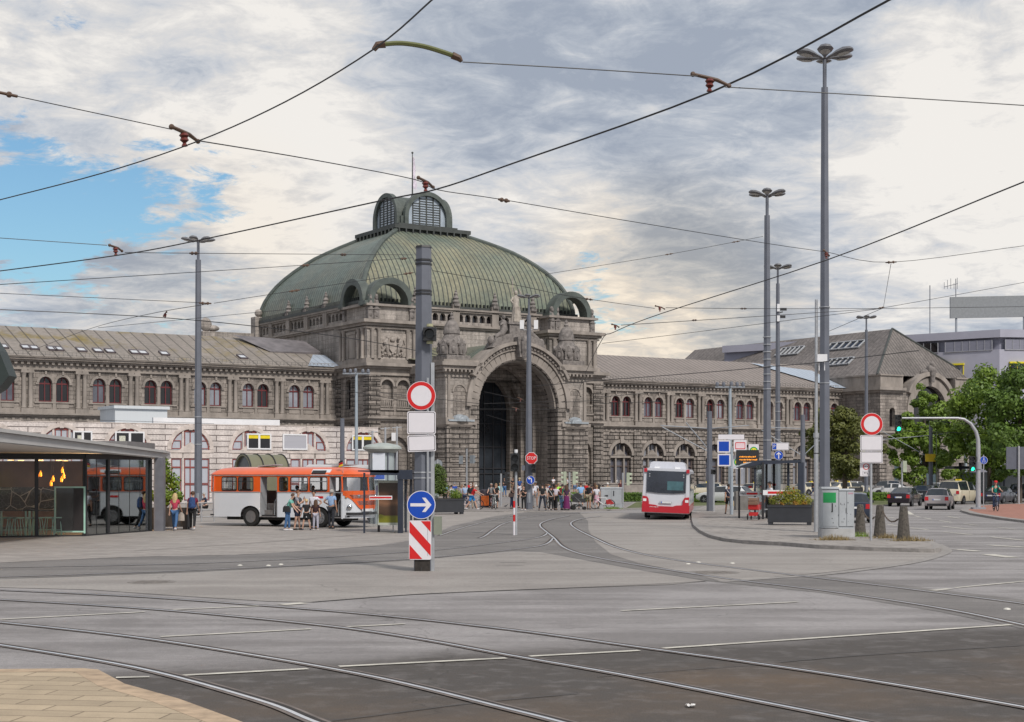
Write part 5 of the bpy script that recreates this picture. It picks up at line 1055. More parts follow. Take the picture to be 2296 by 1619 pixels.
# local: corner at origin, left face runs along -x, right face along +y... (rotated)
cpos = PY(2241, 742, 215); OB.location = (cpos.x, 215, 0)
M_ = Matrix.Identity(4)
def face(ang):            # frame with x running along the face, y outward normal to viewer side
 return Matrix.Rotation(ang, 4, 'Z')
FA = Matrix.Rotation(R(-32), 4, 'Z')       # left face direction: goes left and back
b_ = MB(); pA = Vector((-math.cos(R(-38)) * 45, -math.sin(R(-38)) * 45)); pB = Vector((math.cos(R(8)) * 40, math.sin(R(8)) * 40)); zt = cpos.z
b_.ext([(0, 0, 0), (pB.x, pB.y, 0), (pB.x + pA.x, pB.y + pA.y, 0), (pA.x, pA.y, 0)], (0, 0, zt - 2.6)); b_.build('wall', ob, OB)
b_ = MB(); q = .55; b_.ext([(.2, .6, zt - 2.6), (pB.x, pB.y + .6, zt - 2.6), (pB.x + pA.x, pB.y + pA.y, zt - 2.6), (pA.x + .4, pA.y + .4, zt - 2.6)], (0, 0, 2.6)); b_.build('wall', ob2, OB)
b_ = MB(); b_.ext([(0, -.3, zt - .9), (pB.x, pB.y - .3, zt - .9), (pB.x + pA.x, pB.y + pA.y, zt - .9), (pA.x, pA.y, zt - .9)], (0, 0, 1.1)); b_.build('fascia', ob, OB)
yh = mat('yellow_hood', (.66, .55, .02), .5, .1); shutm = mat('lilac_blind', (.20, .20, .25), .6, .1, 1, stretch=(1, 1, 12))
def owin(side, t0, t1, z0_, z1_, hood):
 d = (pA if side == 0 else pB).normalized(); n_ = Vector((d.y, -d.x)) if side == 1 else Vector((-d.y, d.x)); n_ = n_ if n_.y < 0 else -n_
 fp_ = lambda t, o: (d.x * t + n_.x * o, d.y * t + n_.y * o)
 def slabq(mb, a, b__, o0, o1, za, zb): mb.ext([(*fp_(a, o0), za), (*fp_(b__, o0), za), (*fp_(b__, o1), za), (*fp_(a, o1), za)], (0, 0, zb - za))
 f = MB(); slabq(f, t0, t0 + .1, 0, .14, z0_, z1_); slabq(f, t1 - .1, t1, 0, .14, z0_, z1_); slabq(f, t0 + .1, t1 - .1, 0, .14, z0_, z0_ + .1)
 if hood: slabq(f, t0 - .1, t1 + .1, 0, .4, z1_, z1_ + .25)
 k = t0 + 1.1
 while k < t1 - .5: slabq(f, k, k + .07, 0, .12, z0_ + .1, z1_); k += 1.1
 o = f.build('window', yh if hood else mat('grey_window_frame', (.3, .3, .33), .5), OB); g = MB(); slabq(g, t0 + .1, t1 - .1, 0, .06, z0_ + .1, z1_); g.build('pane', shutm if random.random() < .7 else wglass2, o)
for t0, t1 in ((5.2, 9.8), (15.5, 20), (26, 30)): owin(0, t0, t1, zt - 7.3, zt - 4.6, True)
for t0, t1 in ((1.5, 3.7), (4.9, 7.4)): owin(1, t0, t1, zt - 7.3, zt - 4.6, True)
for t0, t1 in ((1, 8), (9, 13), (14, 20), (21, 27)): owin(0, t0, t1, zt - 2.7, zt - 1.2, False)
for t0, t1 in ((.8, 3.8), (5, 9)): owin(1, t0, t1, zt - 2.7, zt - 1.2, False)
bill = thing('rooftop_billboard', 'blank grey rooftop billboard on poles above the office block', 'billboard', (cpos.x, 222, 0))
b0, b1 = PY(2131, 666, 222), PY(2330, 662, 222); b_ = MB(); b_.ext([(b0.x - cpos.x, 0, b0.z), (b1.x - cpos.x, 0, b1.z), (b1.x - cpos.x, 0, b1.z - 3.1), (b0.x - cpos.x, 0, b0.z - 3.1)], (0, .4, 0)); b_.build('panel', mat('billboard_grey', (.22, .23, .24), .6), bill)
for px in (2144, 2296): q_ = PY(px, 700, 222.3); MB().tube([(q_.x - cpos.x, .3, 10), (q_.x - cpos.x, .3, q_.z)], .16, 8).build('post', steel_l, bill)
an = thing('aerial', 'comb shaped roof aerial above the left end of the billboard', 'antenna', (cpos.x, 222, 0)); q_ = PY(2144, 640, 222); b_ = MB(); b_.tube([(q_.x - cpos.x, .2, b0.z), (q_.x - cpos.x, .2, q_.z + 1)], .06, 5)
b_.tube([(q_.x - cpos.x - 1.7, .2, q_.z - .2), (q_.x - cpos.x + .3, .2, q_.z + .3)], .05, 5)
for i, hh in enumerate((.9, 1.2, 1.4, .8, 1.5)): b_.tube([(q_.x - cpos.x - 1.7 + i * .48, .2, q_.z - .5), (q_.x - cpos.x - 1.7 + i * .48, .2, q_.z - .5 + hh * 1.1)], .04, 4)
b_.build('mast', steel, an)
m2_ = thing('aerial', 'thin single roof mast left of the billboard', 'antenna', (PY(2085, 1, 230).x, 230, 0)); MB().tube([(0, 0, 15), (0, 0, PY(2085, 640, 230).z)], .07, 5).build('mast', steel, m2_)
# far canopy at the tram stop on the right
cp = thing('stop_canopy', 'long dark flat tram stop canopy behind the queue of cars at the right', 'canopy', (PY(2250, 1, 140).x, 140, 0))
MB().bx(-5, 9, -1.5, 1.5, 2.9, 3.15).build('roof', dkblue, cp);
for x_ in (-4, 0, 4, 8): MB().bx(x_, x_ + .15, 0, .15, 0, 2.9).build('post', dkblue, cp)
MB().bx(-4, 8, .6, .65, .5, 2.6).build('glass_wall', mat('grey_glass', (.2, .22, .24), .3), cp)
# ================================================================ lamp posts
lens_m = mat('lamp_lens', (.35, .34, .32), .2, .1, 8)
def hexpole(mb, r0, r1, z0_, z1_, n=6): mb.tube([(0, 0, z0_), (0, 0, z1_)], [r0, r1], n, rot=R(12))
def lamp_head(parent, z, r, n=6, tilt=.3):
 for i in range(n):
  t = R(20) + 2 * math.pi * i / n
  M_ = Matrix.Translation((0, 0, z)) @ Matrix.Rotation(t, 4, 'Z') @ Matrix.Rotation(-tilt * .45, 4, 'Y')
  b_ = MB(M_); L_ = r
  prof = [(0.12, .04, .03), (.3, .1, .06), (.5, .2, .1), (.75, .26, .12), (.92, .2, .09), (1.0, .05, .03)]
  vs = []; fs = []; k = 8
  for x, w_, hh in prof:
   for j in range(k): a = 2 * math.pi * j / k; vs.append((x * L_, math.cos(a) * w_ * L_, (math.sin(a) * hh * (1.2 if math.sin(a) > 0 else .5)) * L_))
  for a in range(len(prof) - 1):
   for j in range(k): fs.append((a * k + j, a * k + (j + 1) % k, a * k + k + (j + 1) % k, a * k + k + j))
  fs.append(tuple(range(k))); fs.append(tuple((len(prof) - 1) * k + j for j in range(k)))
  b_.add(vs, fs); b_.tube([(0, 0, -.02), (.2 * L_, 0, 0)], .04, 5)
  o = b_.build('lamp_head', mat('lamp_shell', (.13, .13, .14), .35, .1, 3), parent, smooth=True)
  g = MB(M_); g.lathe([(.001, -.075 * L_), (.14 * L_, -.07 * L_), (.16 * L_, -.055 * L_)], (.66 * L_, 0, 0), 12, sx=1.35, sy=1); g.build('lens', lens_m, o)
def lamp(px, Y, top, wpx, headpx, label, extra=None, wtop=None):
 p = PY(px, top, Y); h_ = p.z; t_ = thing('street_lamp', label, 'street lamp', (p.x, Y, 0), 0, 'tall flower headed street lamps')
 r0 = wpx / F * Y / 2; r1 = (wtop or wpx * .72) / F * Y / 2
 b_ = MB(); b_.tube([(0, 0, 0), (0, 0, h_ - 1.25)], [r0 * 1.06, r1 * 1.06], 6, rot=R(12)); b_.tube([(0, 0, h_ - 1.25), (0, 0, h_ - .1)], r1 * .55, 8)
 b_.tube([(0, 0, 0), (0, 0, .04)], r0 * 1.25, 8); b_.build('pole', steel, t_)
 lamp_head(t_, h_ - .05, headpx / F * Y / 2)
 d = MB(); d.tube([(-r0 * .2, -r0 * .86, .6), (-r0 * .2, -r0 * .86, 1.5)], .0, 4) if False else d.bx(-r0 * .4, r0 * .4, -r0 * .97, -r0 * .9, .5, 1.2); d.build('door', steel_l, t_)
 if extra: extra(t_, h_, r0)
 return t_
def bands(zs_):
 def f(t_, h_, r0):
  for z_ in zs_: MB().tube([(0, 0, z_), (0, 0, z_ + .05)], r0 * 1.08, 6, rot=R(12)).build('strap', galv, t_)
 return f
lamp(444.5, 100, 540, 17, 77, 'street lamp rising between the cafe and the orange bus', bands((4.4, 6.2)), 11.5)
def bigx(t_, h_, r0):
 for z_ in (6.2, 9.3): MB().tube([(0, 0, z_), (0, 0, z_ + .03)], r0 * 1.0, 6, rot=R(12)).build('strap', galv, t_)
 b_ = MB(); b_.bx(-.42, -.02, -.62, -.34, 7.05, 7.35); b_.build('antenna_box', whitep, t_); b_ = MB()
 for x_ in (-.32, -.1): b_.tube([(x_, -.46, 6.7), (x_, -.46, 7.05)], .02, 6)
 b_.build('antenna', whitep, t_)
lamp(1849, 62, 128, 27, 140, 'tallest street lamp, nearest one behind the grey street cabinet', bigx, 16)
lamp(1720, 92, 437, 20, 92, 'street lamp with dark strap bands rising behind the right bus shelter', bands([7.6 + .45 * i for i in range(8)] + [4.5, 3.3]), 13)
def cam3(t_, h_, r0):
 b_ = MB(); b_.bx(-.1, .1, -.3, -.1, 15.5, 16.1); b_.bx(-.1, .1, -.3, -.1, 14.7, 15.2); b_.build('loudspeaker', whitep, t_); b_ = MB(); b_.bx(.2, .7, -.1, .1, 15.6, 15.8); b_.bx(.2, .6, -.1, .1, 15.0, 15.2); b_.tube([(0, 0, 15.4), (.4, 0, 15.5)], .05, 5); b_.build('camera', black, t_)
 for z_ in [5.2 + .75 * i for i in range(5)]: MB().tube([(0, 0, z_), (0, 0, z_ + .05)], r0 * 1.08, 6, rot=R(12)).build('strap', galv, t_)
lamp(1744, 122, 601, 14, 70, 'street lamp with loudspeakers, just right of the one by the bus shelter', cam3, 8.5)
def boxes(t_, h_, r0):
 b_ = MB(); b_.bx(-.62, -.08 - r0, -.2, .2, 12.35, 12.95); b_.build('floodlight', whitep, t_); b_ = MB(); b_.bx(.08 + r0, .62, -.2, .2, 12.35, 12.95); b_.build('floodlight', whitep, t_); MB().tube([(-.6, 0, 12.3), (.6, 0, 12.3)], .03, 6).build('strap', galv, t_)
lamp(1186, 103.5, 666, 17, 56, 'street lamp with two floodlights standing in front of the arched portal', boxes, 9)
lamp(1942.5, 160, 713, 10, 50, 'distant street lamp against the hipped roof at the right', None, 6.5)
# smaller lamps with a cross arm and spots
def spotlamp(px, Y, top, label):
 p = PY(px, top, Y); t_ = thing('street_lamp', label, 'street lamp', (p.x, Y, 0), 0, 'pale lamp poles with spot cross arms')
 b_ = MB(); b_.tube([(0, 0, 0), (0, 0, p.z)], [.17, .11], 12); b_.build('pole', mat('pale_blue_grey', (.30, .345, .39), .4, .1), t_, smooth=True)
 b_ = MB(); b_.bx(-1.15, 1.15, -.06, .06, p.z - .12, p.z); b_.bx(-.06, .06, -.8, .8, p.z - .12, p.z); b_.build('cross_arm', steel_l, t_)
 for x_, y_ in ((-1.0, 0), (-.5, 0), (.55, 0), (1.0, 0), (0, -.7)):
  b_ = MB(); b_.lathe([(.001, 0), (.13, .02), (.14, .2), (.08, .32), (.001, .34)], (x_, y_, p.z), 8); b_.build('spotlight', steel, t_, smooth=True)
spotlamp(799, 128, 836, 'pale blue lamp pole left of the big sign pole, above the hoarding')
spotlamp(1637, 118, 866, 'pale blue lamp pole above the blue and white signs at the tram stop')
spotlamp(2165, 150, 882, 'pale blue lamp pole between the two leafy trees at the right')
# catenary masts
def mast(px, Y, top, label, arms=(), extra=None, grp='slim grey tram wire masts'):
 p = PY(px, top, Y); t_ = thing('tram_mast', label, 'mast', (p.x, Y, 0), 0, grp)
 b_ = MB(); b_.tube([(0, 0, 0), (0, 0, p.z)], [.2, .16], 8); b_.build('pole', steel, t_)
 for dx, dz0, dz1 in arms:
  b_ = MB(); b_.tube([(0, 0, p.z - dz0), (dx, 0, p.z - dz1)], .035, 6); b_.build('bracket', steel_l, t_)
 if extra: extra(t_, p.z)
mast(767.5, 112, 938, 'tram wire mast in front of the hoarding, behind the orange bus roof')
mast(1591, 96, 922, 'tram wire mast just right of the red and white bus', ((-3.1, 1.1, .9), (-3.0, 2.6, 1.0), (-1.5, 2.5, .7), (2.5, 1.1, .9)))
mast(1800, 110, 930, 'tram wire mast right of the bus shelter, in front of the last arches', ((-3.0, 1.0, .9), (-3.0, 3.0, 1.1), (2.0, 3.0, 1.1)))
def ybox(t_, z_): MB().bx(-.55, .35, -.35, -.15, z_ - 3.7, z_ - 3.0).build('yellow_box', mat('yellow_box', (.65, .45, .02), .5), t_); MB().tube([(.45, -.1, 0), (.5, -.1, z_ - .3)], .04, 6).build('conduit', mat('green_conduit', (.22, .25, .15), .6), t_)
mast(2087, 138, 944, 'tram wire mast with a yellow box in front of the leafy tree', ((-4.6, 1.3, 1.7), (-4.5, 3.4, .9), (5, 1.3, .7)), ybox)
# three bare pipes behind the advertising column
for px, top, lb in ((835, 966, 'leftmost of three thin pipes rising behind the advertising column'), (864, 958, 'middle one of three thin pipes behind the advertising column'), (890, 956, 'thin pipe with a white plate left of the big sign pole')):
 p = PY(px, top, 95); t_ = thing('flagpole', lb, 'pole', (p.x, 95, 0), 0, 'bare flagpoles by the hoarding'); MB().tube([(0, 0, 0), (0, 0, p.z)], .065, 8).tube([(-.3, 0, p.z - .1), (.3, 0, p.z - .05)], .03, 5).build('pole', galv, t_)
 if px == 890: MB().bx(-.33, -.07, -.1, -.06, 4.55, 5.05).build('sign_plate', whitep, t_)
# ================================================================ big pole with the traffic signs
PX, PYY = G(950, 1280).x, G(950, 1280).y
SPM = F / PYY
bp_ = thing('sign_pole', 'massive dark grey steel pole carrying five road signs in the foreground', 'pole', (PX, PYY, 0))
zt = PY(950, 556, PYY).z
b_ = MB(); b_.tube([(0, 0, 0), (0, 0, zt)], [.265, .205], 6, rot=R(10)); b_.build('pole', steel, bp_)
b_ = MB(); b_.tube([(0, 0, zt), (0, 0, zt + .05)], [.225, .21], 6, rot=R(10)); b_.build('cap', black, bp_)
for z_ in (zt - .45, zt - .35, zt - 1.15, zt - 1.23): MB().tube([(0, 0, z_), (0, 0, z_ + .05)], .23, 6, rot=R(10)).build('strap', black, bp_)
for z_ in (zt - 4.65, zt - 5.05, zt - 5.85, 2.4): MB().tube([(0, 0, z_), (0, 0, z_ + .035)], .262, 6, rot=R(10)).build('strap', galv, bp_)
MB().bx(-.22, .18, -.26, .26, 0, .42).build('base_patch', mat('rust_black', (.03, .025, .022), .9, .5, 8), bp_)
MB().tube([(.12, -.28, .4), (.12, -.28, 5.0)], .028, 6).build('conduit', galv, bp_)
gp = thing('square_post', 'slim pale square post clamped right behind the big sign pole', 'post', (PX + .24, PYY - .12, 0)); MB().bx(-.045, .045, -.05, .05, 0, 5.4).build('post', galv, gp); MB().bx(.03, .24, -.12, .06, .95, 1.42).build('junction_box', mat('olive_box', (.2, .215, .17), .6), gp)
red = mat('sign_red', (.55, .012, .012), .35, .04, 4); blue = mat('sign_blue', (.004, .055, .38), .3, .05, 4); wht = mat('sign_white', (.66, .63, .66), .4, .03, 5); blk = mat('sign_black', (.01, .01, .012), .5, .05); sback = mat('sign_back', (.22, .24, .26), .5, .1)
def sign(kind, cx, cz, w_, h_, X, Y_, label, cat='road sign', rot=0, group=None, ry=0, tilt=0):
 """cx,cz world x and height of the centre; faces -Y"""
 t_ = thing('road_sign', label, cat, (cx, Y_, cz), rot, group); t_.rotation_euler.y = tilt
 r = w_ / 2
 def disc(name, m, rr, y0, y1, n=32): MB().lathe([(.0005, y0), (rr, y0), (rr, y1), (.0005, y1)], (0, 0, 0), n, axis='y').build(name, m, t_)
 if kind == 'ban':
  disc('rim', wht, r, -.004, .02); disc('ring', red, r * .965, -.008, -.004); disc('face', wht, r * .71, -.012, -.008)
 elif kind == 'arrow':
  disc('rim', wht, r, -.004, .02); disc('face', blue, r * .95, -.008, -.004)
  b_ = MB(Matrix.Rotation(ry, 4, 'Y')); s = r
  b_.extxz([(-.76 * s, -.11 * s), (.42 * s, -.11 * s), (.42 * s, .11 * s), (-.76 * s, .11 * s)], -.013, -.008)
  b_.extxz([(.72 * s, 0), (.30 * s, .50 * s), (.06 * s, .50 * s), (.42 * s, .0)], -.014, -.008); b_.extxz([(.72 * s, 0), (.42 * s, .0), (.06 * s, -.50 * s), (.30 * s, -.50 * s)], -.014, -.008)
  b_.build('arrow', wht, t_)
 elif kind in ('plate', 'plain', 'blueplate', 'redplate'):
  def rrect(a, c_, rad, n=4):
   out = []
   for sx, sz, t0 in ((1, 1, 0), (-1, 1, 90), (-1, -1, 180), (1, -1, 270)):
    for i in range(n + 1): t = R(t0 + 90 * i / n); out.append((sx * (a - rad) + rad * math.cos(t), sz * (c_ - rad) + rad * math.sin(t)))
   return out
  a, c_ = w_ / 2, h_ / 2; rad = min(a, c_) * .16
  b_ = MB(); b_.extxz(rrect(a, c_, rad), -.004, .02); b_.build('plate', wht, t_)
  if kind == 'plate':
   b_ = MB(); b_.extxz(rrect(a - .022, c_ - .022, rad * .9), -.006, -.004); b_.build('border', blk, t_); b_ = MB(); b_.extxz(rrect(a - .036, c_ - .036, rad * .8), -.009, -.006); b_.build('face', wht, t_)
  if kind == 'blueplate': b_ = MB(); b_.bx(-a * .78, a * .78, -.009, -.004, -c_ * .78, c_ * .78); b_.build('face', blue, t_)
  if kind == 'redplate':
   b_ = MB(); b_.extxz(rrect(a * .78, c_ * .6, rad), -.007, -.004); b_.build('border', red, t_); b_ = MB(); b_.extxz(rrect(a * .68, c_ * .46, rad * .7), -.010, -.007); b_.build('face', mat('pale_pink', (.72, .55, .58), .5), t_)
 return t_
def sp(px, py): return (px - CX) / F * (PYY - .3), H + (YH - py) * (PYY - .3) / F
YS = PYY - .3; k = YS / F
x_, z_ = sp(944.5, 887.5); sign('ban', x_, z_, 65 * k, 0, 0, YS, 'round white sign with red ring, top sign on the big foreground pole')
x_, z_ = sp(945, 948); sign('plate', x_, z_, 64 * k, 51 * k, 0, YS, 'larger blank white plate under the red ring on the big foreground pole')
x_, z_ = sp(945.5, 994); sign('plate', x_, z_, 63 * k, 37 * k, 0, YS, 'lower smaller blank white plate on the big foreground pole', tilt=R(-2))
x_, z_ = sp(944.5, 1132); sign('arrow', x_, z_, 64 * k, 0, 0, YS, 'round blue sign with white arrow pointing right on the big foreground pole')
x_, z_ = sp(942, 1211); t_ = sign('plain', x_, z_, 50 * k, 88 * k, 0, YS, 'red and white diagonally striped board at the bottom of the big pole', 'warning board')
a, c_ = 25 * k * .95, 44 * k * .965; st = MB()
def clip(poly, f):
 out = []
 for i in range(len(poly)):
  p, q = poly[i], poly[(i + 1) % len(poly)]; a_, b__ = f(p), f(q)
  if a_ >= 0: out.append(p)
  if (a_ >= 0) != (b__ >= 0): t = a_ / (a_ - b__); out.append((p[0] + (q[0] - p[0]) * t, p[1] + (q[1] - p[1]) * t))
 return out
sl_ = 1.12                                        # stripes fall to the right
for lo_, hi_ in ((.62 * a, 2.2 * a + c_), (-.98 * a, -.18 * a), (-3.4 * a, -1.95 * a)):
 pass
for lo_, hi_ in ((1.05 * c_, 9), (-.22 * c_, .38 * c_), (-9, -.87 * c_)):
 rect = [(-a, -c_), (a, -c_), (a, c_), (-a, c_)]
 g_ = lambda p: p[1] + sl_ * p[0]
 rect = clip(rect, lambda p: g_(p) - lo_); rect = clip(rect, lambda p: hi_ - g_(p)) if rect else rect
 if len(rect) > 2: st.extxz(rect, -.009, -.004)
st.build('stripes', red, t_)
def signal(parent_loc, label, n, lit=None, Y_=0, rot=0, s=1.0, body=None, name='traffic_light', group=None, hood=True):
 t_ = thing(name, label, 'traffic light', parent_loc, rot, group)
 h_ = .32 * n * s; MB().bx(-.16 * s, .16 * s, -.08 * s, .14 * s, -h_ / 2, h_ / 2).build('housing', body or black, t_)
 for i in range(n):
  z_ = h_ / 2 - (i + .5) * .32 * s
  m_ = mat('dark_lens', (.02, .02, .02), .2) if lit != i else mat('green_light', (.0, .6, .3), .4, .02, emis=((.02, .9, .42), 2.2))
  MB().lathe([(.0005, -.085 * s), (.105 * s, -.09 * s), (.12 * s, -.08 * s)], (0, 0, z_), 16, axis='y').build('lens', m_, t_)
  if hood: MB(Matrix.Translation((0, 0, z_))).archring(0, 0, .12 * s, .135 * s, -.26 * s, -.08 * s, 10, a0=R(-20), a1=R(200)).build('hood', body or black, t_)
 return t_
x_, z_ = sp(962, 750); t_ = signal((x_ + .02, YS - .05, z_), 'single lens black signal strapped to the upper part of the big foreground pole', 1, s=1.05)
olv = mat('olive_yellow', (.34, .33, .2), .6)
for dz in (.2, -.24): MB().lathe([(.0005, dz), (.09, dz), (.08, dz + .07), (.0005, dz + .07)], (0, .05, 0), 10).build('bracket', olv, t_)
# signs on the island at the right
p = G(1953, 1211.5, .13); sx_, sy_ = p.x, p.y; k2 = sy_ / F
tp = thing('sign_post', 'thin galvanised post carrying white signs by the concrete bollards', 'post', (sx_, sy_, .13)); MB().tube([(0, 0, 0), (0, 0, PY(1953, 928, sy_).z - .13)], .045, 10).build('post', galv, tp, smooth=True)
def s2(px, py): return (px - CX) * k2, H + (YH - py) * k2
for kind, px, py, w_, h_, lb, dy in (('ban', 1953.5, 951, 50, 0, 'round white sign with red ring above two blank plates by the bollards', .07), ('plate', 1953, 993.5, 50, 35, 'upper blank white plate below the red ring by the bollards', .07), ('plate', 1953, 1025.5, 50, 26, 'lower blank white plate by the bollards', .07)):
 x_, z_ = s2(px, py); sign(kind, x_, z_, w_ * k2, h_ * k2, 0, sy_ - dy, lb)
x_, z_ = s2(1943, 1053); t_ = sign('plain', x_, z_, 27 * k2, 30 * k2, 0, sy_ + .08, 'small height limit sign 3,6 m with left arrow half behind the post')
MB().lathe([(.0005, -.006), (.115, -.006), (.115, -.009), (.0005, -.009)], (-.0, 0, .11), 24, axis='y').build('ring', red, t_); MB().lathe([(.0005, -.009), (.088, -.009), (.088, -.012), (.0005, -.012)], (0, 0, .11), 24, axis='y').build('face', wht, t_)
add_text('lettering', '3,6 m', .085, blk, t_, (-.01, -.014, .11), .8)
b_ = MB(); b_.bx(-.12, .12, -.006, -.004, -.2, -.06); b_.build('mark', blk, t_)
MB().bx(-.113, .113, -.009, -.006, -.193, -.067).build('panel', wht, t_); b_ = MB(); b_.bx(-.05, .06, -.013, -.009, -.125, -.108); b_.bx(.043, .06, -.013, -.009, -.17, -.108); b_.extxz([(-.09, -.117), (-.04, -.09), (-.04, -.144)], -.013, -.009); b_.build('arrow', blk, t_)
tp = thing('signal_post', 'tall pale grey post with a collar left of the grey cabinet', 'post', (G(1836, 1201).x, 62.0, .13)); b_ = MB(); b_.tube([(0, 0, 0), (0, 0, 3.95), (0, 0, 3.96), (0, 0, 9.5)], [.1, .095, .07, .06], 12); b_.tube([(0, 0, 3.85), (0, 0, 4.05)], .125, 12); b_.build('post', galv, tp)
MB().tube([(0, 0, 3.2), (0, 0, 3.23)], .11, 12).build('strap', black, tp)
# grey street cabinets
cab = mat('cabinet_grey', (.36, .38, .40), .6, .12, 1.4, bump=.05); cabd = mat('cabinet_stain', (.08, .08, .085), .8)
p = G(1879, 1205, .13)
Y_ = p.y; kx = Y_ / F
t_ = thing('street_cabinet', 'scuffed grey switch cabinet with green poster left of the concrete bollards', 'cabinet', (p.x, Y_, .13), R(3))
z_t = H + (YH - 1096) * kx - .13
b_ = MB(); b_.bx(-37 * kx, 1 * kx, 0, .45, .36, z_t); b_.bx(1 * kx, 37 * kx, .02, .47, .33, z_t - .06); b_.build('body', cab, t_)
b_ = MB(); b_.bx(-38 * kx, 38 * kx, -.03, .5, 0, .33); b_.build('plinth', mat('pale_concrete', (.38, .38, .38), .85, .15, 3), t_)
b_ = MB(); b_.extyz([(-.05, z_t), (.5, z_t), (.45, z_t + .07), (0, z_t + .07)], -38 * kx, 2 * kx); b_.extyz([(-.03, z_t - .06), (.5, z_t - .06), (.45, z_t), (0.02, z_t)], 2.2 * kx, 38 * kx); b_.build('lid', cab, t_)
for x0_, x1_ in ((-35, -1), (2.5, 19), (20, 36)):
 MB().bx(x0_ * kx, x1_ * kx, -.015, .0 if x0_ < 0 else .02, .42, z_t - .1).build('door', cab, t_)
b_ = MB(); b_.bx(-14.5 * kx, -12 * kx, -.03, -.015, .95, 1.28); b_.bx(17.5 * kx, 18.2 * kx, -.03, -.015, .9, 1.1); b_.build('handle', black, t_)
MB().bx(-34 * kx, -5 * kx, -.022, -.015, z_t - .52, z_t - .14).build('poster', mat('green_poster', (.01, .27, .07), .5, .15, 2), t_)
MB().bx(23 * kx, 34 * kx, -.02, -.015, z_t - .2, z_t - .14).build('sticker', mat('pink_sticker', (.4, .25, .3), .6), t_)
b_ = MB(); rng = random.Random(3)
for i in range(16): x_, zq = rng.uniform(-30, 30) * kx, rng.uniform(.5, 1.3); b_.bx(x_, x_ + rng.uniform(.01, .03), -.0165, -.015, zq, zq + rng.uniform(.02, .07))
b_.build('scuffs', cabd, t_)
p = G(1370, 1141, .06); kx = p.y / F; t_ = thing('street_cabinet', 'pale grey switch cabinet behind the leaning white rental bicycle', 'cabinet', (p.x, p.y, .05), R(-4)); z_t = (1140 - 1094) * kx
MB().bx(-23 * kx, 24 * kx, 0, .4, .3, z_t).build('body', cab, t_); MB().bx(-24 * kx, 25 * kx, -.05, .45, 0, .3).build('plinth', cab, t_); MB().extyz([(-.04, z_t), (.44, z_t), (.38, z_t + .08), (.02, z_t + .08)], -24 * kx, 25 * kx).build('lid', cab, t_)
for s in (-1, 1): MB().bx(min(s, s * 22) * kx, max(s, s * 22) * kx, -.02, 0, .35, z_t - .08).build('door', cab, t_)
MB().bx(5 * kx, 7 * kx, -.04, -.02, .9, 1.25).build('handle', black, t_)
# concrete bollards with chains
bc = mat('exposed_aggregate', (.105, .092, .078), .95, .45, 14, bump=.9, bscale=40)
bl_ = []
for px, py, hpx, wb, lb in ((2026, 1211.5, 77, 31, 'concrete bollard at the tip of the pavement, furthest right'), (1973, 1203.5, 72, 29, 'middle concrete bollard with chains on both sides'), (1929, 1196.5, 66, 26, 'concrete bollard beside the grey cabinet in front of the blue car'), (1824, 1171, 45, 20, 'concrete bollard left of the tall pale post, behind the planter')):
 p = G(px, py, .13); kx = p.y / F; r0 = wb * kx / 2; r1 = r0 * .56; hh = hpx * kx; b_ = MB()
 b_.lathe([(r0, 0), (r0 * .98, .02), (r1, hh * .95), (r1 * .85, hh * .99), (.001, hh)], n=8, a0=R(22.5), a1=R(382.5)); b_.build('bollard', bc, loc=p, props=(lb, 'bollard', 'tapered concrete bollards', None)); bl_.append((p, hh, r1, r0))
chn = mat('rust_chain', (.16, .12, .09), .6, .3, 9, metal=.5)
def chain(p, q, sag, label):
 b_ = MB(); n = 22
 for i in range(n):
  t = (i + .5) / n; c = p.lerp(q, t) - Vector((0, 0, sag * 4 * t * (1 - t))); t2 = (i + 1.5) / n; d = (p.lerp(q, t2) - Vector((0, 0, sag * 4 * t2 * (1 - t2))) - c).normalized()
  u = d.cross(Vector((0, 1, 0))).normalized() if i % 2 else d.cross(d.cross(Vector((0, 1, 0)))).normalized(); ln = (q - p).length / n * .75
  ring_ = [c + d * math.cos(a_) * ln + u * math.sin(a_) * .028 for a_ in [2 * math.pi * j / 8 for j in range(9)]]
  b_.tube([x - p for x in ring_], .011, 4, cap=False)
 b_.build('chain', chn, loc=p, props=(label, 'chain', 'chains between the concrete bollards', None))
def ctop(i, f=.78): p, hh, r1, r0 = bl_[i]; return p + Vector((0, 0, hh * f))
d_ = (ctop(1) - ctop(0)).normalized()
chain(ctop(1, .8) + Vector((.05, -.2, 0)), ctop(0, .62) + Vector((-.2, 0, 0)), .22, 'rusty chain between the middle and the right end bollard'); chain(ctop(2, .8) + Vector((.05, -.2, 0)), ctop(1, .62) + Vector((-.2, 0, 0)), .2, 'rusty chain between the cabinet side bollard and the middle one')
# ================================================================ bus shelters
shg = glass('shelter_glass', (.25, .3, .3), .16, .02)
def shelter(px0, px1, Y_, ztop, label, postx, roofdepth, wall_right=True):
 x0_, x1_ = (px0 - CX) / F * Y_, (px1 - CX) / F * Y_; t_ = thing('bus_shelter', label, 'bus shelter', (x0_, Y_, .0)); w_ = x1_ - x0_
 return t_, w_
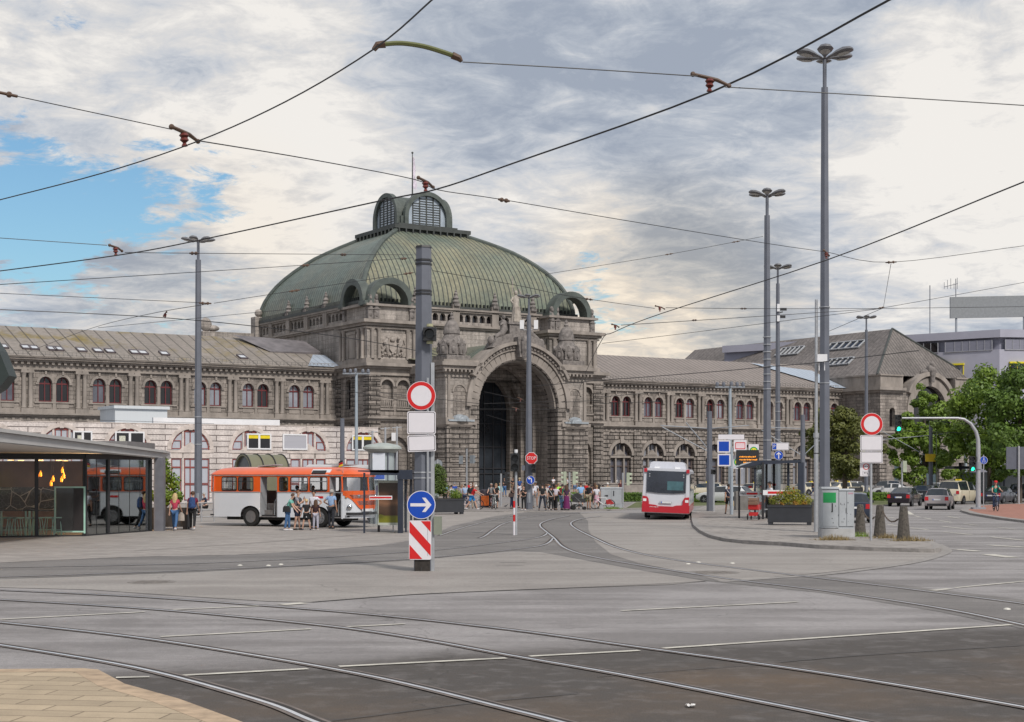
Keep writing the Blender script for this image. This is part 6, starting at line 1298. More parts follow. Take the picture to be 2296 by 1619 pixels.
# left shelter
YL = 64.0; kL = YL / F; x0_ = (803 - CX) * kL; t_ = thing('bus_shelter', 'dark bus shelter with brown poster panel left of the big sign pole', 'bus shelter', (x0_, YL, 0)); X = lambda px: (px - 803) * kL
zr = 2.55
b_ = MB(); b_.extxz([(X(803), zr + .05), (X(925), zr - .25 + .2), (X(925), zr + .12), (X(803), zr + .1)], -.1, 2.2); b_.bx(X(891), X(925), -.15, 2.2, zr - .28, zr - .02); b_.bx(X(830), X(895), -.1, .05, zr - .1, zr + .12); b_.build('roof', dkblue, t_)
for px, w_ in ((817, .07), (898, .22)): MB().bx(X(px) - w_ / 2, X(px) + w_ / 2, -.12, .06, 0, zr).build('post', dkblue, t_)
for px in (907, 917, 924): MB().bx(X(px) - .04, X(px) + .04, .8 + (px - 907) * .05, .9 + (px - 907) * .05, 0, zr - .02).build('post', dkblue, t_)
MB().bx(X(843) - .05, X(843) + .05, 1.3, 1.4, .0, 2.2).build('post', mat('brown_post', (.05, .04, .04), .6), t_)
for (a_, b__, y) in ((X(817), X(893), 2.1),): MB().bx(a_, b__, y, y + .02, .2, zr - .05).build('pane', shg, t_)
MB().bx(X(905), X(907), .1, 2.0, .2, zr - .1).build('pane', shg, t_)
b_ = MB(); fr_ = mat('poster_frame', (.42, .44, .38), .4); b_.bx(X(844.5), X(846.5), .58, .72, .32, 2.22); b_.bx(X(893.5), X(895.5), .58, .72, .32, 2.22); b_.bx(X(846.5), X(893.5), .58, .72, 2.12, 2.22); b_.bx(X(846.5), X(893.5), .58, .72, .32, .42); pf = b_.build('poster_frame', fr_, t_)
pm, pnt, pb = newmat('brown_poster'); L4 = pnt.links; tcp = nn(pnt, 'ShaderNodeTexCoord'); spp = nn(pnt, 'ShaderNodeSeparateXYZ'); L4.new(tcp.outputs['Object'], spp.inputs[0]); rmp = nn(pnt, 'ShaderNodeValToRGB'); mrp = nn(pnt, 'ShaderNodeMapRange'); L4.new(spp.outputs[2], mrp.inputs[0]); mrp.inputs[1].default_value = .4; mrp.inputs[2].default_value = 2.12
nzp = nn(pnt, 'ShaderNodeTexNoise', Scale=1.6, Detail=3.0); L4.new(tcp.outputs['Object'], nzp.inputs['Vector']); adp = nn(pnt, 'ShaderNodeMath', operation='MULTIPLY_ADD'); L4.new(nzp.outputs[0], adp.inputs[0]); adp.inputs[1].default_value = .22; L4.new(mrp.outputs[0], adp.inputs[2]); L4.new(adp.outputs[0], rmp.inputs[0])
e = rmp.color_ramp.elements; e[0].position = .2; e[0].color = (.17, .17, .01, 1); e[1].position = 1; e[1].color = (.06, .035, .022, 1)
for p_, c_2 in ((.28, (.15, .15, .015)), (.31, (.06, .03, .015)), (.5, (.09, .05, .03)), (.6, (.22, .11, .06)), (.75, (.12, .06, .035))): q_ = e.new(p_); q_.color = c4(c_2)
L4.new(rmp.outputs[0], pb.inputs['Base Color']); pb.inputs['Roughness'].default_value = .3
MB().bx(X(846.5), X(893.5), .6, .7, .42, 2.12).build('poster', pm, pf)
b_ = MB(); b_.bx(X(829), X(880), -.14, -.13, 1.42, 1.58); rb_ = b_.build('stripe_band', whitep, t_); MB().bx(X(830), X(878.5), -.15, -.142, 1.47, 1.54).build('stripe', red, rb_)
MB().bx(X(837), X(848), 1.2, 1.21, 1.55, 2.0).build('timetable', mat('lilac_paper', (.5, .5, .68), .6), t_); b_ = MB(); b_.bx(X(873), X(893), .9, 1.3, .5, .56); b_.bx(X(876), X(878), 1.0, 1.1, 0, .5); b_.bx(X(888), X(890), 1.0, 1.1, 0, .5); b_.build('bench', galv, t_)
# right shelter
YR = 79.0; kR = YR / F; x0_ = (1650 - CX) * kR; t_ = thing('bus_shelter', 'dark glass bus shelter with red striped band behind the yellow planter', 'bus shelter', (x0_, YR, .13)); X = lambda px: (px - 1650) * kR
zr = H + (YH - 1036) * kR - .13
b_ = MB(); b_.extxz([(X(1650), zr - .28), (X(1690), zr + .02), (X(1796), zr + .12), (X(1796), zr - .04), (X(1705), zr - .12), (X(1665), zr - .3)], 0, .1); b_.bx(X(1700), X(1797), .1, 2.4, zr, zr + .08); b_.build('roof', dkblue, t_)
b_ = MB()
for i in range(5): b_.extxz([(X(1655 + i * 3), zr - .3), (X(1690 + i * 2), zr - .02), (X(1692 + i * 2), zr - .05), (X(1660 + i * 3), zr - .33)], .3 + i * .4, .42 + i * .4)
b_.add([(X(1650), 0.05, zr - .29), (X(1690), .05, zr), (X(1690), 2.3, zr), (X(1650), 2.3, zr - .29)], [(0, 1, 2, 3)]); b_.build('roof', mat('milky_roof', (.42, .45, .44), .3), t_)
for px, y, w_ in ((1668, 1.6, .09), (1709.5, -.2, .11), (1796, 0, .3), (1782, 1.8, .12), (1752, 2.2, .12), (1735, 2.2, .1)): MB().bx(X(px) - w_ / 2, X(px) + w_ / 2, y, y + .12, 0, zr - .02).build('post', dkblue if px > 1780 else black, t_)
MB().bx(X(1712), X(1790), 2.25, 2.27, .2, zr - .1).build('pane', shg, t_); MB().bx(X(1710), X(1712), 0, 2.2, .2, zr - .1).build('pane', shg, t_)
b_ = MB(); b_.bx(X(1709), X(1784), -.24, -.23, 1.26, 1.52, 0); rb_ = b_.build('stripe_band', whitep, t_); MB().bx(X(1720), X(1782), -.25, -.242, 1.33, 1.45).build('stripe', red, rb_)
b_ = MB(); b_.bx(X(1668), X(1709), 1.5, 1.51, 1.2, 1.42); rb_ = b_.build('stripe_band', whitep, t_); MB().bx(X(1684), X(1709), 1.485, 1.499, 1.26, 1.36).build('stripe', red, rb_); add_text('lettering', 'VAG', .16, blk, rb_, (X(1676), 1.48, 1.31))
for px, z_ in ((1752, 1.62), (1697, 1.5)): MB().bx(X(px - 4), X(px + 4), 2.2, 2.22, z_ + .1, z_ + .22).build('sticker', red, t_)
MB().bx(X(1720), X(1727), 2.0, 2.05, 1.1, 2.1).build('timetable', whitep, t_); MB().bx(X(1722), X(1775), 1.5, 1.9, .45, .5).build('bench', galv, t_)
# departure board, stop flags, parking sign
db = thing('departure_board', 'black departure display with orange lettering above the right bus shelter', 'display', (0, 84, 0)); q = lambda px, py: ((px - CX) * 84 / F, H + (YH - py) * 84 / F)
(xa, za), (xb, zb) = q(1652, 1049), q(1702, 1009); MB().bx(xa, xb, 0, .3, za, zb).build('housing', black, db); MB().tube([(xb - .2, .15, 0), (xb - .2, .15, za)], .06, 8).build('post', dkblue, db)
orange = mat('orange_dots', (.9, .32, .02), .5, .05, emis=((1, .35, .03), .5)); b_ = MB(); rng = random.Random(9)
for r_, (s_, e_) in enumerate(((.12, .85), (.12, .88), (.3, .7))):
 x = xa + (xb - xa) * s_; zl = zb - .42 - r_ * .16
 while x < xa + (xb - xa) * e_:
  w_ = rng.uniform(.02, .05); b_.bx(x, x + w_, -.006, 0, zl + rng.uniform(0, .02), zl + rng.uniform(.06, .09)); x += w_ + rng.uniform(.01, .03)
b_.build('text_lines', orange, db)
Yq = 88;
ip = thing('stop_mast', 'slim grey mast carrying blue, red framed and blank white stop signs', 'post', ((1640 - CX) * Yq / F, Yq, .1)); MB().tube([(0, 0, 0), (0, 0, 3.9)], .1, 10).build('post', mat('pale_blue_grey', (.3, .345, .39)), ip)
for kind, px, py, w_, h_, lb in (('blueplate', 1622.5, 1001, 29, 28, 'upper plain blue square sign at the tram stop'), ('blueplate', 1623, 1031.5, 29, 28, 'lower plain blue square sign at the tram stop'), ('redplate', 1659, 999.5, 29, 26, 'white sign with red rounded frame at the tram stop'), ('plain', 1639, 980, 58, 11, 'long blank white board topping the tram stop signs')):
 sign(kind, (px - CX) * Yq / F, H + (YH - py) * Yq / F, w_ * Yq / F, h_ * Yq / F, 0, Yq - .12, lb, 'sign')
grn = mat('stop_green', (.02, .33, .08), .4); yel = mat('stop_yellow', (.8, .65, .02), .4)
for px, py, lb in ((1690, 1011, 'white board with green and yellow tram stop disc behind the display'), (1655, 1036, 'white board with green disc left of the departure display')):
 Yh = 89 if px > 1670 else 88.3; t_ = sign('plain', (px - CX) * Yh / F, H + (YH - py) * Yh / F, 23 * Yh / F, 30 * Yh / F, 0, Yh, lb, 'sign'); MB().lathe([(.0005, -.006), (.24, -.006), (.24, -.01), (.0005, -.01)], n=24, axis='y').build('disc', grn, t_); MB().lathe([(.0005, -.01), (.17, -.01), (.17, -.014), (.0005, -.014)], n=24, axis='y').build('disc', yel, t_); add_text('lettering', 'H', .28, grn, t_, (0, -.016, 0))
Yp = 89; t_ = sign('plate', (1750 - CX) * Yp / F, H + (YH - 1001) * Yp / F, 38 * Yp / F, 17 * Yp / F, 0, Yp, 'white direction sign with small blue parking P at its left end', 'sign'); MB().bx(-.47, -.24, -.013, -.009, -.17, .17).build('parking_mark', blue, t_); add_text('lettering', 'P', .26, wht, t_, (-.36, -.016, 0))
t_ = sign('arrow', (1746 - CX) * Yp / F, H + (YH - 1021) * Yp / F, 20 * Yp / F, 0, 0, Yp, 'round blue sign with white arrow pointing up beside the shelter', 'road sign', ry=R(-90))
# ================================================================ STOP sign and the turn sign on the portal lamp
Yz = 102.9; kz = Yz / F
t_ = thing('stop_sign', 'red octagonal STOP sign on the lamp post in front of the portal', 'road sign', ((1191.5 - CX) * kz, Yz, H + (YH - 1027.5) * kz)); r = 13.5 * kz
oc = [(r * 1.06 * math.cos(R(22.5 + 45 * i)), r * 1.06 * math.sin(R(22.5 + 45 * i))) for i in range(8)]; MB().extxz(oc, 0, .02).build('rim', wht, t_); MB().extxz([(a_ * .92, b__ * .92) for a_, b__ in oc], -.005, 0).build('face', red, t_); add_text('lettering', 'STOP', r * .78, wht, t_, (0, -.011, 0), .8)
t_ = thing('road_sign', 'round blue turn left sign below the STOP sign', 'road sign', ((1189.7 - CX) * kz, Yz, H + (YH - 1076.5) * kz)); r = 9.6 * kz
MB().lathe([(.0005, -.004), (r, -.004), (r, .02), (.0005, .02)], n=28, axis='y').build('rim', wht, t_); MB().lathe([(.0005, -.008), (r * .93, -.008), (r * .93, -.004), (.0005, -.004)], n=28, axis='y').build('face', blue, t_)
b_ = MB(); b_.bx(.08 * r, .32 * r, -.013, -.008, -.6 * r, .1 * r); b_.archring(-.12 * r, .1 * r, .2 * r, .44 * r, -.013, -.008, 8, a0=0, a1=R(90)); b_.bx(-.3 * r, -.12 * r, -.013, -.008, .3 * r, .54 * r); b_.extxz([(-.68 * r, .42 * r), (-.22 * r, .8 * r), (-.22 * r, .04 * r)], -.0132, -.008); b_.build('arrow', wht, t_)
signal(((1196.5 - CX) * kz, Yz, H + (YH - 1050) * kz), 'small black two lens signal just below the STOP sign', 2, s=.95)
b_ = MB(); b_.bx(-.22, .0, -.1, .1, 0, .35); b_.build('control_box', steel, loc=((1177 - CX) * kz, Yz, H + (YH - 1055) * kz), props=('small grey box strapped to the left of the STOP sign lamp post', 'box', None, None))
# near signal on its own post with red and white marker
p = G(1157, 1200); kn = p.y / F; t_ = thing('signal_post', 'thin pale post carrying the black signal in the tram lane', 'post', p); MB().tube([(0, 0, 0), (0, 0, H + (YH - 1010) * kn)], .055, 10).build('post', galv, t_); MB().tube([(0, 0, H + (YH - 1015) * kn), (0, 0, H + (YH - 1008) * kn)], .075, 10).build('cap', whitep, t_)
signal((p.x - .05, p.y - .1, H + (YH - 1037) * kn), 'black two lens signal on the thin post in front of the portal', 2, s=1.15)
t_ = thing('marker_post', 'short red and white ringed marker tube beside the signal post', 'post', p + Vector((-.08, -.06, 0)))
for i in range(6): MB().tube([(0, 0, .0 + i * .28 if i else 0), (0, 0, .28 + i * .28)], .045, 10).build('band', (wht, wht, red, wht, red, wht)[i] if i < 5 else red, t_) if i < 5 else None
# other signals in the distance
tlg = mat('pale_green_signal', (.36, .40, .30), .6)
def sigpost(px, yb, top, Y_, label, heads, hm=None, z0_=0.05):
 p = Vector(((px - CX) / F * Y_, Y_, z0_)); t_ = thing('signal_post', label, 'post', p, 0, 'galvanised signal posts at the crossing'); MB().tube([(0, 0, 0), (0, 0, H + (YH - top) * Y_ / F - z0_)], .07, 8).build('post', galv, t_)
 for dx, py, n, rot, lb, m_, lit in heads: signal((p.x + dx, Y_, H + (YH - py) * Y_ / F), lb, n, lit, 0, rot, .95, m_)
sigpost(952 + 29, 1144, 1030, 118, 'thin post left of the tall bush behind the big pole', ())
MB().lathe([(.0005, 0), (.33, 0), (.33, .02), (.0005, .02)], n=20, axis='y').build('road_sign', sback, loc=((982.5 - CX) * 118 / F, 118, H + (YH - 1040) * 118 / F), props=('grey back of a round sign left of the portal, above the bush', 'road sign', None, None))
sigpost(1046.5, 1142, 1006, 112, 'grey post with grey signal backs left of the portal', ((-.42, 1031, 2, R(180), 'left grey box shaped signal back on the post before the portal', sback, None), (.42, 1030, 2, R(150), 'right grey box shaped signal back on the post before the portal', sback, None)))
sigpost(1123.5, 1142, 1062, 113, 'post with sideways black signals left of the near signal', ((.4, 1072, 3, R(90), 'black three lens signal seen from the side left of the near signal', black, None),))
sigpost(1277, 1143.5, 1059, 106, 'post with pale green signals in the middle of the waiting crowd', ((-.35, 1072, 3, R(-90), 'pale green signal left of the post amid the crowd', tlg, None), (.35, 1072, 3, R(90), 'pale green signal right of the post amid the crowd', tlg, None)))
sigpost(1396.5, 1140, 1060, 109, 'pale post with signal right of the second cabinet', ((.4, 1074, 3, R(90), 'pale green signal seen from the side right of the second cabinet', tlg, None),))
sigpost(2022.5, 1120, 1035, 122, 'pale green post with signal back above the parked white saloon', ((.2, 1046, 3, R(180), 'pale green signal back above the parked white saloon', tlg, None),))
sigpost(1600, 1140, 1052, 95, 'thin grey post between the bus and the stop signs', ((0, 1058, 1, 0, 'small black signal on the thin post right of the bus', black, None),))
# cantilever traffic light at the right
p = G(2193.5, 1141.5, .12); kg = p.y / F; zz_ = lambda py: H + (YH - py) * kg - .12
t_ = thing('traffic_light_gantry', 'grey curved cantilever mast reaching left over the road', 'mast', p)
pts_ = [(0, 0, 0), (0, 0, zz_(1000)), (-.02, 0, zz_(985)), (-.15, 0, zz_(968)), (-.5, 0, zz_(950)), (-.95, 0, zz_(940)), (-1.4, 0, zz_(937.5)), ((2022 - 2193.5) * kg, 0, zz_(937.5))]
MB().tube(pts_, [.17, .14, .125, .115, .105, .095, .08, .065], 12).build('mast', galv, t_, smooth=True); MB().bx(-.42, .42, -.3, .3, 0, .12).build('base', steel_l, t_); MB().tube([(0, 0, zz_(1052)), (0, 0, zz_(1036))], .22, 12).build('collar', steel_l, t_)
signal((p.x + (2014 - 2193.5) * kg, p.y, H + (YH - 949) * kg), 'traffic light showing green at the left end of the curved mast', 3, 2, s=1.18)
signal((p.x - .42, p.y - .05, H + (YH - 1040) * kg), 'lower traffic light showing green on the trunk of the curved mast', 3, 2, s=1.05)
q_ = p + Vector((.32, -.1, 0)); t_ = thing('sign_post', 'thin post carrying the blue footpath sign at the curved mast', 'post', q_); MB().tube([(0, 0, 0), (0, 0, zz_(1020))], .035, 8).build('post', galv, t_)
t_ = thing('road_sign', 'round blue footpath and cycle path sign right of the curved mast', 'road sign', q_ + Vector((0, -.06, zz_(1032)))); r = .26
MB().lathe([(.0005, -.004), (r, -.004), (r, .02), (.0005, .02)], n=28, axis='y').build('rim', wht, t_); MB().lathe([(.0005, -.008), (r * .93, -.008), (r * .93, -.004), (.0005, -.004)], n=28, axis='y').build('face', blue, t_)
b_ = MB(); b_.bx(-.03, .03, -.013, -.008, .02, .12); b_.ball((0, -.01, .16), .03); b_.bx(-.14, .14, -.013, -.008, -.01, .005)
for s in (-1, 1): b_.archring(s * .07, -.11, .03, .045, -.013, -.008, 10, a1=2 * math.pi)
b_.build('symbol', wht, t_)
# big road sign back at the far right
t_ = thing('road_sign', 'large grey back of a direction sign at the right edge', 'road sign', (G(2286, 1100).x * .88, 118, 0)); xo = (2279 - CX) * 118 / F; t_.location.x = xo
b_ = MB(); b_.bx(-.78, 2.2, 0, .08, H + (YH - 1052) * 118 / F, H + (YH - 1002) * 118 / F); b_.build('panel', mat('sign_back_dark', (.10, .11, .14), .5), t_); MB().tube([(.15, -.1, 0), (.15, -.1, H + (YH - 1000) * 118 / F)], .08, 8).build('post', galv, t_)
# advertising column
p = PY(857, 1060, 76); p.z = 0; ka = 76 / F; t_ = thing('advertising_column', 'round glass advertising column with pale domed lid behind the left shelter', 'advertising column', p)
zl = H + (YH - 998) * ka; MB().lathe([(.62, 0), (.62, zl - .35)], n=20).build('drum', mat('column_glass', (.32, .36, .37), .25, .2, .6), t_, smooth=True); MB().lathe([(.7, zl - .38), (.78, zl - .3), (.98, zl - .2), (.96, zl - .1), (.8, zl), (.3, zl + .1), (.001, zl + .12)], n=28).build('lid', mat('lid_grey', (.34, .37, .35), .5), t_, smooth=True)
for a_ in range(6): MB().tube([(.66 * math.cos(a_ * 1.05), .66 * math.sin(a_ * 1.05), 0), (.66 * math.cos(a_ * 1.05), .66 * math.sin(a_ * 1.05), zl - .3)], .035, 6).build('rib', steel, t_)
MB().bx(-.42, .2, -.72, -.68, zl - 1.75, zl - .4).build('poster', mat('pale_poster', (.62, .66, .72), .5, .05), t_); MB().bx(-.4, .18, -.74, -.722, zl - 1.7, zl - 1.5).build('poster_band', blue, t_)
# arched roof of a stair entrance behind the orange bus
p = PY(587, 1060, 84); p.z = 0; t_ = thing('stair_canopy', 'olive barrel shaped entrance canopy rising behind the orange bus roof', 'canopy', p, R(38)); zb_ = H + (YH - 1045) * 84 / F
b_ = MB(); M_ = Matrix.Rotation(R(90), 4, 'Z'); b_.archring(0, zb_ - .3, .86, .94, -1.2, 1.2, 14, M=M_); b_.bx(-.94, -.86, -1.2, 1.2, 0, zb_ - .3, M=M_); b_.bx(.86, .94, -1.2, 1.2, 0, zb_ - .3, M=M_); b_.build('barrel_roof', mat('olive_metal', (.16, .155, .10), .45, .1, 1), t_, smooth=True)
for y in (-1.2, -.42, .36, 1.14): MB(M_).archring(0, zb_ - .3, .94, .99, y, y + .06, 14).build('rib', black, t_)
MB(M_).extxz(archpoly(0, .5, zb_ - .3, .85, 10), 1.0, 1.05).build('gable_pane', mat('grey_glass2', (.1, .11, .12), .2), t_)
# railing behind the walkers
p = G(443, 1166); t_ = thing('railing', 'galvanised tube railing between the bamboo planter and the orange bus', 'railing', G(400, 1170)); x1_ = G(480, 1170).x - t_.location.x
for z_ in (.25, .6, .95): MB().tube([(-.9, 0, z_), (x1_ + 1.0, .3, z_ * 1.05)], .035, 8).build('rail', galv, t_)
for x_ in (-.8, .4, 1.2, x1_): MB().tube([(x_, 0, 0), (x_, 0, 1.0)], .035, 8).build('post', galv, t_)
# litter bins by the portal, concrete blocks
for px, lb in ((1085, 'left one of the two dark litter bins with orange sides'), (1098, 'right one of the two dark litter bins, orange and red front')):
 p = G(px, 1138, .05); t_ = thing('litter_bin', lb, 'bin', p, 0, 'dark litter bins in the crowd'); MB().lathe([(.3, 0), (.32, 1.1), (.28, 1.25), (.1, 1.32), (.001, 1.32)], n=14).build('body', mat('bin_dark', (.03, .02, .03), .5), t_, smooth=True); MB().bx(-.2, .24, -.335, -.3, .15, .85).build('panel', mat('bin_orange', (.5, .10, .01), .5, .4, 5), t_)
for px, py, w_, h_, Y_, lb in ((1680, 1160, 26, 26, 98, 'grey rusticated concrete wall block behind the pram'),):
 p = Vector(((1688 - CX) * Y_ / F, Y_, .1)); b_ = MB(); b_.bx(-1.1, 1.6, 0, .8, 0, 1.25); b_.build('stair_wall', mat('block_grey', (.17, .16, .15), .85, .3, 2), loc=p, props=(lb, 'wall', None, None))
# ================================================================ overhead wires
wire_m = mat('wire_black', (.012, .011, .013), .5); clampm = mat('insulator_brown', (.10, .06, .04), .5, .2, 6); clampr = mat('insulator_red', (.13, .025, .018), .4)
def insul(parent, p, d, s):
 s *= .62
 d = d.normalized(); M_ = Matrix.Translation(p) @ d.to_track_quat('X', 'Z').to_matrix().to_4x4()
 b_ = MB(M_); b_.tube([(-.30 * s, 0, .13 * s), (-.12 * s, 0, .10 * s), (.1 * s, 0, .06 * s), (.30 * s, 0, -.02 * s)], [.028 * s, .03 * s, .032 * s, .024 * s], 6); b_.ball((-.3 * s, 0, .13 * s), .045 * s, 6, 5); b_.ball((.3 * s, 0, -.02 * s), .04 * s, 6, 5); o = b_.build('clamp', clampm, parent)
 b_ = MB(M_); b_.lathe([(.02 * s, -.14 * s), (.05 * s, -.13 * s), (.025 * s, -.08 * s), (.07 * s, -.04 * s), (.05 * s, 0), (.08 * s, .03 * s), (.05 * s, .07 * s)], (-.02 * s, 0, 0), 8); b_.build('insulator', clampr, o)
def wire(pts, label, r=.009, ins=(), turn=(), grp=None, s=1.0):
 p0 = pts[0]; t_ = thing('overhead_wire', label, 'wire', p0, 0, grp); q = [p - p0 for p in spline(pts, 5)] if len(pts) > 2 else [p - p0 for p in pts]
 MB().tube(q, [r] * len(q), 5).build('cable', wire_m, t_)
 for p in ins: insul(t_, p - p0, (pts[-1] - pts[0]), s)
 for p in turn:
  d = (pts[-1] - pts[0]).normalized(); b_ = MB(); c = p - p0; b_.tube([c - d * .16 * s, c + d * .16 * s], .018 * s, 6); b_.ball(c - d * .07 * s, .035 * s, 6, 5); b_.ball(c + d * .07 * s, .035 * s, 6, 5); b_.build('tensioner', clampm, t_)
W = lambda px, py, z=5.8: PZ(px, py, z)
cr_ = .009
wire([W(1000, -30), W(968, 0), W(838, 110), W(640, 228), (W(440, 318)), W(230, 388), W(0, 448), W(-150, 486)], 'contact wire from the top edge down to the left edge, passing the long curved arm', cr_ * .75)
wire([W(2040, -22), W(1993, 0), W(1600, 204), W(1148, 367), W(980, 424), W(850, 451), W(435, 541), W(260, 573), W(0, 607.6), W(-200, 632)], 'long contact wire crossing above the dome lantern from upper right to lower left', cr_)
wire([W(2500, 330), W(2296, 407.6), W(1854, 583), W(1483, 703), W(1376, 745), W(1345, 770), W(1300, 870), W(1270, 960)], 'contact wire falling from the right edge towards the portal tower', cr_)
wire([W(0, 694), W(370, 712.6), W(645, 740), W(830, 766), W(1000, 800)], 'contact wire low at the left passing in front of the mossy roof', cr_)
wire([W(2060, 786), W(1831, 813), W(1714, 823), W(1619, 832), W(1438, 846), W(1332, 854), W(1200, 866)], 'contact wire in front of the brown roof of the right wing', cr_ * 1.3)
def spanz(a, b__, fn): return [PZ(x, y, z) for x, y, z in fn]
wire([PY(-40, 198, 15.0), PY(0, 207.5, 15), PY(385, 290, 15.2)], 'span wire from the left edge to the clamp above the left lamp post', .005, turn=(PY(6, 209, 15),), s=.9)
wire([PY(447, 316, 15.2), PY(700, 358, 18), PY(930, 402.5, 21.3), PY(983, 426, 21.6), PY(1120, 446.6, 23.5), PY(1400, 494, 27), PY(1714, 545, 31), PY(1845, 564, 34)], 'long span wire passing the lantern flag and ending at the tallest lamp post', .0065, ins=(PY(415, 309, 15.15), PY(955, 415, 21.4), PY(1853, 571, 34)), turn=(PY(1130, 449, 23.6),), s=1.05)
wire([PY(1858, 566, 34), PY(1998, 588, 37), PY(2296, 551, 37), PY(2400, 538, 37)], 'span wire from the tallest lamp post to the right edge', .007, turn=(PY(1998, 588, 37),))
wire([PY(1037, 139, 11.9), PY(1300, 154, 12.1), PY(1565, 171, 12.4)], 'span wire from the end of the long curved arm to the red clamp', .0045)
wire([PY(1625, 195, 12.5), PY(1960, 215, 12.6), PY(2400, 243, 12.8)], 'span wire from the red clamp to the right edge, across the tallest lamp', .0045, ins=(PY(1594, 187, 12.45),), s=.82)
arm = thing('suspension_arm', 'long curved olive suspension arm at the top of the picture', 'arm', PY(845, 104, 11.7)); q0 = arm.location.copy()
MB().tube([p - q0 for p in spline([PY(862, 99, 11.7), PY(900, 97, 11.75), PY(950, 104, 11.8), PY(1000, 119, 11.85), PY(1020, 127, 11.9)], 4)], .019, 6).build('arm', mat('olive_arm', (.12, .13, .05), .4), arm)
b_ = MB(); b_.tube([PY(838, 112, 11.7) - q0, PY(846, 101, 11.7) - q0, PY(864, 99, 11.7) - q0], [.02, .028, .03], 6); b_.tube([PY(1014, 124, 11.88) - q0, PY(1030, 131, 11.9) - q0, PY(1035, 138, 11.9) - q0], [.03, .026, .014], 6); b_.build('clamp', clampm, arm)
wire([PY(-60, 530, 25), PY(0, 533.6, 25), PY(240, 550, 25.5)], 'span wire entering from the left edge below the blue sky gap', .006)
wire([PY(280, 566, 25.6), PY(445, 568, 29), PY(925, 571.6, 38.6)], 'span wire running level to the top of the big sign pole', .0065, ins=(PY(260, 561, 25.5),), turn=(PY(435, 568, 29), PY(770, 571, 36)), s=1.0)
wire([PY(-60, 641, 24), PY(0, 638, 24.5), PY(675, 595, 34), PY(925, 578, 38.6)], 'span wire rising gently from the left edge to the big sign pole', .0065, turn=(PY(685, 595, 34), PY(905, 580, 38)))
wire([PY(-60, 654, 30), PY(0, 657.6, 30), PY(455, 679, 34)], 'wire from the left edge to the joint beside the left lamp post', .006, turn=(PY(460, 680, 34),))
wire([PY(480, 680, 34), PY(607, 660, 36), PY(930, 611, 39)], 'wire rising from the left lamp post joint to the big sign pole', .0065, turn=(PY(660, 652, 36), PY(915, 613, 38.5)))
wire([PY(470, 681, 34), PY(330, 705, 40), PY(200, 737.6, 50), PY(60, 790, 60)], 'wire falling left from the left lamp post over the mossy roof', .008, ins=(PY(370, 707, 38),), s=.9)
wire([PY(220, 735, 60), PY(580, 700, 60), PY(760, 684, 60)], 'faint distant wire in front of the left side of the dome', .009)
wire([PY(971, 607, 39), PY(1150, 638, 41), PY(1283, 665, 43), PY(1468, 691.6, 45)], 'wire from the big sign pole falling across the dome to the right', .0075, turn=(PY(1320, 671, 43.5),))
wire([PY(1493, 690, 45), PY(1700, 692, 50), PY(1973, 691.6, 55), PY(2400, 686, 60)], 'level wire crossing all tall lamp posts at the right', .009, ins=(PY(1480, 692, 45),), turn=(PY(1667, 692, 50),))
wire([PY(1981, 690, 55), PY(2150, 660, 58), PY(2400, 614, 62)], 'wire rising to the right edge above the billboard', .009, turn=(PY(1976, 690, 55),))
wire([PY(1393, 729, 40), PY(1600, 716, 46), PY(1978, 691.6, 55)], 'wire from the portal side clamp up to the hanging joint at the right', .009, ins=(PY(1380, 733, 40),), turn=(PY(1557, 718, 45),), s=.9)
wire([PY(1350, 770, 60), PY(1548, 746, 58), PY(1978, 691.6, 55)], 'lower faint wire from the portal corner to the hanging joint', .009)
wire([PY(1858, 743, 64), PY(1978, 691.6, 55)], 'short wire from the antenna box lamp post to the hanging joint', .01)
wire([PY(1998, 590, 37), PY(1981, 688, 55)], 'short steep drop wire joining two span wires at the right', .007)
wire([PY(1223, 615, 60), PY(1500, 570, 60), PY(1711, 530, 60)], 'faint distant wire between the dome and the lamp post by the shelter', .009, turn=(PY(1500, 570, 60), PY(1650, 542, 60)))
for i, (a_, b__, Y_, lb) in enumerate((((1085, 878), (1250, 915), 110, 'thin wire across the upper part of the portal arch'), ((1060, 917), (1255, 918), 108, 'thick level wire across the middle of the portal arch'), ((1085, 905), (1245, 900), 112, 'faint wire just above the thick one in the portal'), ((1090, 930), (1240, 975), 108, 'wire sloping down to the right inside the portal arch'), ((850, 880), (1075, 905), 105, 'wire from behind the big pole to the left portal tower'), ((745, 870), (940, 905), 105, 'wire in front of the blind niches left of the big pole'), ((1350, 890), (1600, 868), 108, 'thin wire across the first floor windows of the right wing'), ((1345, 905), (1480, 900), 108, 'short wire left of the first paired windows of the right wing'), ((2020, 938), (2296, 962), 130, 'wire through the trees at the right'), ((1985, 965), (2296, 975), 130, 'lower wire through the trees at the right'), ((220, 942), (480, 950), 60, 'thin wire along the top of the stone pattern hoarding'), ((1260, 902), (1350, 897), 106, 'short wire at the right portal tower'))):
 wire([PY(a_[0], a_[1], Y_), PY(b__[0], b__[1], Y_ + 4)], lb, .02 if Y_ > 100 else .008, ins=(PY((a_[0] + b__[0]) / 2, (a_[1] + b__[1]) / 2, Y_ + 2),) if i in (0, 1, 4) else (), s=1.6)
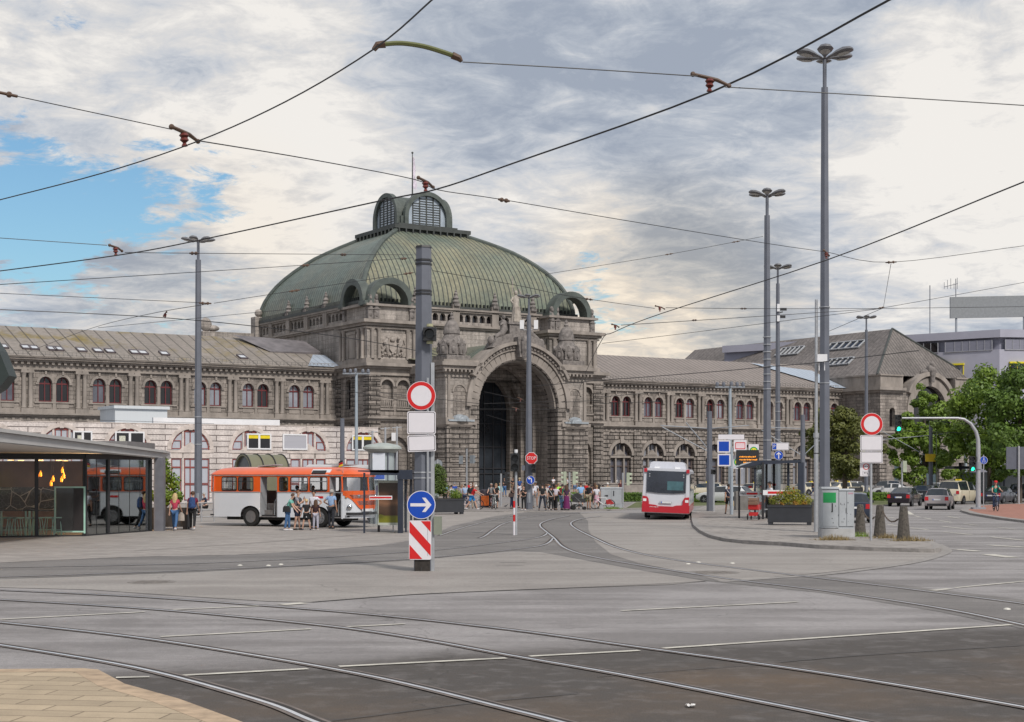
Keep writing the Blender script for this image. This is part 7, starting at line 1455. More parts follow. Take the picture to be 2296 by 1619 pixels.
# ================================================================ vehicles
tyre = mat('tyre', (.012, .012, .012), .85, .2); rim_m = mat('alloy_rim', (.35, .35, .36), .3, .1, metal=.7); carglass = mat('car_glass', (.02, .025, .03), .05, .3, spec=.9); tail = mat('tail_light', (.45, .01, .015), .2, .1); head = mat('head_light', (.55, .57, .6), .1, .05); plate = mat('number_plate', (.62, .62, .63), .5); plateb = mat('plate_blue', (.02, .09, .45), .5); trimb = mat('black_trim', (.02, .02, .022), .55)
def wheel(parent, x, y, r=.32, w_=.2, side=-1):
 o = MB().lathe([(r * .62, -w_ / 2), (r * .92, -w_ / 2), (r, -w_ * .3), (r, w_ * .3), (r * .92, w_ / 2), (r * .62, w_ / 2), (r * .62, -w_ / 2)], n=20, axis='y').build('tyre', tyre, None, smooth=True)
 wl = MB(); wl.lathe([(.0005, side * w_ * .42), (r * .2, side * w_ * .42), (r * .58, side * w_ * .30), (r * .63, side * w_ * .46)], n=20, axis='y')
 wh = wl.build('wheel', rim_m, parent, loc=(x, y, r), smooth=True); o.parent = wh
 b_ = MB()
 for i in range(5): t = 2 * math.pi * i / 5; b_.tube([(.03, side * w_ * .45, 0), (r * .55 * math.cos(t), side * w_ * .42, r * .55 * math.sin(t))], .028, 4)
 b_.build('spokes', rim_m, wh)
KINDS = {
 'hatch': dict(L=3.95, W=1.66, H=1.49, st=[(0, .42, .55, .62), (.02, .3, .93, .96), (.10, .26, .95, 1.0), (.50, .24, .95, 1.44), (.62, .24, .94, 1.47), (1.55, .24, .93, 1.49), (1.70, .24, .93, 1.49), (2.35, .24, .92, 1.45), (3.05, .24, .90, .98), (3.7, .26, .78, .86), (3.93, .34, .60, .66)], glass=(3, 7), rw=(2, 3), ws=(7, 8), wx=(.72, 3.2), wr=.30),
 'saloon': dict(L=4.6, W=1.78, H=1.43, st=[(0, .45, .6, .7), (.03, .3, .92, 1.0), (.45, .25, .96, 1.03), (.95, .24, .96, 1.08), (1.65, .24, .95, 1.40), (2.35, .24, .94, 1.43), (2.5, .24, .94, 1.43), (2.9, .24, .93, 1.39), (3.45, .24, .92, .99), (4.3, .26, .8, .86), (4.58, .35, .6, .66)], glass=(4, 7), rw=(3, 4), ws=(7, 8), wx=(.85, 3.75), wr=.33),
 'wagon': dict(L=4.6, W=1.8, H=1.48, st=[(0, .42, .6, .7), (.03, .3, .95, 1.0), (.12, .25, .97, 1.03), (.55, .24, .97, 1.42), (.75, .24, .96, 1.46), (1.75, .24, .95, 1.48), (1.9, .24, .95, 1.48), (2.75, .24, .94, 1.43), (3.4, .24, .92, 1.0), (4.3, .26, .8, .86), (4.58, .35, .6, .66)], glass=(3, 7), rw=(2, 3), ws=(7, 8), wx=(.85, 3.75), wr=.33),
 'suv': dict(L=4.5, W=1.84, H=1.66, st=[(0, .5, .7, .8), (.03, .38, 1.06, 1.1), (.12, .32, 1.08, 1.14), (.5, .3, 1.08, 1.58), (.7, .3, 1.07, 1.63), (1.7, .3, 1.06, 1.66), (1.85, .3, 1.06, 1.66), (2.75, .3, 1.04, 1.6), (3.3, .3, 1.02, 1.1), (4.2, .33, .9, .98), (4.48, .4, .7, .76)], glass=(3, 7), rw=(2, 3), ws=(7, 8), wx=(.85, 3.6), wr=.36),
 'van': dict(L=5.0, W=1.93, H=1.90, st=[(0, .4, .6, .65), (.02, .3, 1.12, 1.18), (.06, .28, 1.14, 1.24), (.22, .26, 1.15, 1.83), (.45, .26, 1.15, 1.88), (2.2, .26, 1.13, 1.91), (2.4, .26, 1.13, 1.91), (3.5, .26, 1.1, 1.83), (4.25, .26, 1.06, 1.14), (4.8, .3, .9, .96), (4.98, .36, .65, .72)], glass=(3, 7), rw=(2, 3), ws=(7, 8), wx=(.95, 4.0), wr=.33)}
PAINT = {}
def paint(name, c, metal=.25):
 if name not in PAINT: PAINT[name] = mat('paint_' + name, c, .32, .04, 1.2, metal=metal, coat=.6)
 return PAINT[name]
def car(label, kind, px, py, hd, pname, col, taxi=False, front=False, group='cars on the station road', anchor=.0, tailh=1, scale=1.0, taxi_ad=False):
 """px,py: ground pixel under the anchor (metres forward of the rear bumper, centre line); hd: heading, degrees clockwise from straight away"""
 K = KINDS[kind]; p = G(px, py); h_ = R(hd); fwd = Vector((math.sin(h_), math.cos(h_), 0)); p = p - fwd * anchor
 t_ = thing('parked_car' if 'parked' in label else 'car', label, 'taxi' if taxi else 'car', p, R(90) - h_, group); t_.scale = (scale,) * 3
 st = K['st']; Wd = K['W'] / 2; pm_ = paint(pname, col, .0 if pname in ('white', 'cream') else .35)
 def sec(i):
  x, zb, zs, zt = st[i]; n = len(st) - 1; e = min(1, .80 + .5 * min(i, 1) + .0) if i < 2 else 1; e = .93 if i in (1, n - 1) else (.84 if i in (0, n) else 1)
  w_ = Wd * e; green = K['glass'][0] <= i <= K['glass'][1]
  hr = w_ * (.74 if green else .86)
  return [(0, zb), (w_ * .9, zb), (w_ * .99, zb + (zs - zb) * .3), (w_, zb + (zs - zb) * .62), (w_ * .965, zs), (hr, zt - (.05 if green else .02)), (hr * .6, zt), (0, zt)]
 S = [sec(i) for i in range(len(st))]; body = MB(); wins = []
 def quad(mb, i, j, s):
  a, b_ = st[i][0], st[i + 1][0]; mb.add([(a, s * S[i][j][0], S[i][j][1]), (b_, s * S[i + 1][j][0], S[i + 1][j][1]), (b_, s * S[i + 1][j + 1][0], S[i + 1][j + 1][1]), (a, s * S[i][j + 1][0], S[i][j + 1][1])], [(0, 1, 2, 3)])
 g0, g1 = K['glass']; gs = MB(); gr = MB(); gw = MB()
 for i in range(len(st) - 1):
  for s in (-1, 1):
   for j in range(7):
    side = j == 4 and (g0 <= i < g1 or i in (K['ws'][0],)) and i != 5
    tgt = body
    if side: tgt = gs
    if i == K['rw'][0] and j in (5, 6): tgt = gr
    if i == K['ws'][0] and j in (5, 6): tgt = gw
    quad(tgt, i, j, s)
    if i == K['rw'][0] and j == 4 and kind in ('saloon',): pass
 for i in (0, len(st) - 1):
  ring_ = [(st[i][0], y, z) for y, z in S[i]] + [(st[i][0], -y, z) for y, z in S[i][::-1]]
  body.add(ring_, [tuple(range(len(ring_)))])
 bo = body.build('body', pm_, t_, smooth=2); me = bo.data
 bm = bmesh.new(); bm.from_mesh(me); bmesh.ops.remove_doubles(bm, verts=bm.verts, dist=.002); bmesh.ops.recalc_face_normals(bm, faces=bm.faces); bm.to_mesh(me); bm.free(); me.set_sharp_from_angle(angle=R(32))
 gs.build('side_window', carglass, t_); gr.build('rear_window', carglass, t_); gw.build('windscreen', carglass, t_)
 L_ = K['L']; x1_ = st[1][2]
 b_ = MB(); rear = st[2][0]
 for s in (-1, 1):
  MB().frus(-.015, .22, s * Wd * .80 - .13, s * Wd * .80 + .13, x1_ - .28, .02, x1_ - .02).build('tail_light', tail, t_); MB().bx(L_ - .32, L_ - .06, s * Wd * .68 - .17, s * Wd * .68 + .17, .60, .73).build('head_light', head, t_)
  MB().bx(K['ws'][0] and st[K['ws'][0]][0] + .25, st[K['ws'][0]][0] + .4, s * (Wd + .12) - .08, s * (Wd + .12) + .08, st[7][2] + .02, st[7][2] + .16).build('mirror', trimb if col[0] < .3 else pm_, t_)
  for k in (st[5][0] + .05, (st[5][0] + st[8][0]) / 2 + .2): MB().bx(k, k + .14, s * Wd * .99 - .012, s * Wd * .99 + .012, st[5][2] - .1, st[5][2] - .07).build('door_handle', pm_, t_)
  b2 = MB()
  for k in (st[3][0] + .25, st[5][0] + .07, st[7][0] + .35): b2.bx(k, k + .012, s * Wd - .006, s * Wd + .004, .36, st[5][2] - .04)
  b2.build('door_gap', trimb, t_)
 zp = x1_ - .22 if kind != 'van' else .62; np_ = MB(); np_.bx(-.025, .0, -.26, .26, zp - .055, zp + .055); np_.build('number_plate', plate, t_); MB().bx(-.028, -.0255, .2, .255, zp - .05, zp + .05).build('plate_band', plateb, t_)
 MB().bx(-.02, .02, -Wd * .78, Wd * .78, .3, .44).build('rear_bumper', trimb if kind in ('hatch', 'suv') else pm_, t_); MB().bx(L_ - .05, L_ + .01, -Wd * .5, Wd * .5, .38, .58).build('grille', trimb, t_)
 for x in K['wx']:
  for s in (-1, 1):
   MB().lathe([(.0005, s * -.02), (K['wr'] * 1.16, s * -.02), (K['wr'] * 1.16, s * .006), (.0005, s * .006)], (x, s * Wd, K['wr'] * 1.05), 18, axis='y').build('wheel_arch', trimb, t_)
   wheel(t_, x, s * (Wd - .085), K['wr'], .19, s)
 if taxi:
  zr_ = K['H']; b_ = MB(); b_.frus(st[5][0] + .1, st[5][0] + .26, -.24, .24, zr_ - .005, .02, zr_ + .13); so = b_.build('roof_sign', mat('taxi_yellow', (.72, .55, .02), .4, .05), t_);
  me2 = text_mesh('TAXI', .1, .002); me2.materials.append(trimb); o = bpy.data.objects.new('lettering', me2); COL.objects.link(o); o.parent = so; o.location = (st[5][0] + .098, 0, zr_ + .065); o.rotation_euler = (R(90), 0, R(-90))
 if taxi_ad:
  for s in (-1, 1): MB().bx(1.5, 3.3, s * Wd - .004, s * Wd + .01, .4, .9).build('door_advert', trimb if taxi_ad == 1 else mat('red_advert', (.45, .06, .07), .5), t_)
 return t_
crm = (.60, .54, .41)
car('silver beige hatchback driving away, nearest car on the right carriageway', 'hatch', 2100, 1143.5, 22, 'beige_silver', (.40, .36, .36))
car('black saloon with light rear window, left of the silver hatchback', 'saloon', 2014, 1136, 27, 'black', (.018, .012, .018))
car('dark wagon half hidden between the black saloon and the taxi van', 'wagon', 2062, 1126, 33, 'dark_green_grey', (.04, .045, .055))
car('cream taxi van with yellow roof sign behind the silver hatchback', 'van', 2126, 1131, 36, 'cream', crm, taxi=True)
car('dark blue grey saloon behind the green shirted cyclist', 'saloon', 2219, 1130.5, 36, 'navy_black', (.035, .035, .05))
car('black off-road car at the right edge behind the cyclist', 'suv', 2285, 1126, 24, 'black', (.018, .012, .018))
car('silver saloon with red tail lights left of the black off-road car', 'saloon', 2259, 1116, 30, 'silver', (.45, .43, .45))
car('parked white saloon facing left behind the short hedge', 'saloon', 2005, 1113.5, -62, 'white', (.62, .62, .62), anchor=2.3)
car('parked grey people carrier with tall roof behind the white saloon', 'suv', 1985, 1109.5, -66, 'warm_grey', (.30, .28, .27), anchor=2.2)
car('parked cream taxi with black door advert facing right by the station end', 'wagon', 1907, 1110, 74, 'cream', crm, taxi=True, anchor=2.2, taxi_ad=1)
car('parked cream taxi second in the rank, behind the one with black advert', 'wagon', 1880, 1107, 66, 'cream', crm, taxi=True, anchor=2.2)
car('parked white hatchback farthest back in the taxi rank', 'hatch', 1925, 1105.5, 70, 'white', (.62, .62, .62), anchor=2.2)
car('parked cream taxi with red advert between the mast and the tall lamp', 'wagon', 1822, 1110.5, 60, 'cream', crm, taxi=True, anchor=2.2, taxi_ad=2)
car('dark blue hatchback with red tail light behind the grey cabinet', 'suv', 1915, 1173, 12, 'blue_black', (.02, .03, .055), scale=.93)
car('parked cream taxi wagon facing left just right of the bus', 'wagon', 1577, 1113, -80, 'cream', crm, taxi=True, anchor=2.3)
car('white estate car turned towards us behind the slim mast', 'wagon', 1625, 1129, -58, 'white', (.62, .62, .62), anchor=2.3)
car('cream taxi with yellow roof sign behind the white estate car', 'wagon', 1684, 1115, -70, 'cream', crm, taxi=True, anchor=2.3)
car('white hatchback peeping out left of the taxi van', 'hatch', 2092, 1114, 40, 'white', (.62, .62, .62))
car('white saloon between the taxi van and the curved mast', 'saloon', 2183, 1116, 30, 'white', (.62, .62, .62))
# ---------------------------------------------------------------- city bus seen from behind
bw_ = mat('bus_white', (.56, .57, .62), .35, .04, .6, coat=.4); br_m = mat('bus_red', (.42, .008, .02), .35, .06, 2, coat=.4)
p = G(1491, 1166); cb = thing('city_bus', 'white city bus with red lower rear driving away towards the portal', 'bus', p, R(90) - R(8)); cb.rotation_euler = (R(2.2), 0, R(82))
L_, W_, zt = 11.5, 1.27, 2.78
b_ = MB(); sec = [(-W_ * .97, .36), (-W_, .8), (-W_ * .985, 1.6), (-W_ * .95, zt - .12), (-W_ * .86, zt), (W_ * .86, zt), (W_ * .95, zt - .12), (W_ * .985, 1.6), (W_, .8), (W_ * .97, .36)]
b_.extyz(sec, .05, L_); b_.build('body', bw_, cb, smooth=True)
b_ = MB(); b_.extyz([(-W_ * .95, .4), (-W_ * .985, .42), (-W_ * 1.0, .80), (-W_ * .98, .86), (-.55, .80), (-.4, .74), (.4, .74), (.55, .80), (W_ * .98, .86), (W_ * 1.0, .8), (W_ * .985, .42), (W_ * .95, .4)], -.06, .06)
for s in (-1, 1): b_.bx(.06, L_, s * W_ - .012, s * W_ + .012, .38, .82)
b_.build('red_skirt', br_m, cb)
MB().extyz([(-W_ * .83, 1.5), (-.4, 1.44), (.4, 1.44), (W_ * .83, 1.5), (W_ * .83, zt - .14), (-W_ * .83, zt - .14)], -.02, .05).build('rear_window', mat('bus_rear_glass', (.025, .03, .045), .08, .5, .8, spec=.9), cb)
MB().bx(-.026, -.0205, -W_ * .72, -.05, 1.62, 2.1).build('window_reflection', mat('teal_reflection', (.06, .13, .15), .3, .3, 3), cb)  # reflection painted as a thin teal sheet over the rear glass
for s in (-1, 1):
 b_ = MB(); b_.extyz([(s * W_ * .985, .86), (s * W_ * .70, .80), (s * W_ * .73, 1.12), (s * W_ * .80, 1.24), (s * W_ * .985, 1.27)], -.04, .06); b_.build('tail_light', br_m, cb); MB().bx(-.05, -.041, min(s * W_ * .96, s * W_ * .82), max(s * W_ * .96, s * W_ * .82), .98, 1.12).build('reverse_light', whitep, cb)
 MB().bx(-.03, .06, min(s * W_ * .83, s * W_ * .96), max(s * W_ * .83, s * W_ * .96), zt - .22, zt - .02).build('marker_light', br_m, cb)
 for z_ in (zt - .32, zt - .44): MB().lathe([(.0005, -.03), (.035, -.03), (.035, -.02)], (0, 0, 0), 10, axis='x').build('round_light', galv, cb, loc=(.0, s * W_ * .72, z_))
 MB().extxz([(.3, zt), (.5, zt + .08), (1.1, zt + .08), (1.1, zt)], s * .55 - .14, s * .55 + .14).build('roof_vent', whitep, cb)
 MB().bx(L_ - .6, L_ + .1, s * (W_ + .2) - .06, s * (W_ + .2) + .06, 1.9, 2.3).build('mirror', trimb, cb)
b_ = MB(); b_.extyz([(-1.0, zt), (-.93, zt + .30), (-.8, zt + .37), (.78, zt + .37), (.92, zt + .30), (1.0, zt)], .9, 4.5); b_.build('roof_unit', bw_, cb, smooth=False)
me3 = text_mesh('www.vag.de', .1, .002); me3.materials.append(whitep); o = bpy.data.objects.new('lettering', me3); COL.objects.link(o); o.parent = cb; o.location = (-.064, .62, .70); o.rotation_euler = (R(90), 0, R(-90))
MB().bx(-.03, -.02, -.34, .34, .9, 1.0).build('plate_holder', galv, cb); MB().bx(-.036, -.03, -.3, .2, .905, .995).build('number_plate', plate, cb); MB().bx(-.036, -.03, .2, .24, .905, .995).build('plate_band', plateb, cb)
MB().bx(-.024, -.02, -W_ * .84, -W_ * .84 + .012, .85, 1.5).bx(-.024, -.02, W_ * .84 - .012, W_ * .84, .85, 1.5).build('panel_gap', trimb, cb); MB().bx(.3, L_ - .3, -1.0, 1.0, .2, .4).build('underbody', trimb, cb)
for x in (2.6, 8.6):
 for s in (-1, 1): wheel(cb, x, s * 1.08, .46, .3, s)
for s in (-1, 1): MB().bx(1.5, L_ - .5, s * W_ * .99 - .01, s * W_ * .99 + .01, 1.35, zt - .25).build('side_window', carglass, cb)
# ---------------------------------------------------------------- veteran orange and white bus
PHI = R(25)
ow = mat('veteran_white', (.66, .68, .72), .3, .05, .8, coat=.5); oo = mat('veteran_orange', (.70, .105, .015), .28, .06, 1.2, coat=.7); chrome = mat('chrome', (.6, .6, .6), .12, .05, metal=1)
vglass = glass('bus_window_glass', (.2, .22, .22), .16, .02)
NB = PY(480, 1060, 72.9); OB_ = thing('vintage_bus', 'vintage orange and white bus with its doors open beside the waiting family', 'bus', (NB.x, NB.y, 0), -PHI)
# local: x forward along near side (right hand side at y=0 facing the camera), y to the far side
def zx(v): return (v - 60) / 1210 * 7.15
W2 = 2.35; zw, zg, zb_ = 1.63, 2.42, .46
def rr_rect(x0, x1, z0, z1, r=.09):
 out = []
 for sx, sz, t0 in ((1, 1, 0), (-1, 1, 90), (-1, -1, 180), (1, -1, 270)):
  for i in range(4): t = R(t0 + 30 * i); out.append((((x1 - r) if sx > 0 else (x0 + r)) + r * math.cos(t), ((z1 - r) if sz > 0 else (z0 + r)) + r * math.sin(t)))
 return out
wn = [(135, 285), (295, 445), (690, 775), (795, 960), (975, 1140)]; z0w, z1w = 1.68, 2.36
def warch(c, r=.56): return [(c - r, zb_), (c - r, .55)] + [(c + r * math.cos(R(t)), .55 + r * .78 * math.sin(R(t))) for t in range(165, 0, -15)] + [(c + r, .55), (c + r, zb_)]
xr, xf = zx(415) - .02, zx(1060)
upn = [rr_rect(zx(a), zx(b), z0w, z1w) for a, b in wn] + [rr_rect(zx(508), zx(670), zw, z1w, .05), rr_rect(zx(1157), zx(1265), zw, z1w, .05)]
S_ = MB(); S_.wall([(0, zw), (7.2, zw), (7.2, zg), (0, zg)], upn, 0, .05, 0)
S_.build('upper_side', oo, OB_)
low = [(0, zb_)] + warch(xr)[0:] + [(zx(505), zb_), (zx(505), zw), (0, zw)]
S_ = MB(); S_.ext([(x, 0, z) for x, z in low][::-1], (0, .03, 0))
low2 = [(zx(672), zb_)] + warch(xf)[0:] + [(zx(1155), zb_), (zx(1155), zw), (zx(672), zw)]
S_.ext([(x, 0, z) for x, z in low2], (0, .03, 0)); S_.ext([(zx(1265), 0, .42), (7.2, 0, .42), (7.2, 0, zw), (zx(1265), 0, zw)], (0, .03, 0)); S_.build('lower_side', ow, OB_)
F_ = MB(); F_.wall([(0, .6), (7.2, .6), (7.2, zg), (0, zg)], [rr_rect(zx(a), zx(b), z0w, z1w) for a, b in ((100, 285), (300, 460), (480, 640), (660, 820), (840, 1000), (1020, 1200))], W2, .04); F_.build('far_side', mat('inner_cream', (.25, .22, .2), .7), OB_)
MB().bx(-.28, 7.5, .08, W2 - .05, .50, .56).build('floor', trimb, OB_)
# skin round the rear and the nose
def outl(ins=0.0, n=5):
 pts = []
 fr = [(7.2, 0), (7.5, .06), (7.72, .22), (7.84, .55), (7.9, W2 / 2), (7.84, W2 - .55), (7.72, W2 - .22), (7.5, W2 - .06), (7.2, W2)]
 rr = [(0, W2), (-.2, W2 - .08), (-.32, W2 - .4), (-.36, W2 / 2), (-.32, .4), (-.2, .08), (0, 0)]
 c = Vector((3.75, W2 / 2))
 for x, y in fr + rr:
  d = Vector((x, y)) - c; hx, hy = 4.1, W2 / 2
  pts.append((c.x + d.x * (hx - ins * 1.3) / hx, c.y + d.y * (hy - ins) / hy))
 return pts
O0 = outl(); nf = 9
def skin(idx, z0, z1, name, m, ins0=0, ins1=0, par=OB_):
 A0, A1 = outl(ins0), outl(ins1); b_ = MB()
 vs = [(A0[i][0], A0[i][1], z0) for i in idx] + [(A1[i][0], A1[i][1], z1) for i in idx]; k = len(idx)
 b_.add(vs, [(i, i + 1, k + i + 1, k + i) for i in range(k - 1)]); return b_.build(name, m, par, smooth=True)
fi = list(range(0, 9)); ri = list(range(9, 16)); ri2 = [8] + ri if False else ri
skin(fi, .45, 1.63, 'nose', ow, .04, 0); skin(ri, .5, 1.63, 'tail', ow, .05, 0); skin(ri, 1.63, 1.70, 'tail', oo); skin(ri, 2.34, zg, 'tail', oo); skin(fi, 1.63, 1.72, 'nose', oo); skin(fi, 2.36, zg + .03, 'nose', oo)
skin(fi, 1.72, 2.36, 'windscreen', vglass, 0, .05); skin(ri, 1.70, 2.34, 'rear_window', vglass, 0, .03)
b_ = MB()
for i in (0, 4, 8): x, y = outl(.01)[i]; b_.tube([(x, y, 1.68), (x - .05, y, 2.4)], .04, 6)
for i in (9, 10, 11, 13, 14, 15): x, y = O0[i]; b_.tube([(x, y, 1.66), (x + .02, y, 2.4)], .035, 6)
b_.build('pillar', oo, OB_)
# swept orange flash on the nose, built just outside the skin
def onskin(t, off=.012):              # t in 0..8 along the nose outline
 i = min(int(t), 7); f_ = t - i; a, b__ = Vector(O0[i]), Vector(O0[i + 1]); p_ = a.lerp(b__, f_); d = (b__ - a).normalized(); n_ = Vector((d.y, -d.x)); return p_ + n_ * off
def patch(tz, name, m, off=.012):
 """tz: list of (t, zlow, zhigh)"""
 b_ = MB(); vs = []
 for t, a, c_ in tz: q = onskin(t, off); vs += [(q.x, q.y, a), (q.x, q.y, c_)]
 b_.add(vs, [(2 * i, 2 * i + 1, 2 * i + 3, 2 * i + 2) for i in range(len(tz) - 1)]); return b_.build(name, m, OB_, smooth=True)
patch([(0, 1.52, 1.63), (.5, 1.46, 1.63), (1, 1.38, 1.63), (1.5, 1.3, 1.63), (2, 1.15, 1.63), (2.5, .98, 1.63), (3, .86, 1.63), (4, .8, 1.63), (5, .86, 1.63), (5.5, .98, 1.63), (6, 1.15, 1.63), (7, 1.38, 1.63), (8, 1.52, 1.63)], 'orange_flash', oo)
for z_ in (1.50, 1.44, 1.38): patch([(1.1 + (1.5 - z_) * 3, z_, z_ + .028), (2, z_, z_ + .028), (3, z_, z_ + .028), (4, z_, z_ + .028), (5, z_, z_ + .028), (6, z_, z_ + .028), (6.9, z_, z_ + .028)], 'chrome_strip', chrome, .03)
for z_, k in ((1.22, .0), (1.17, .1), (1.12, .2), (1.07, .3)): patch([(2.3 + k, z_, z_ + .022), (3, z_, z_ + .022), (4, z_, z_ + .022), (5, z_, z_ + .022), (5.7 - k, z_, z_ + .022)], 'grille_bar', chrome, .03)
patch([(.6, .60, .72), (1, .60, .72), (2, .60, .72), (3, .60, .72), (4, .60, .72), (5, .60, .72), (6, .60, .72), (7, .60, .72)], 'bumper', trimb, .06)
patch([(3.1, .76, .88), (4, .76, .88), (4.6, .76, .88)], 'number_plate', plate, .035)
for t, z_, r_ in ((1.1, .98, .12), (6.9, .98, .12), (2.6, 1.47, .085), (5.4, 1.47, .085)):
 q_ = onskin(t, .03); n_ = (onskin(t, 1) - onskin(t, 0)); an_ = math.atan2(n_.y, n_.x)
 MB(Matrix.Translation((q_.x, q_.y, z_)) @ Matrix.Rotation(an_, 4, 'Z')).lathe([(.0005, .04), (r_ * .7, .03), (r_, .0), (r_, -.04)], n=18, axis='x').build('head_light', chrome, OB_, smooth=True)
q_ = onskin(.55, .02); MB().ball((q_.x, q_.y, 1.42), (.07, .03, .035), 8, 5).build('indicator', mat('indicator_orange', (.7, .2, .01), .3), OB_)
# roof
b_ = MB(); lv = [(0, zg + .02), (-.03, zg + .05), (.02, zg + .12), (.12, zg + .22), (.32, zg + .33), (.6, zg + .39), (.95, zg + .41)]
rings = [[(x, y, z) for x, y in outl(i_)] for i_, z in lv]; k = len(rings[0])
b_.add([v for r_ in rings for v in r_], [(i * k + j, i * k + (j + 1) % k, (i + 1) * k + (j + 1) % k, (i + 1) * k + j) for i in range(len(rings) - 1) for j in range(k)] + [tuple((len(rings) - 1) * k + j for j in range(k))]); b_.build('roof', oo, OB_, smooth=True)
b_ = MB(); b_.bx(0, 7.2, -.03, 0, zg - .01, zg + .02); b_.bx(0, zx(505), -.02, 0, zw - .015, zw + .02); b_.bx(zx(672), 7.2, -.02, 0, zw - .015, zw + .02); b_.build('trim_strip', galv, OB_)
MB().ext([(zx(985), -.035, zg + .03), (zx(1150), -.035, zg + .03), (zx(1165), .13, zg + .27), (zx(990), .13, zg + .27)], (0, .02, .02)).build('destination_box', ow, OB_); MB().ext([(zx(995), -.03, zg + .08), (zx(1120), -.03, zg + .08), (zx(1125), .08, zg + .22), (zx(1000), .08, zg + .22)], (0, -.02, .02)).build('destination_glass', trimb, OB_)
for x_ in (zx(480), zx(1180)): MB().ext([(x_ - .45, .7, 2.84), (x_ + .45, .7, 2.9), (x_ + .45, 1.5, 2.9), (x_ - .45, 1.5, 2.84)], (0, 0, .05)).build('roof_hatch', galv, OB_)
MB().bx(zx(1005), zx(1100), -.012, 0, 1.36, 1.46).build('red_stripe', red, OB_)
# side glazing with rubber frames and sliding vents
for i, (a, b) in enumerate(wn):
 f = MB(); o_r = rr_rect(zx(a), zx(b), z0w, z1w); i_r = rr_rect(zx(a) + .045, zx(b) - .045, z0w + .045, z1w - .045, .06); n = len(o_r)
 f.add([(x, -.012, z) for x, z in o_r] + [(x, -.012, z) for x, z in i_r], [(j, (j + 1) % n, n + (j + 1) % n, n + j) for j in range(n)])
 f.bx(zx(a) + .05, zx(b) - .05, -.012, .02, z1w - .24, z1w - .21)
 o = f.build('window', trimb, OB_); g = MB(); g.extxz(i_r, .02, .026); g.build('pane', vglass, o)
 if i in (3, 4): MB().bx(zx(a) + .04, zx(b) - .04, -.02, -.012, z1w - .22, z1w - .2).build('vent_bar', galv, o)
# open doors: dark steps, rails and folded leaves
for a, b, nm in ((508, 670, 'rear'), (1157, 1265, 'front')):
 b_ = MB(); b_.bx(zx(a), zx(b), .02, .5, .45, .5); b_.bx(zx(a), zx(b), .3, .6, .5, .78); b_.bx(zx(a), zx(b), .6, .62, .5, 1.1); b_.build('door_steps', mat('worn_metal', (.16, .15, .15), .6, .4, 6), OB_)
 b_ = MB(); b_.tube([(zx(b) - .25, .15, .5), (zx(b) - .25, .2, 1.2), (zx(b) - .2, .4, 1.5)], .018, 6); b_.build('grab_rail', galv, OB_)
 b_ = MB(); b_.bx(zx(a) + .0, zx(a) + .04, .02, .5, .5, 2.36); b_.bx(zx(b) - .04, zx(b), .02, .5, .5, 2.36); b_.build('folded_door', galv, OB_)
seatm = mat('seat_brown', (.10, .035, .03), .8, .2)
for x in (.6, 1.4, 3.9, 4.6, 5.3):
 for y in (.25, 1.4): b_ = MB(); b_.bx(x, x + .42, y, y + .8, .95, 1.1); b_.bx(x - .08, x, y, y + .8, .95, 1.75); b_.build('seat', seatm, OB_)
MB().tube([(3.05, .9, .56), (3.05, .9, 2.5)], .02, 6).build('grab_rail', galv, OB_); MB().lathe([(.2, -.01), (.22, 0), (.2, .01)], (6.95, 1.75, 1.55), 16).build('steering_wheel', trimb, OB_)
MB().bx(4.9, 5.5, .035, .04, 1.72, 2.05).build('notice', mat('paper_notice2', (.5, .5, .5), .7, .4, 12), OB_)
for x in (xr, xf):
 for y, s in ((.17, -1), (W2 - .17, 1)): wheel(OB_, x, y, .47, .27, s)
b_ = MB()
for i in range(10): t = 2 * math.pi * i / 10; b_.ball((xf + .22 * math.cos(t), .015, .47 + .22 * math.sin(t)), (.04, .02, .04), 6, 4)
b_.build('wheel_nuts', chrome, OB_)
b_ = MB(); b_.bx(.4, 6.9, .5, 1.9, .3, .5); b_.build('underbody', trimb, OB_)
b_ = MB(); b_.tube([(7.2, .02, 2.5), (7.22, .0, 3.15)], .012, 5); fo = b_.build('flag_staff', galv, OB_)
for z_, c_ in ((3.05, trimb), (2.96, red), (2.87, mat('flag_gold', (.75, .5, .02), .6))): MB().add([(7.22, 0, z_), (7.22, 0, z_ + .09), (7.02, -.02, z_ + .02), (6.96, .0, z_ - .08)], [(0, 1, 2, 3)]).build('flag_stripe', c_, fo)
# white minibus behind the nose of the vintage bus
mb2 = thing('minibus', 'white minibus roof showing behind the nose of the vintage bus', 'minibus', (PY(772, 1, 78).x, 78, 0), R(-8)); b_ = MB(); b_.extxz([(-2.4, .4), (2.4, .4), (2.4, 1.6), (2.2, 2.55), (1.9, 2.95), (-1.9, 2.98), (-2.35, 2.6), (-2.4, 1.6)], 0, 2.0); b_.build('body', whitep, mb2)
MB().extxz(rr_rect(-1.4, 1.8, 2.3, 2.75, .1), -.01, .0).build('side_window', carglass, mb2)
for x in (-1.5, 1.5): wheel(mb2, x, .12, .36, .22, -1); wheel(mb2, x, 1.88, .36, .22, 1)
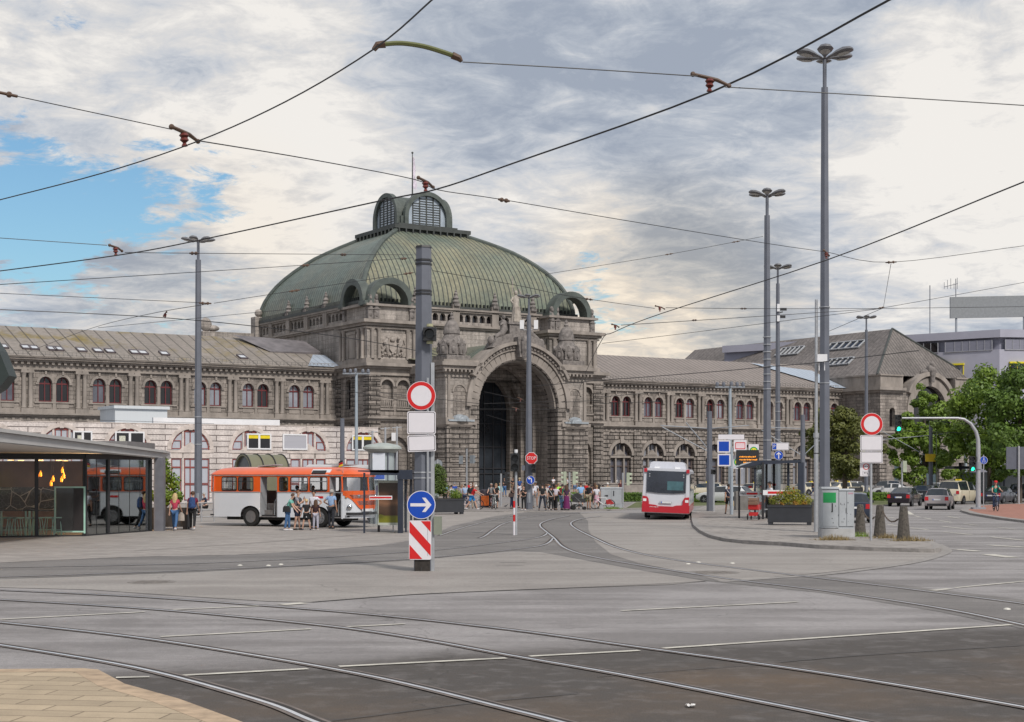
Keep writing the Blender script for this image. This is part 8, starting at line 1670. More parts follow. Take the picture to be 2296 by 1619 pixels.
# ---------------------------------------------------------------- bicycles and prams
def bicycle(p, rz, label, c, lean=0, steer=0, name='bicycle', red_guard=False):
 t_ = thing(name, label, 'bicycle', p, rz); t_.rotation_euler.x = lean; m = paint('bike_' + str(c), c, .1)
 r = .34
 for x in (0, 1.05):
  b_ = MB();
  b_.lathe([(r - .028, -.025), (r, 0), (r - .028, .025), (r - .055, 0), (r - .028, -.025)], n=26, axis='y')
  wo = b_.build('wheel', tyre, t_, loc=(x, 0, r)); b2 = MB()
  for i in range(14): a = 2 * math.pi * i / 14; b2.tube([(0, .0, 0), ((r - .03) * math.cos(a), 0, (r - .03) * math.sin(a))], .005, 3)
  b2.build('spokes', galv, wo)
 b_ = MB(); bb = (.42, 0, .3); se = (.30, 0, .78); hd_ = (.88, 0, .82); hd2 = (.93, 0, .66)
 for a, b__ in ((bb, se), (bb, hd2), (se, hd_), ((0, .05, r), bb), ((0, -.05, r), bb), ((0, .03, r), se), (hd_, hd2), (hd2, (1.05, .05, r)), (hd2, (1.05, -.05, r)), (se, (.27, 0, .9)), (hd_, (.86, 0, .98))): b_.tube([a, b__], .026, 6)
 b_.build('frame', m, t_); MB().tube([(.15, 0, .93), (.32, 0, .93), (.4, 0, .92)], [.07, .05, .02], 6).build('saddle', black, t_)
 MB().tube([(.72, -.27, 1.0), (.84, -.2, 1.0), (.86, 0, .98), (.84, .2, 1.0), (.72, .27, 1.0)], .014, 6).build('handlebar', galv, t_)
 MB().tube([(.42, -.12, .16), (.42, -.04, .3), (.42, .04, .3), (.42, .12, .44)], .014, 5).ball((.42, 0, .3), (.08, .02, .08), 10, 5).build('pedals', galv, t_)
 if red_guard: MB().extxz([(-.28, .40), (.02, .70), (.30, .62), (.26, .36), (.05, .30)], -.05, .05).build('skirt_guard', mat('red_guard', (.4, .03, .03), .5, .5, 8), t_)
 return t_
bicycle(Vector((-3.26, 102.4, .06)), R(6), 'white and red racing bicycle pushed by the man in blue shorts', (.5, .4, .4), R(-4))
p = G(1103, 1142, .06); p.z = .06; bicycle(p + Vector((0, .4, 0)), R(-76), 'grey bicycle seen head on under the man in grey shirt', (.3, .32, .32))
bicycle(Vector((2.64, 100.9, .06)), R(8), 'dark bicycle held in the middle of the waiting crowd', (.1, .1, .11), R(-3))
bicycle(Vector((6.7, 103.4, .06)), R(176), 'white rental bicycle with red rear guard leaning on the pale cabinet', (.6, .6, .6), R(-8), red_guard=True)
p = G(2237, 1146.5, .12); bicycle(Vector((p.x + .05, p.y + .9, .12)), R(-96), 'dark bicycle ridden by the green shirted cyclist on the red path', (.04, .06, .12))
def pram(p, rz, label, c1, c2, s=1.0):
 t_ = thing('pram', label, 'pram', p, rz); t_.scale = (s,) * 3
 for x, y, r in ((-.35, -.25, .15), (-.35, .25, .15), (.38, -.2, .11), (.38, .2, .11)): MB().lathe([(.02, -.02), (r * .8, -.02), (r, 0), (r * .8, .02), (.02, .02)], n=14, axis='y').build('wheel', tyre, t_, loc=(x, y, r))
 b_ = MB(); b_.tube([(-.35, -.25, .15), (.1, -.22, .5), (-.5, -.2, 1.05)], .015, 5); b_.tube([(-.35, .25, .15), (.1, .22, .5), (-.5, .2, 1.05)], .015, 5); b_.tube([(.38, -.2, .11), (0, -.2, .45)], .015, 5); b_.tube([(.38, .2, .11), (0, .2, .45)], .015, 5); b_.tube([(-.5, -.2, 1.05), (-.5, .2, 1.05)], .02, 6); b_.build('frame', galv, t_)
 MB().ext([(-.35, -.22, .5), (.4, -.22, .45), (.45, -.22, .7), (-.4, -.22, .75)], (0, .44, 0)).build('seat', c1, t_)
 MB().archring(-.1, .72, .3, .34, -.22, .22, 10, a0=R(20), a1=R(180)).add([(-.1 + .3 * math.cos(R(t)), y, .72 + .3 * math.sin(R(t))) for y in (-.22,) for t in range(20, 181, 20)] + [(-.1, -.22, .72)], [tuple(range(10))]).build('hood', c2, t_); MB().bx(-.3, .25, -.2, .2, .2, .36).build('basket', c1, t_)
p = G(1297, 1143, .06); pram(Vector((p.x, p.y, .06)), R(8), 'black pram with grey bag beside the man in beige shorts', trimb, trimb, 1.05)
p = G(1691, 1166, .13); pram(Vector((p.x, p.y, .13)), R(72), 'brown and red pram under the right bus shelter', mat('pram_red', (.5, .02, .02), .6), mat('pram_brown', (.16, .09, .06), .8), 1.1)
# pigeon by the crossing
p = G(1134, 1138.5, .06); b_ = MB(); b_.tube([(-.14, 0, .1), (-.05, 0, .12), (.05, 0, .15), (.1, 0, .2)], [.015, .05, .055, .025], 8); b_.ball((.12, 0, .24), .03, 8, 6); b_.tube([(.14, 0, .24), (.17, 0, .235)], [.01, .002], 5); b_.tube([(0, .02, .1), (0, .02, 0)], .006, 4); b_.tube([(.01, -.02, .1), (.01, -.02, 0)], .006, 4); b_.build('pigeon', mat('pigeon_grey', (.08, .08, .09), .7), loc=Vector((p.x, p.y, .06)), props=('dark pigeon on the paving left of the signal post', 'pigeon', None, None), smooth=True)
# ================================================================ people
SK = {'l': mat('skin_light', (.50, .30, .22), .55, .08, 8), 'm': mat('skin_tan', (.38, .21, .14), .55, .08, 8), 'd': mat('skin_dark', (.10, .055, .035), .5, .08, 8)}
def cl(name, c, pattern=0): return mat('cloth_' + name, c, .85, .12 + pattern, 6 if not pattern else 26, bump=.3, bscale=12)
HAIR = {'blond': (.50, .36, .18), 'brown': (.075, .035, .018), 'dark': (.018, .013, .012), 'grey': (.34, .32, .30), 'white': (.6, .58, .55), 'red': (.16, .06, .025), 'fair': (.28, .18, .09)}
HM = {k: mat('hair_' + k, v, .7, .3, 20) for k, v in HAIR.items()}
PENDING = []
def skinobj(name, V, E, m, parent, sub=1):
 me = bpy.data.meshes.new(name); me.from_pydata([v[0] for v in V], E, [])
 o = bpy.data.objects.new(name, me); COL.objects.link(o); o.parent = parent
 o.modifiers.new('s', 'SKIN')
 for i, v in enumerate(V):
  r = v[1]; d = me.skin_vertices[0].data[i]; d.radius = r if isinstance(r, tuple) else (r, r); d.use_root = (i == 0)
 mm = o.modifiers.new('u', 'SUBSURF'); mm.levels = sub; mm.render_levels = sub
 PENDING.append((o, m)); return o
POSES = {
 'stand': dict(lean=0, L=(2, 0), R=(-3, 2), aL=(4, 8, 12), aR=(6, 8, 14)), 'walk': dict(lean=3, L=(22, 5), R=(-18, 18), aL=(-18, 7, 15), aR=(20, 7, 25)),
 'hip': dict(lean=2, L=(3, 0), R=(-5, 4), aL=(-25, 40, 85), aR=(-5, 10, 12)), 'phone': dict(lean=3, L=(2, 0), R=(-4, 3), aL=(25, 4, 105), aR=(20, 4, 100)),
 'strap': dict(lean=2, L=(4, 0), R=(-5, 4), aL=(35, 10, 125), aR=(25, 6, 110)), 'bend': dict(lean=20, L=(6, 6), R=(-6, 3), aL=(28, 6, 20), aR=(24, 6, 15)),
 'push': dict(lean=24, L=(28, 12), R=(-22, 14), aL=(52, 10, 12), aR=(48, 10, 10)), 'ride': dict(lean=12, L=(52, 62), R=(14, 12), aL=(50, 14, 22), aR=(45, 14, 22)),
 'straddle': dict(lean=8, L=(10, 4), R=(-6, 4), aL=(42, 12, 30), aR=(42, 12, 30)), 'sit': dict(lean=8, L=(86, 84), R=(82, 86), aL=(35, 6, 50), aR=(32, 6, 55)), 'cross': dict(lean=0, L=(3, 0), R=(-4, 2), aL=(25, -4, 95), aR=(22, -4, 98)),
 'wide': dict(lean=1, L=(2, 0), R=(-2, 0), aL=(2, 16, 8), aR=(2, 16, 8), spread=9)}
def person(label, px, py, h, face, pose='stand', top=None, bot=None, kind='long', hair='brown', long=False, skin='l', pack=None, bag=None, hat=None, z0=0.0, sleeves='short', at=None, shoes=None, mask=None, fat=1.0, group=None, strap=False, head=0):
 p = at.copy() if at is not None else G(px, py, z0);
 if at is None: p.z = z0
 t_ = thing('person', label, 'person', p, -R(face) if False else R(face), group); t_.scale = (h / 1.75,) * 3
 D = POSES[pose]; ln = R(D['lean']); sp_ = R(D.get('spread', 2.5))
 def rot(y, z, a, oy=0, oz=.95): dy, dz = y - oy, z - oz; return (oy + dy * math.cos(a) - dz * math.sin(a), oz + dy * math.sin(a) + dz * math.cos(a))
 V = []; E = []
 def add(x, y, z, r, par=None):
  V.append([(x, y, z), r]);
  if par is not None: E.append((par, len(V) - 1))
  return len(V) - 1
 def T(x, y, z): yy, zz = rot(y, z, ln); return (x, yy, zz)
 f = fat; J = {}
 # legs first to find the ground
 legs = []
 for s, (a, k) in ((1, D['L']), (-1, D['R'])):
  a, k = R(a), R(k); hip = Vector((s * .088, 0, .93)); kn = hip + Vector((s * math.sin(sp_), -math.sin(a), -math.cos(a))) * .44; an = kn + Vector((s * math.sin(sp_), -math.sin(a - k), -math.cos(a - k))) * .42
  legs.append((hip, kn, an))
 off = .07 - min(l[2].z for l in legs)
 pel = add(0, 0, .95, .118 * f); wai = add(*T(0, 0, 1.10), .105 * f, pel); che = add(*T(0, -.005, 1.30), .122 * f, wai); nb = add(*T(0, .005, 1.445), .07, che); nk = add(*T(0, .0, 1.51), .05, nb); h1 = add(*T(0, -.02, 1.57), .068, nk); h2 = add(*T(0, -.012, 1.65), .082, h1); h3 = add(*T(0, 0, 1.715), .055, h2)
 arms = []
 for s, (a, b_, e) in ((1, D['aL']), (-1, D['aR'])):
  a, b_, e = R(a), R(b_), R(e); sh = Vector(T(s * .165 * (1 + (f - 1) * .5), 0, 1.405)); d1 = Vector((s * math.sin(b_), -math.sin(a) * math.cos(b_), -math.cos(a) * math.cos(b_))); el = sh + d1 * .285
  inw = -s * .45 * math.sin(e) if e > R(60) else -s * .1 * math.sin(e); d2 = Vector((d1.x * math.cos(e) + inw, -math.sin(a + e), -math.cos(a + e))).normalized(); wr = el + d2 * .25
  i1 = add(*sh, .056, che); i2 = add(*el, .040, i1); i3 = add(*wr, .026, i2); hd = wr + d2 * .05; i4 = add(*hd, .03, i3)
  side = Vector((0, 1, 0)).cross(d2); side = side.normalized() if side.length > .1 else Vector((1, 0, 0)); crv = Vector((-s * .25, 0, -.1))
  for q, ln_ in ((-.028, .062), (-.009, .075), (.010, .070), (.028, .055)): g1 = add(*(hd + side * q + d2 * .035), .0095, i4); g2 = add(*(hd + side * q * 1.1 + (d2 + crv * .4).normalized() * (.035 + ln_)), .0075, g1)
  g1 = add(*(hd + Vector((0, -.035, 0)) - d2 * .01), .011, i3); add(*(hd + Vector((0, -.05, 0)) + d2 * .03), .0085, g1)
  arms.append((sh, el, wr, d2))
 for s, (hip, kn, an) in zip((1, -1), legs):
  i1 = add(*hip, .092 * f, pel); i2 = add(*kn, .056, i1); im = add(*(kn.lerp(an, .35)), .054, i2); i3 = add(*an, .036, im); add(*(an + Vector((0, -.12, -.035))), .034, i3)
 zz = lambda pts: None
 off3 = Vector((0, 0, off))
 V = [[(x, y, z + off), r] for (x, y, z), r in V]
 skinobj('body', V, E, SK[skin], t_, 1)
 P3 = lambda x, y, z: Vector(T(x, y, z)) + off3
 # shirt
 if top is not None:
  S = [[tuple(P3(0, 0, .96)), .135 * f], [tuple(P3(0, 0, 1.10)), .126 * f], [tuple(P3(0, -.005, 1.30)), .143 * f], [tuple(P3(0, .005, 1.43)), .085]]; Es = [(0, 1), (1, 2), (2, 3)]
  for sh, el, wr, d2 in arms:
   i = len(S); S.append([tuple(sh + off3), .074]); Es.append((2, i))
   if sleeves == 'none': continue
   end = sh.lerp(el, .55) if sleeves == 'short' else el; S.append([tuple(end + off3), .06 if sleeves == 'short' else .052]); Es.append((i, i + 1))
   if sleeves == 'long': S.append([tuple(wr + off3), .04]); Es.append((i + 1, i + 2))
  skinobj('shirt', S, Es, top, t_, 1)
 if kind in ('long', 'short'):
  S = [[(0, 0, .97 + off), .13 * f]]; Es = []
  for s, (hip, kn, an) in zip((1, -1), legs):
   i = len(S); S.append([tuple(hip + off3 + Vector((0, 0, -.02))), .102 * f]); Es.append((0, i))
   if kind == 'short': S.append([tuple(hip.lerp(kn, .85) + off3), .082]); Es.append((i, i + 1))
   else: S.append([tuple(kn + off3), .070]); S.append([tuple(kn.lerp(an, .92) + off3), .056]); Es += [(i, i + 1), (i + 1, i + 2)]
  skinobj('trousers' if kind == 'long' else 'shorts', S, Es, bot, t_, 1)
 elif kind in ('skirt', 'longskirt'):
  ze = .5 if kind == 'skirt' else .12; b_ = MB(); n = 18; lv = [(1.03, .125, .10), (.93, .17, .14), (.75, .19, .17), (ze, .21 if kind == 'skirt' else .25, .2 if kind == 'skirt' else .24)]; vs = []
  for z_, rx, ry in lv:
   for j in range(n): a = 2 * math.pi * j / n; k_ = 1 + .06 * math.sin(5 * a) * (1.03 - z_); vs.append((rx * k_ * math.cos(a), ry * k_ * math.sin(a), z_ + off))
  b_.add(vs, [(i * n + j, i * n + (j + 1) % n, (i + 1) * n + (j + 1) % n, (i + 1) * n + j) for i in range(3) for j in range(n)]); b_.build('skirt', bot, t_, smooth=True)
 # shoes
 for hip, kn, an in legs:
  a_ = an + off3; b_ = MB(); b_.ball((a_.x, a_.y - .055, a_.z - .03), (.05, .135, .045), 10, 6); b_.build('shoe', shoes or trimb, t_, smooth=True)
 # face and hair
 hc = P3(0, -.008, 1.64); M_ = Matrix.Translation(hc) @ Matrix.Rotation(R(head), 4, 'Z') @ Matrix.Rotation(ln * .5, 4, 'X')
 b_ = MB(M_); b_.tube([(0, -.085, .02), (0, -.112, -.015), (0, -.09, -.03)], [.008, .015, .01], 6);
 for s in (-1, 1): b_.ball((s * .084, .0, -.005), (.012, .025, .032), 6, 5)
 b_.build('face', SK[skin], t_, smooth=True); b_ = MB(M_)
 for s in (-1, 1): b_.ball((s * .032, -.083, .015), (.011, .008, .007), 6, 4)
 b_.ball((0, -.086, -.055), (.022, .008, .005), 6, 4); b_.build('eyes_and_mouth', mat('dark_feature', (.09, .03, .03), .5), t_)
 if hair:
  b_ = MB(M_); k = 1.0; prof = []
  n = 14; vs = []; fs = []
  for i in range(7):
   ph = R(90 - i * 19)
   for j in range(n):
    th = 2 * math.pi * j / n; front = max(0, -math.sin(th)); zl = math.sin(ph)
    lim = -.35 + front * 1.0; zl = max(zl, lim); rr_ = math.sqrt(max(0, 1 - zl * zl)) if zl > -.9 else .4
    vs.append((.097 * rr_ * math.cos(th), .106 * rr_ * math.sin(th) + .006, .108 * zl + .018))
  for i in range(6):
   for j in range(n): fs.append((i * n + j, i * n + (j + 1) % n, (i + 1) * n + (j + 1) % n, (i + 1) * n + j))
  b_.add(vs, fs)
  if long:
   b_.tube([(0, .03, .06), (0, .075, -.05), (0, .09, -.18), (0, .10, -.33)], [(.09, .07), (.105, .06), (.11, .05), (.06, .03)], 10)
   b_.tube([(-.075, .02, .03), (-.09, .03, -.12), (-.085, .05, -.24)], [.035, .035, .02], 6); b_.tube([(.075, .02, .03), (.09, .03, -.12), (.085, .05, -.24)], [.035, .035, .02], 6)
  b_.build('hair', HM[hair], t_, smooth=True)
 if hat is not None:
  b_ = MB(M_); b_.lathe([(.108, .04), (.105, .09), (.08, .125), (.001, .135)], n=14); b_.ball((0, -.13, .045), (.07, .07, .01), 10, 4); b_.build('cap', hat, t_, smooth=True)
 if mask is not None: b_ = MB(M_); b_.ball((0, -.07, -.045), (.06, .04, .042), 10, 6); b_.build('face_mask', mask, t_, smooth=True)
 if pack is not None:
  c_ = P3(0, .19, 1.24); b_ = MB(Matrix.Translation(c_) @ Matrix.Rotation(ln, 4, 'X')); b_.tube([(0, 0, -.24), (0, .01, -.2), (0, .02, .1), (0, 0, .24)], [(.10, .06), (.155, .105), (.15, .10), (.08, .05)], 12); b_.build('backpack', pack, t_, smooth=True)
  b_ = MB()
  for s in (-1, 1): b_.tube([P3(s * .1, .13, 1.40), P3(s * .115, 0, 1.475), P3(s * .115, -.13, 1.38), P3(s * .13, -.13, 1.2), P3(s * .13, .08, 1.06)], .02, 5)
  b_.build('shoulder_strap', pack, t_)
 if bag is not None:            # carried in the right hand (or over the shoulder)
  m_, knd = bag; sh, el, wr, d2 = arms[1]
  if knd == 'hand': c_ = wr + off3 + Vector((0, 0, -.3)); b_ = MB(); b_.tube([c_ + Vector((0, 0, .22)), c_ + Vector((0, 0, .1)), c_ + Vector((0, 0, -.17))], [(.03, .02), (.14, .05), (.15, .06)], 10); b_.build('carrier_bag', m_, t_, smooth=True)
  else: c_ = P3(-.22, .04, 1.0); b_ = MB(); b_.tube([c_ + Vector((0, 0, .13)), c_ + Vector((0, 0, .05)), c_ + Vector((0, 0, -.15))], [(.05, .12), (.06, .17), (.055, .18)], 12); b_.tube([c_ + Vector((0, -.12, .1)), P3(-.12, -.05, 1.49), c_ + Vector((0, .12, .1))], .012, 5); b_.build('shoulder_bag', m_, t_, smooth=True)
 if strap: MB().tube([P3(.13, -.12, 1.43), P3(0, -.15, 1.25), P3(-.14, -.11, 1.02), P3(-.14, .11, 1.02), P3(0, .14, 1.25), P3(.13, .1, 1.43)], .014, 5).build('cross_strap', whitep, t_)
 return t_
C = cl
wsh = mat('white_shoe', (.55, .54, .56), .6); navy = C('navy', (.012, .016, .04)); blackc = C('black', (.012, .012, .014)); jeans = C('jeans', (.05, .12, .26)); jeansd = C('dark_jeans', (.02, .035, .08)); whitec = C('white', (.62, .61, .66)); beige = C('beige', (.32, .27, .19)); greyc = C('grey', (.20, .20, .21)); lblue = C('light_blue', (.24, .42, .68)); redc = C('red', (.52, .015, .02))
# by the cafe
person('blonde woman in raspberry patterned top and jeans walking away by the cafe', 392, 1190, 1.70, 176, 'walk', C('raspberry', (.42, .04, .08), .35), jeans, 'long', 'blond', True, 'l', bag=(C('beige_bag', (.36, .31, .27)), 'hand'), shoes=wsh)
person('man in maroon shirt with blue backpack walking away by the cafe', 432, 1189, 1.78, 182, 'walk', C('maroon', (.16, .01, .03)), blackc, 'long', 'brown', False, 'l', pack=C('blue_pack', (.02, .05, .15), .4), shoes=wsh, fat=1.05)
b_ = MB();
person('man in navy shirt sitting behind the railing beside the orange bus', 460, 1160, 1.75, -60, 'sit', navy, blackc, 'long', 'grey', at=G(461, 1156) + Vector((0, 0, 0.0)), sleeves='short')
# family by the veteran bus
person('woman in teal shirt with black shoulder bag bending towards the bus', 645, 1190, 1.68, 90, 'bend', C('teal', (.16, .42, .36)), jeans, 'long', 'brown', False, 'l', bag=(blackc, 'shoulder'), shoes=wsh, head=8)
person('man in grey and navy shirt and navy shorts with black backpack at the bus', 667, 1188.5, 1.76, 80, 'strap', C('heather_grey', (.25, .25, .28)), navy, 'short', 'red', False, 'l', pack=blackc, shoes=trimb, fat=1.12)
person('blond boy in black t-shirt and black shorts beside the bus', 687, 1189, 1.38, 182, 'wide', blackc, blackc, 'short', 'blond', False, 'l', shoes=C('navy_shoe', (.04, .05, .1)))
person('bus driver in white shirt and dark tie facing the family', 704, 1186, 1.74, -12, 'hip', whitec, blackc, 'long', 'dark', False, 'm')
person('girl with long dark hair, maroon top and light grey leggings', 708, 1189.5, 1.36, 180, 'stand', C('plum_black', (.035, .012, .016)), C('light_grey', (.38, .37, .44)), 'long', 'brown', True, 'l', shoes=wsh)
person('grey haired man in light blue shirt with hand on hip at the bus door', 743, 1186, 1.79, 155, 'hip', C('pale_blue', (.27, .39, .60)), C('charcoal', (.02, .022, .03)), 'long', 'grey', False, 'm', fat=1.08)
BR = Matrix.Translation(OB_.location) @ Matrix.Rotation(-PHI, 4, 'Z')
def inb(x, y, z): return BR @ Vector((x, y, z))
person('passenger in striped shirt and blue face mask behind a vintage bus side window', 0, 0, 1.7, -20, 'sit', lblue, blackc, 'long', 'dark', False, 'd', at=inb(4.35, .65, .62), mask=mat('blue_mask', (.3, .5, .65), .8))
person('passenger in dark green top sitting near the front of the vintage bus', 0, 0, 1.7, 20, 'sit', C('dark_green', (.02, .05, .035)), blackc, 'long', 'brown', False, 'm', at=inb(5.15, .65, .62))
person('woman with long hair in the driver seat behind the open front door', 0, 0, 1.68, 40, 'sit', C('bottle_green', (.015, .04, .02)), blackc, 'long', 'brown', True, 'l', at=inb(6.75, .9, .62))
person('woman with tied hair standing inside the open middle door of the bus', 0, 0, 1.6, 100, 'stand', C('faded_rose', (.25, .1, .08)), blackc, 'long', 'dark', False, 'm', at=inb(3.45, .95, .56))
# waiting crowd, left half
zA = lambda x, y: ((1700 + x / 5.74) / 1.742, (1850 + y / 5.74) / 1.742)
zB = lambda x, y: ((2050 + x / 5.74) / 1.742, (1850 + y / 5.74) / 1.742)
k_ = .06; CG = 'people waiting at the crossing before the station'
def cr(label, pos, *a, **k): k.setdefault('group', CG); k.setdefault('z0', .06); return person(label, pos[0], pos[1], *a, **k)
cr('person in pale blue top half hidden left of the bush', (998, 1136), 1.7, 200, 'stand', lblue, blackc, 'long', 'dark')
cr('person in white t-shirt right behind the middle planter', zA(365, 760), 1.62, 190, 'stand', whitec, greyc, 'short', 'dark')
cr('man in royal blue shirt and grey cap behind the middle planter', zA(430, 735), 1.78, 160, 'hip', C('royal_blue', (.02, .08, .42)), jeansd, 'long', 'grey', hat=greyc)
cr('woman in grey printed t-shirt and black skirt left of the grey signal post', zA(600, 745), 1.62, 10, 'stand', C('print_grey', (.30, .31, .36), .3), blackc, 'skirt', 'fair', True)
cr('person in light blue shirt and jeans at the grey signal post', zA(672, 770), 1.72, 170, 'stand', C('sky_shirt', (.35, .45, .62)), jeansd, 'long', 'dark')
cr('white haired man with face mask in black sweater and beige trousers', zA(798, 780), 1.74, 0, 'stand', blackc, beige, 'long', 'white', mask=whitep, sleeves='long', fat=1.1)
cr('person in red top with brown hair behind the white haired man', zA(770, 640), 1.74, 170, 'stand', redc, jeansd, 'long', 'brown', z0=.06)
cr('brown haired woman just left of the man in the red polo shirt', zA(838, 660), 1.72, 120, 'stand', C('rust', (.2, .08, .05)), jeansd, 'long', 'brown', True)
cr('man in red polo shirt and bright blue shorts pushing a bicycle', (1058, 1142.8), 1.80, 78, 'push', redc, C('bright_blue', (.02, .22, .58)), 'short', 'white', shoes=wsh, fat=1.05)
cr('man in grey shirt with dark face mask astride the head-on bicycle', zA(1257, 775), 1.76, 0, 'straddle', greyc, blackc, 'long', 'grey', mask=trimb, pack=blackc)
cr('woman in black dress holding a pink plastic bag', zA(1362, 775), 1.74, -20, 'stand', blackc, blackc, 'skirt', 'fair', True, bag=(C('pink_bag', (.6, .38, .42)), 'hand'), fat=1.1)
cr('person in pale turquoise jacket behind the post with black signals', zA(1452, 640), 1.62, 170, 'stand', C('pale_turquoise', (.35, .55, .55)), whitec, 'long', 'fair', sleeves='long')
cr('man in black t-shirt and jeans standing on the portal steps', zA(1552, 515), 1.78, 20, 'cross', blackc, jeans, 'long', 'dark', skin='m', z0=.3)
cr('man dressed all in black on the portal steps', zA(1738, 500), 1.78, -30, 'cross', blackc, blackc, 'long', 'dark', skin='m', z0=.3)
cr('man in dark blue shirt, white shorts and pale hat on the steps', zA(1890, 540), 1.80, 175, 'stand', C('ink_blue', (.02, .06, .2)), whitec, 'short', 'blond', z0=.3, hat=beige)
cr('woman in black sleeveless top raising her hand, right of the pigeon', zA(1716, 785), 1.66, 80, 'phone', blackc, jeansd, 'long', 'fair', bag=(C('brown_bag', (.12, .08, .07)), 'shoulder'), sleeves='none')
cr('woman in dark clothes with white bag behind the thin signal post', zA(1840, 770), 1.66, 60, 'stand', C('wine', (.06, .02, .02)), blackc, 'long', 'dark', True)
cr('dark haired woman in black with a large black rucksack by the portal lamp', zA(1985, 825), 1.64, -15, 'phone', blackc, blackc, 'long', 'dark', pack=blackc, shoes=wsh)
cr('bearded man in cap, white t-shirt and grey shorts with backpack', zB(235, 740), 1.84, 5, 'stand', whitec, greyc, 'short', 'dark', hat=greyc, pack=blackc, skin='m')
cr('person in white blouse half hidden right of the portal lamp', zB(165, 770), 1.66, 170, 'stand', whitec, greyc, 'long', 'dark')
cr('person with black waistcoat over white shirt, legs apart, seen from behind', zB(395, 828), 1.78, 178, 'wide', blackc, C('slate_trousers', (.02, .025, .04)), 'long', 'dark')
cr('person with white sleeves beside the black waistcoat', zB(478, 770), 1.7, 190, 'stand', C('off_white', (.45, .43, .42)), C('pale_grey2', (.3, .29, .28)), 'long', 'brown')
cr('woman all in black with a thin white cross strap', zB(588, 828), 1.62, 182, 'stand', blackc, blackc, 'long', 'dark', strap=True, shoes=wsh)
cr('person in white patterned shirt holding the dark bicycle', zB(688, 822), 1.70, 150, 'straddle', C('white_pattern', (.55, .5, .56), .3), blackc, 'long', 'red', skin='m')
cr('person in purple top left of the woman on the steps', zB(520, 690), 1.66, 10, 'stand', C('purple', (.08, .03, .12)), blackc, 'long', 'dark', skin='m')
cr('person in cyan top behind the crossing crowd', zB(556, 640), 1.64, 170, 'stand', C('cyan', (.02, .4, .6)), blackc, 'long', 'dark', skin='m')
cr('person in dark red top with dark hair in mid crowd', zB(605, 740), 1.66, 185, 'stand', C('dark_red', (.12, .02, .02)), blackc, 'long', 'dark')
cr('woman in white top sitting high on the steps by the orange notice', zB(640, 420), 1.65, 20, 'cross', whitec, blackc, 'long', 'dark', z0=.45, strap=True)
cr('person in bright lime top behind the cyclists', zB(755, 700), 1.68, 170, 'stand', C('lime', (.38, .8, .08)), greyc, 'long', 'fair')
cr('cyclist in green sweater and jeans with black and red backpack', zB(825, 815), 1.74, 140, 'straddle', C('green_sweater', (.01, .2, .09)), C('light_jeans', (.2, .36, .55)), 'long', 'dark', pack=C('redblack_pack', (.12, .01, .01), .4), sleeves='long')
cr('long haired woman in wide purple skirt left of the pale green signals', zB(935, 822), 1.68, 178, 'stand', C('aubergine', (.06, .025, .06)), C('magenta_skirt', (.12, .01, .08)), 'longskirt', 'brown', True)
cr('man in white t-shirt with black backpack on the steps left of the pale signals', zB(945, 440), 1.78, -60, 'cross', whitec, blackc, 'long', 'dark', z0=.3, pack=blackc)
cr('man in white t-shirt and denim shorts on the steps right of the pale signals', zB(1120, 490), 1.80, 5, 'stand', whitec, C('denim_shorts', (.09, .16, .28)), 'short', 'dark', skin='m', z0=.3, pack=blackc, shoes=wsh)
cr('broad man in light blue t-shirt standing behind the black pram', zB(1255, 790), 1.80, 178, 'hip', lblue, greyc, 'short', 'brown', fat=1.15)
cr('man in black t-shirt and beige shorts with crossed legs by the pram', zB(1435, 805), 1.78, 150, 'strap', blackc, beige, 'short', 'dark', skin='m', fat=1.08)
cr('woman in white top and pink skirt beside the leaning rental bicycle', zB(1612, 790), 1.62, 170, 'hip', whitec, C('pink_skirt', (.55, .3, .38)), 'skirt', 'fair')
cr('person in red t-shirt behind the man in beige shorts', zB(1387, 640), 1.68, 180, 'stand', redc, blackc, 'long', 'dark', skin='m')
cr('dark haired person with light bag right of the red t-shirt', zB(1500, 680), 1.5, 160, 'stand', C('lilac', (.4, .38, .55)), blackc, 'long', 'dark')
cr('person in brown dress behind the woman in the pink skirt', zB(1575, 690), 1.70, 190, 'stand', C('brown_dress', (.06, .03, .03)), C('brown_dress', (.06, .03, .03)), 'skirt', 'brown', True)
cr('dark haired person between the pink skirt woman and the cabinet', zB(1655, 690), 1.6, 200, 'stand', C('coffee', (.08, .05, .04)), blackc, 'long', 'dark', True)
cr('person in pale violet shirt sitting left of the grey cabinet', zB(1750, 700), 1.55, 200, 'stand', C('pale_violet', (.38, .38, .52)), greyc, 'short', 'dark')
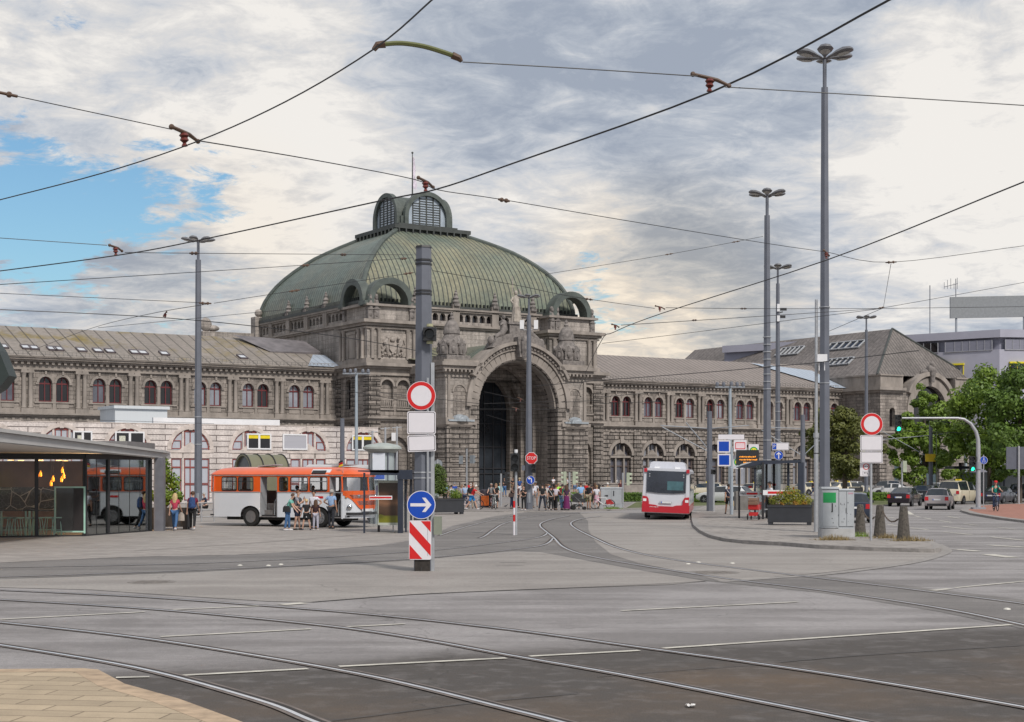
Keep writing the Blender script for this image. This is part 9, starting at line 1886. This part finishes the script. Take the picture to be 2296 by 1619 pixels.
cr('white haired person whose head shows above the pale cabinet', zB(1857, 700), 1.72, 190, 'stand', C('sand', (.4, .34, .25)), greyc, 'long', 'white')
cr('person in long dark red clothes right of the pale cabinet', zB(2145, 560), 1.76, 10, 'stand', C('garnet', (.07, .015, .02)), C('garnet', (.07, .015, .02)), 'longskirt', 'fair', z0=.1)
# right hand side
person('man in navy t-shirt and black shorts with beige bag walking towards the bus', 1634, 1152.5, 1.82, 182, 'walk', C('navy_tee', (.02, .02, .045)), blackc, 'short', 'dark', False, 'm', bag=(C('paper_bag', (.34, .27, .17)), 'hand'), z0=.13, strap=True)
person('man in white t-shirt standing inside the right bus shelter', 1726, 1163, 1.95, -70, 'stand', whitec, blackc, 'long', 'dark', False, 'm', z0=.13)
person('woman in white blouse sitting in the right bus shelter behind the flowers', 1748, 1160, 1.7, -60, 'sit', whitec, greyc, 'long', 'dark', False, 'l', z0=.13)
person('cyclist in green t-shirt and red cap riding on the red path', 0, 0, 1.82, -6, 'ride', C('jade', (.005, .24, .19)), jeansd, 'long', 'dark', False, 'l', hat=redc, at=Vector((G(2237, 1146.5, .12).x + .02, G(2237, 1146.5, .12).y + .55, .24)), pack=blackc)
for px, lb, m_ in ((2211, 'woman in pink top at the far tram stop left of the cyclist', C('salmon', (.4, .12, .12))), (2221, 'person in white shirt at the far tram stop canopy', whitec), (2230, 'person in pale shirt right behind the cyclist at the far stop', lblue), (2240, 'person in light cap at the far stop behind the cyclist', whitec)): person(lb, px, 1117, 1.7, 170, 'stand', m_, jeansd, 'long', 'brown', group='people at the far tram stop')
person('person in black walking on the far pavement beside the red advert taxi', 1823, 1112.5, 1.76, 100, 'walk', blackc, jeansd, 'long', 'dark', skin='m')
# bake the skinned figures to plain meshes in one go
dg = bpy.context.evaluated_depsgraph_get(); dg.update()
done = []
for o, m in PENDING: done.append((o, m, bpy.data.meshes.new_from_object(o.evaluated_get(dg))))
for o, m, me in done:
 o.modifiers.clear(); o.data = me; me.materials.clear(); me.materials.append(m); me.polygons.foreach_set('use_smooth', [True] * len(me.polygons))
sc.render.film_transparent = False
sc.cycles.max_bounces = 6
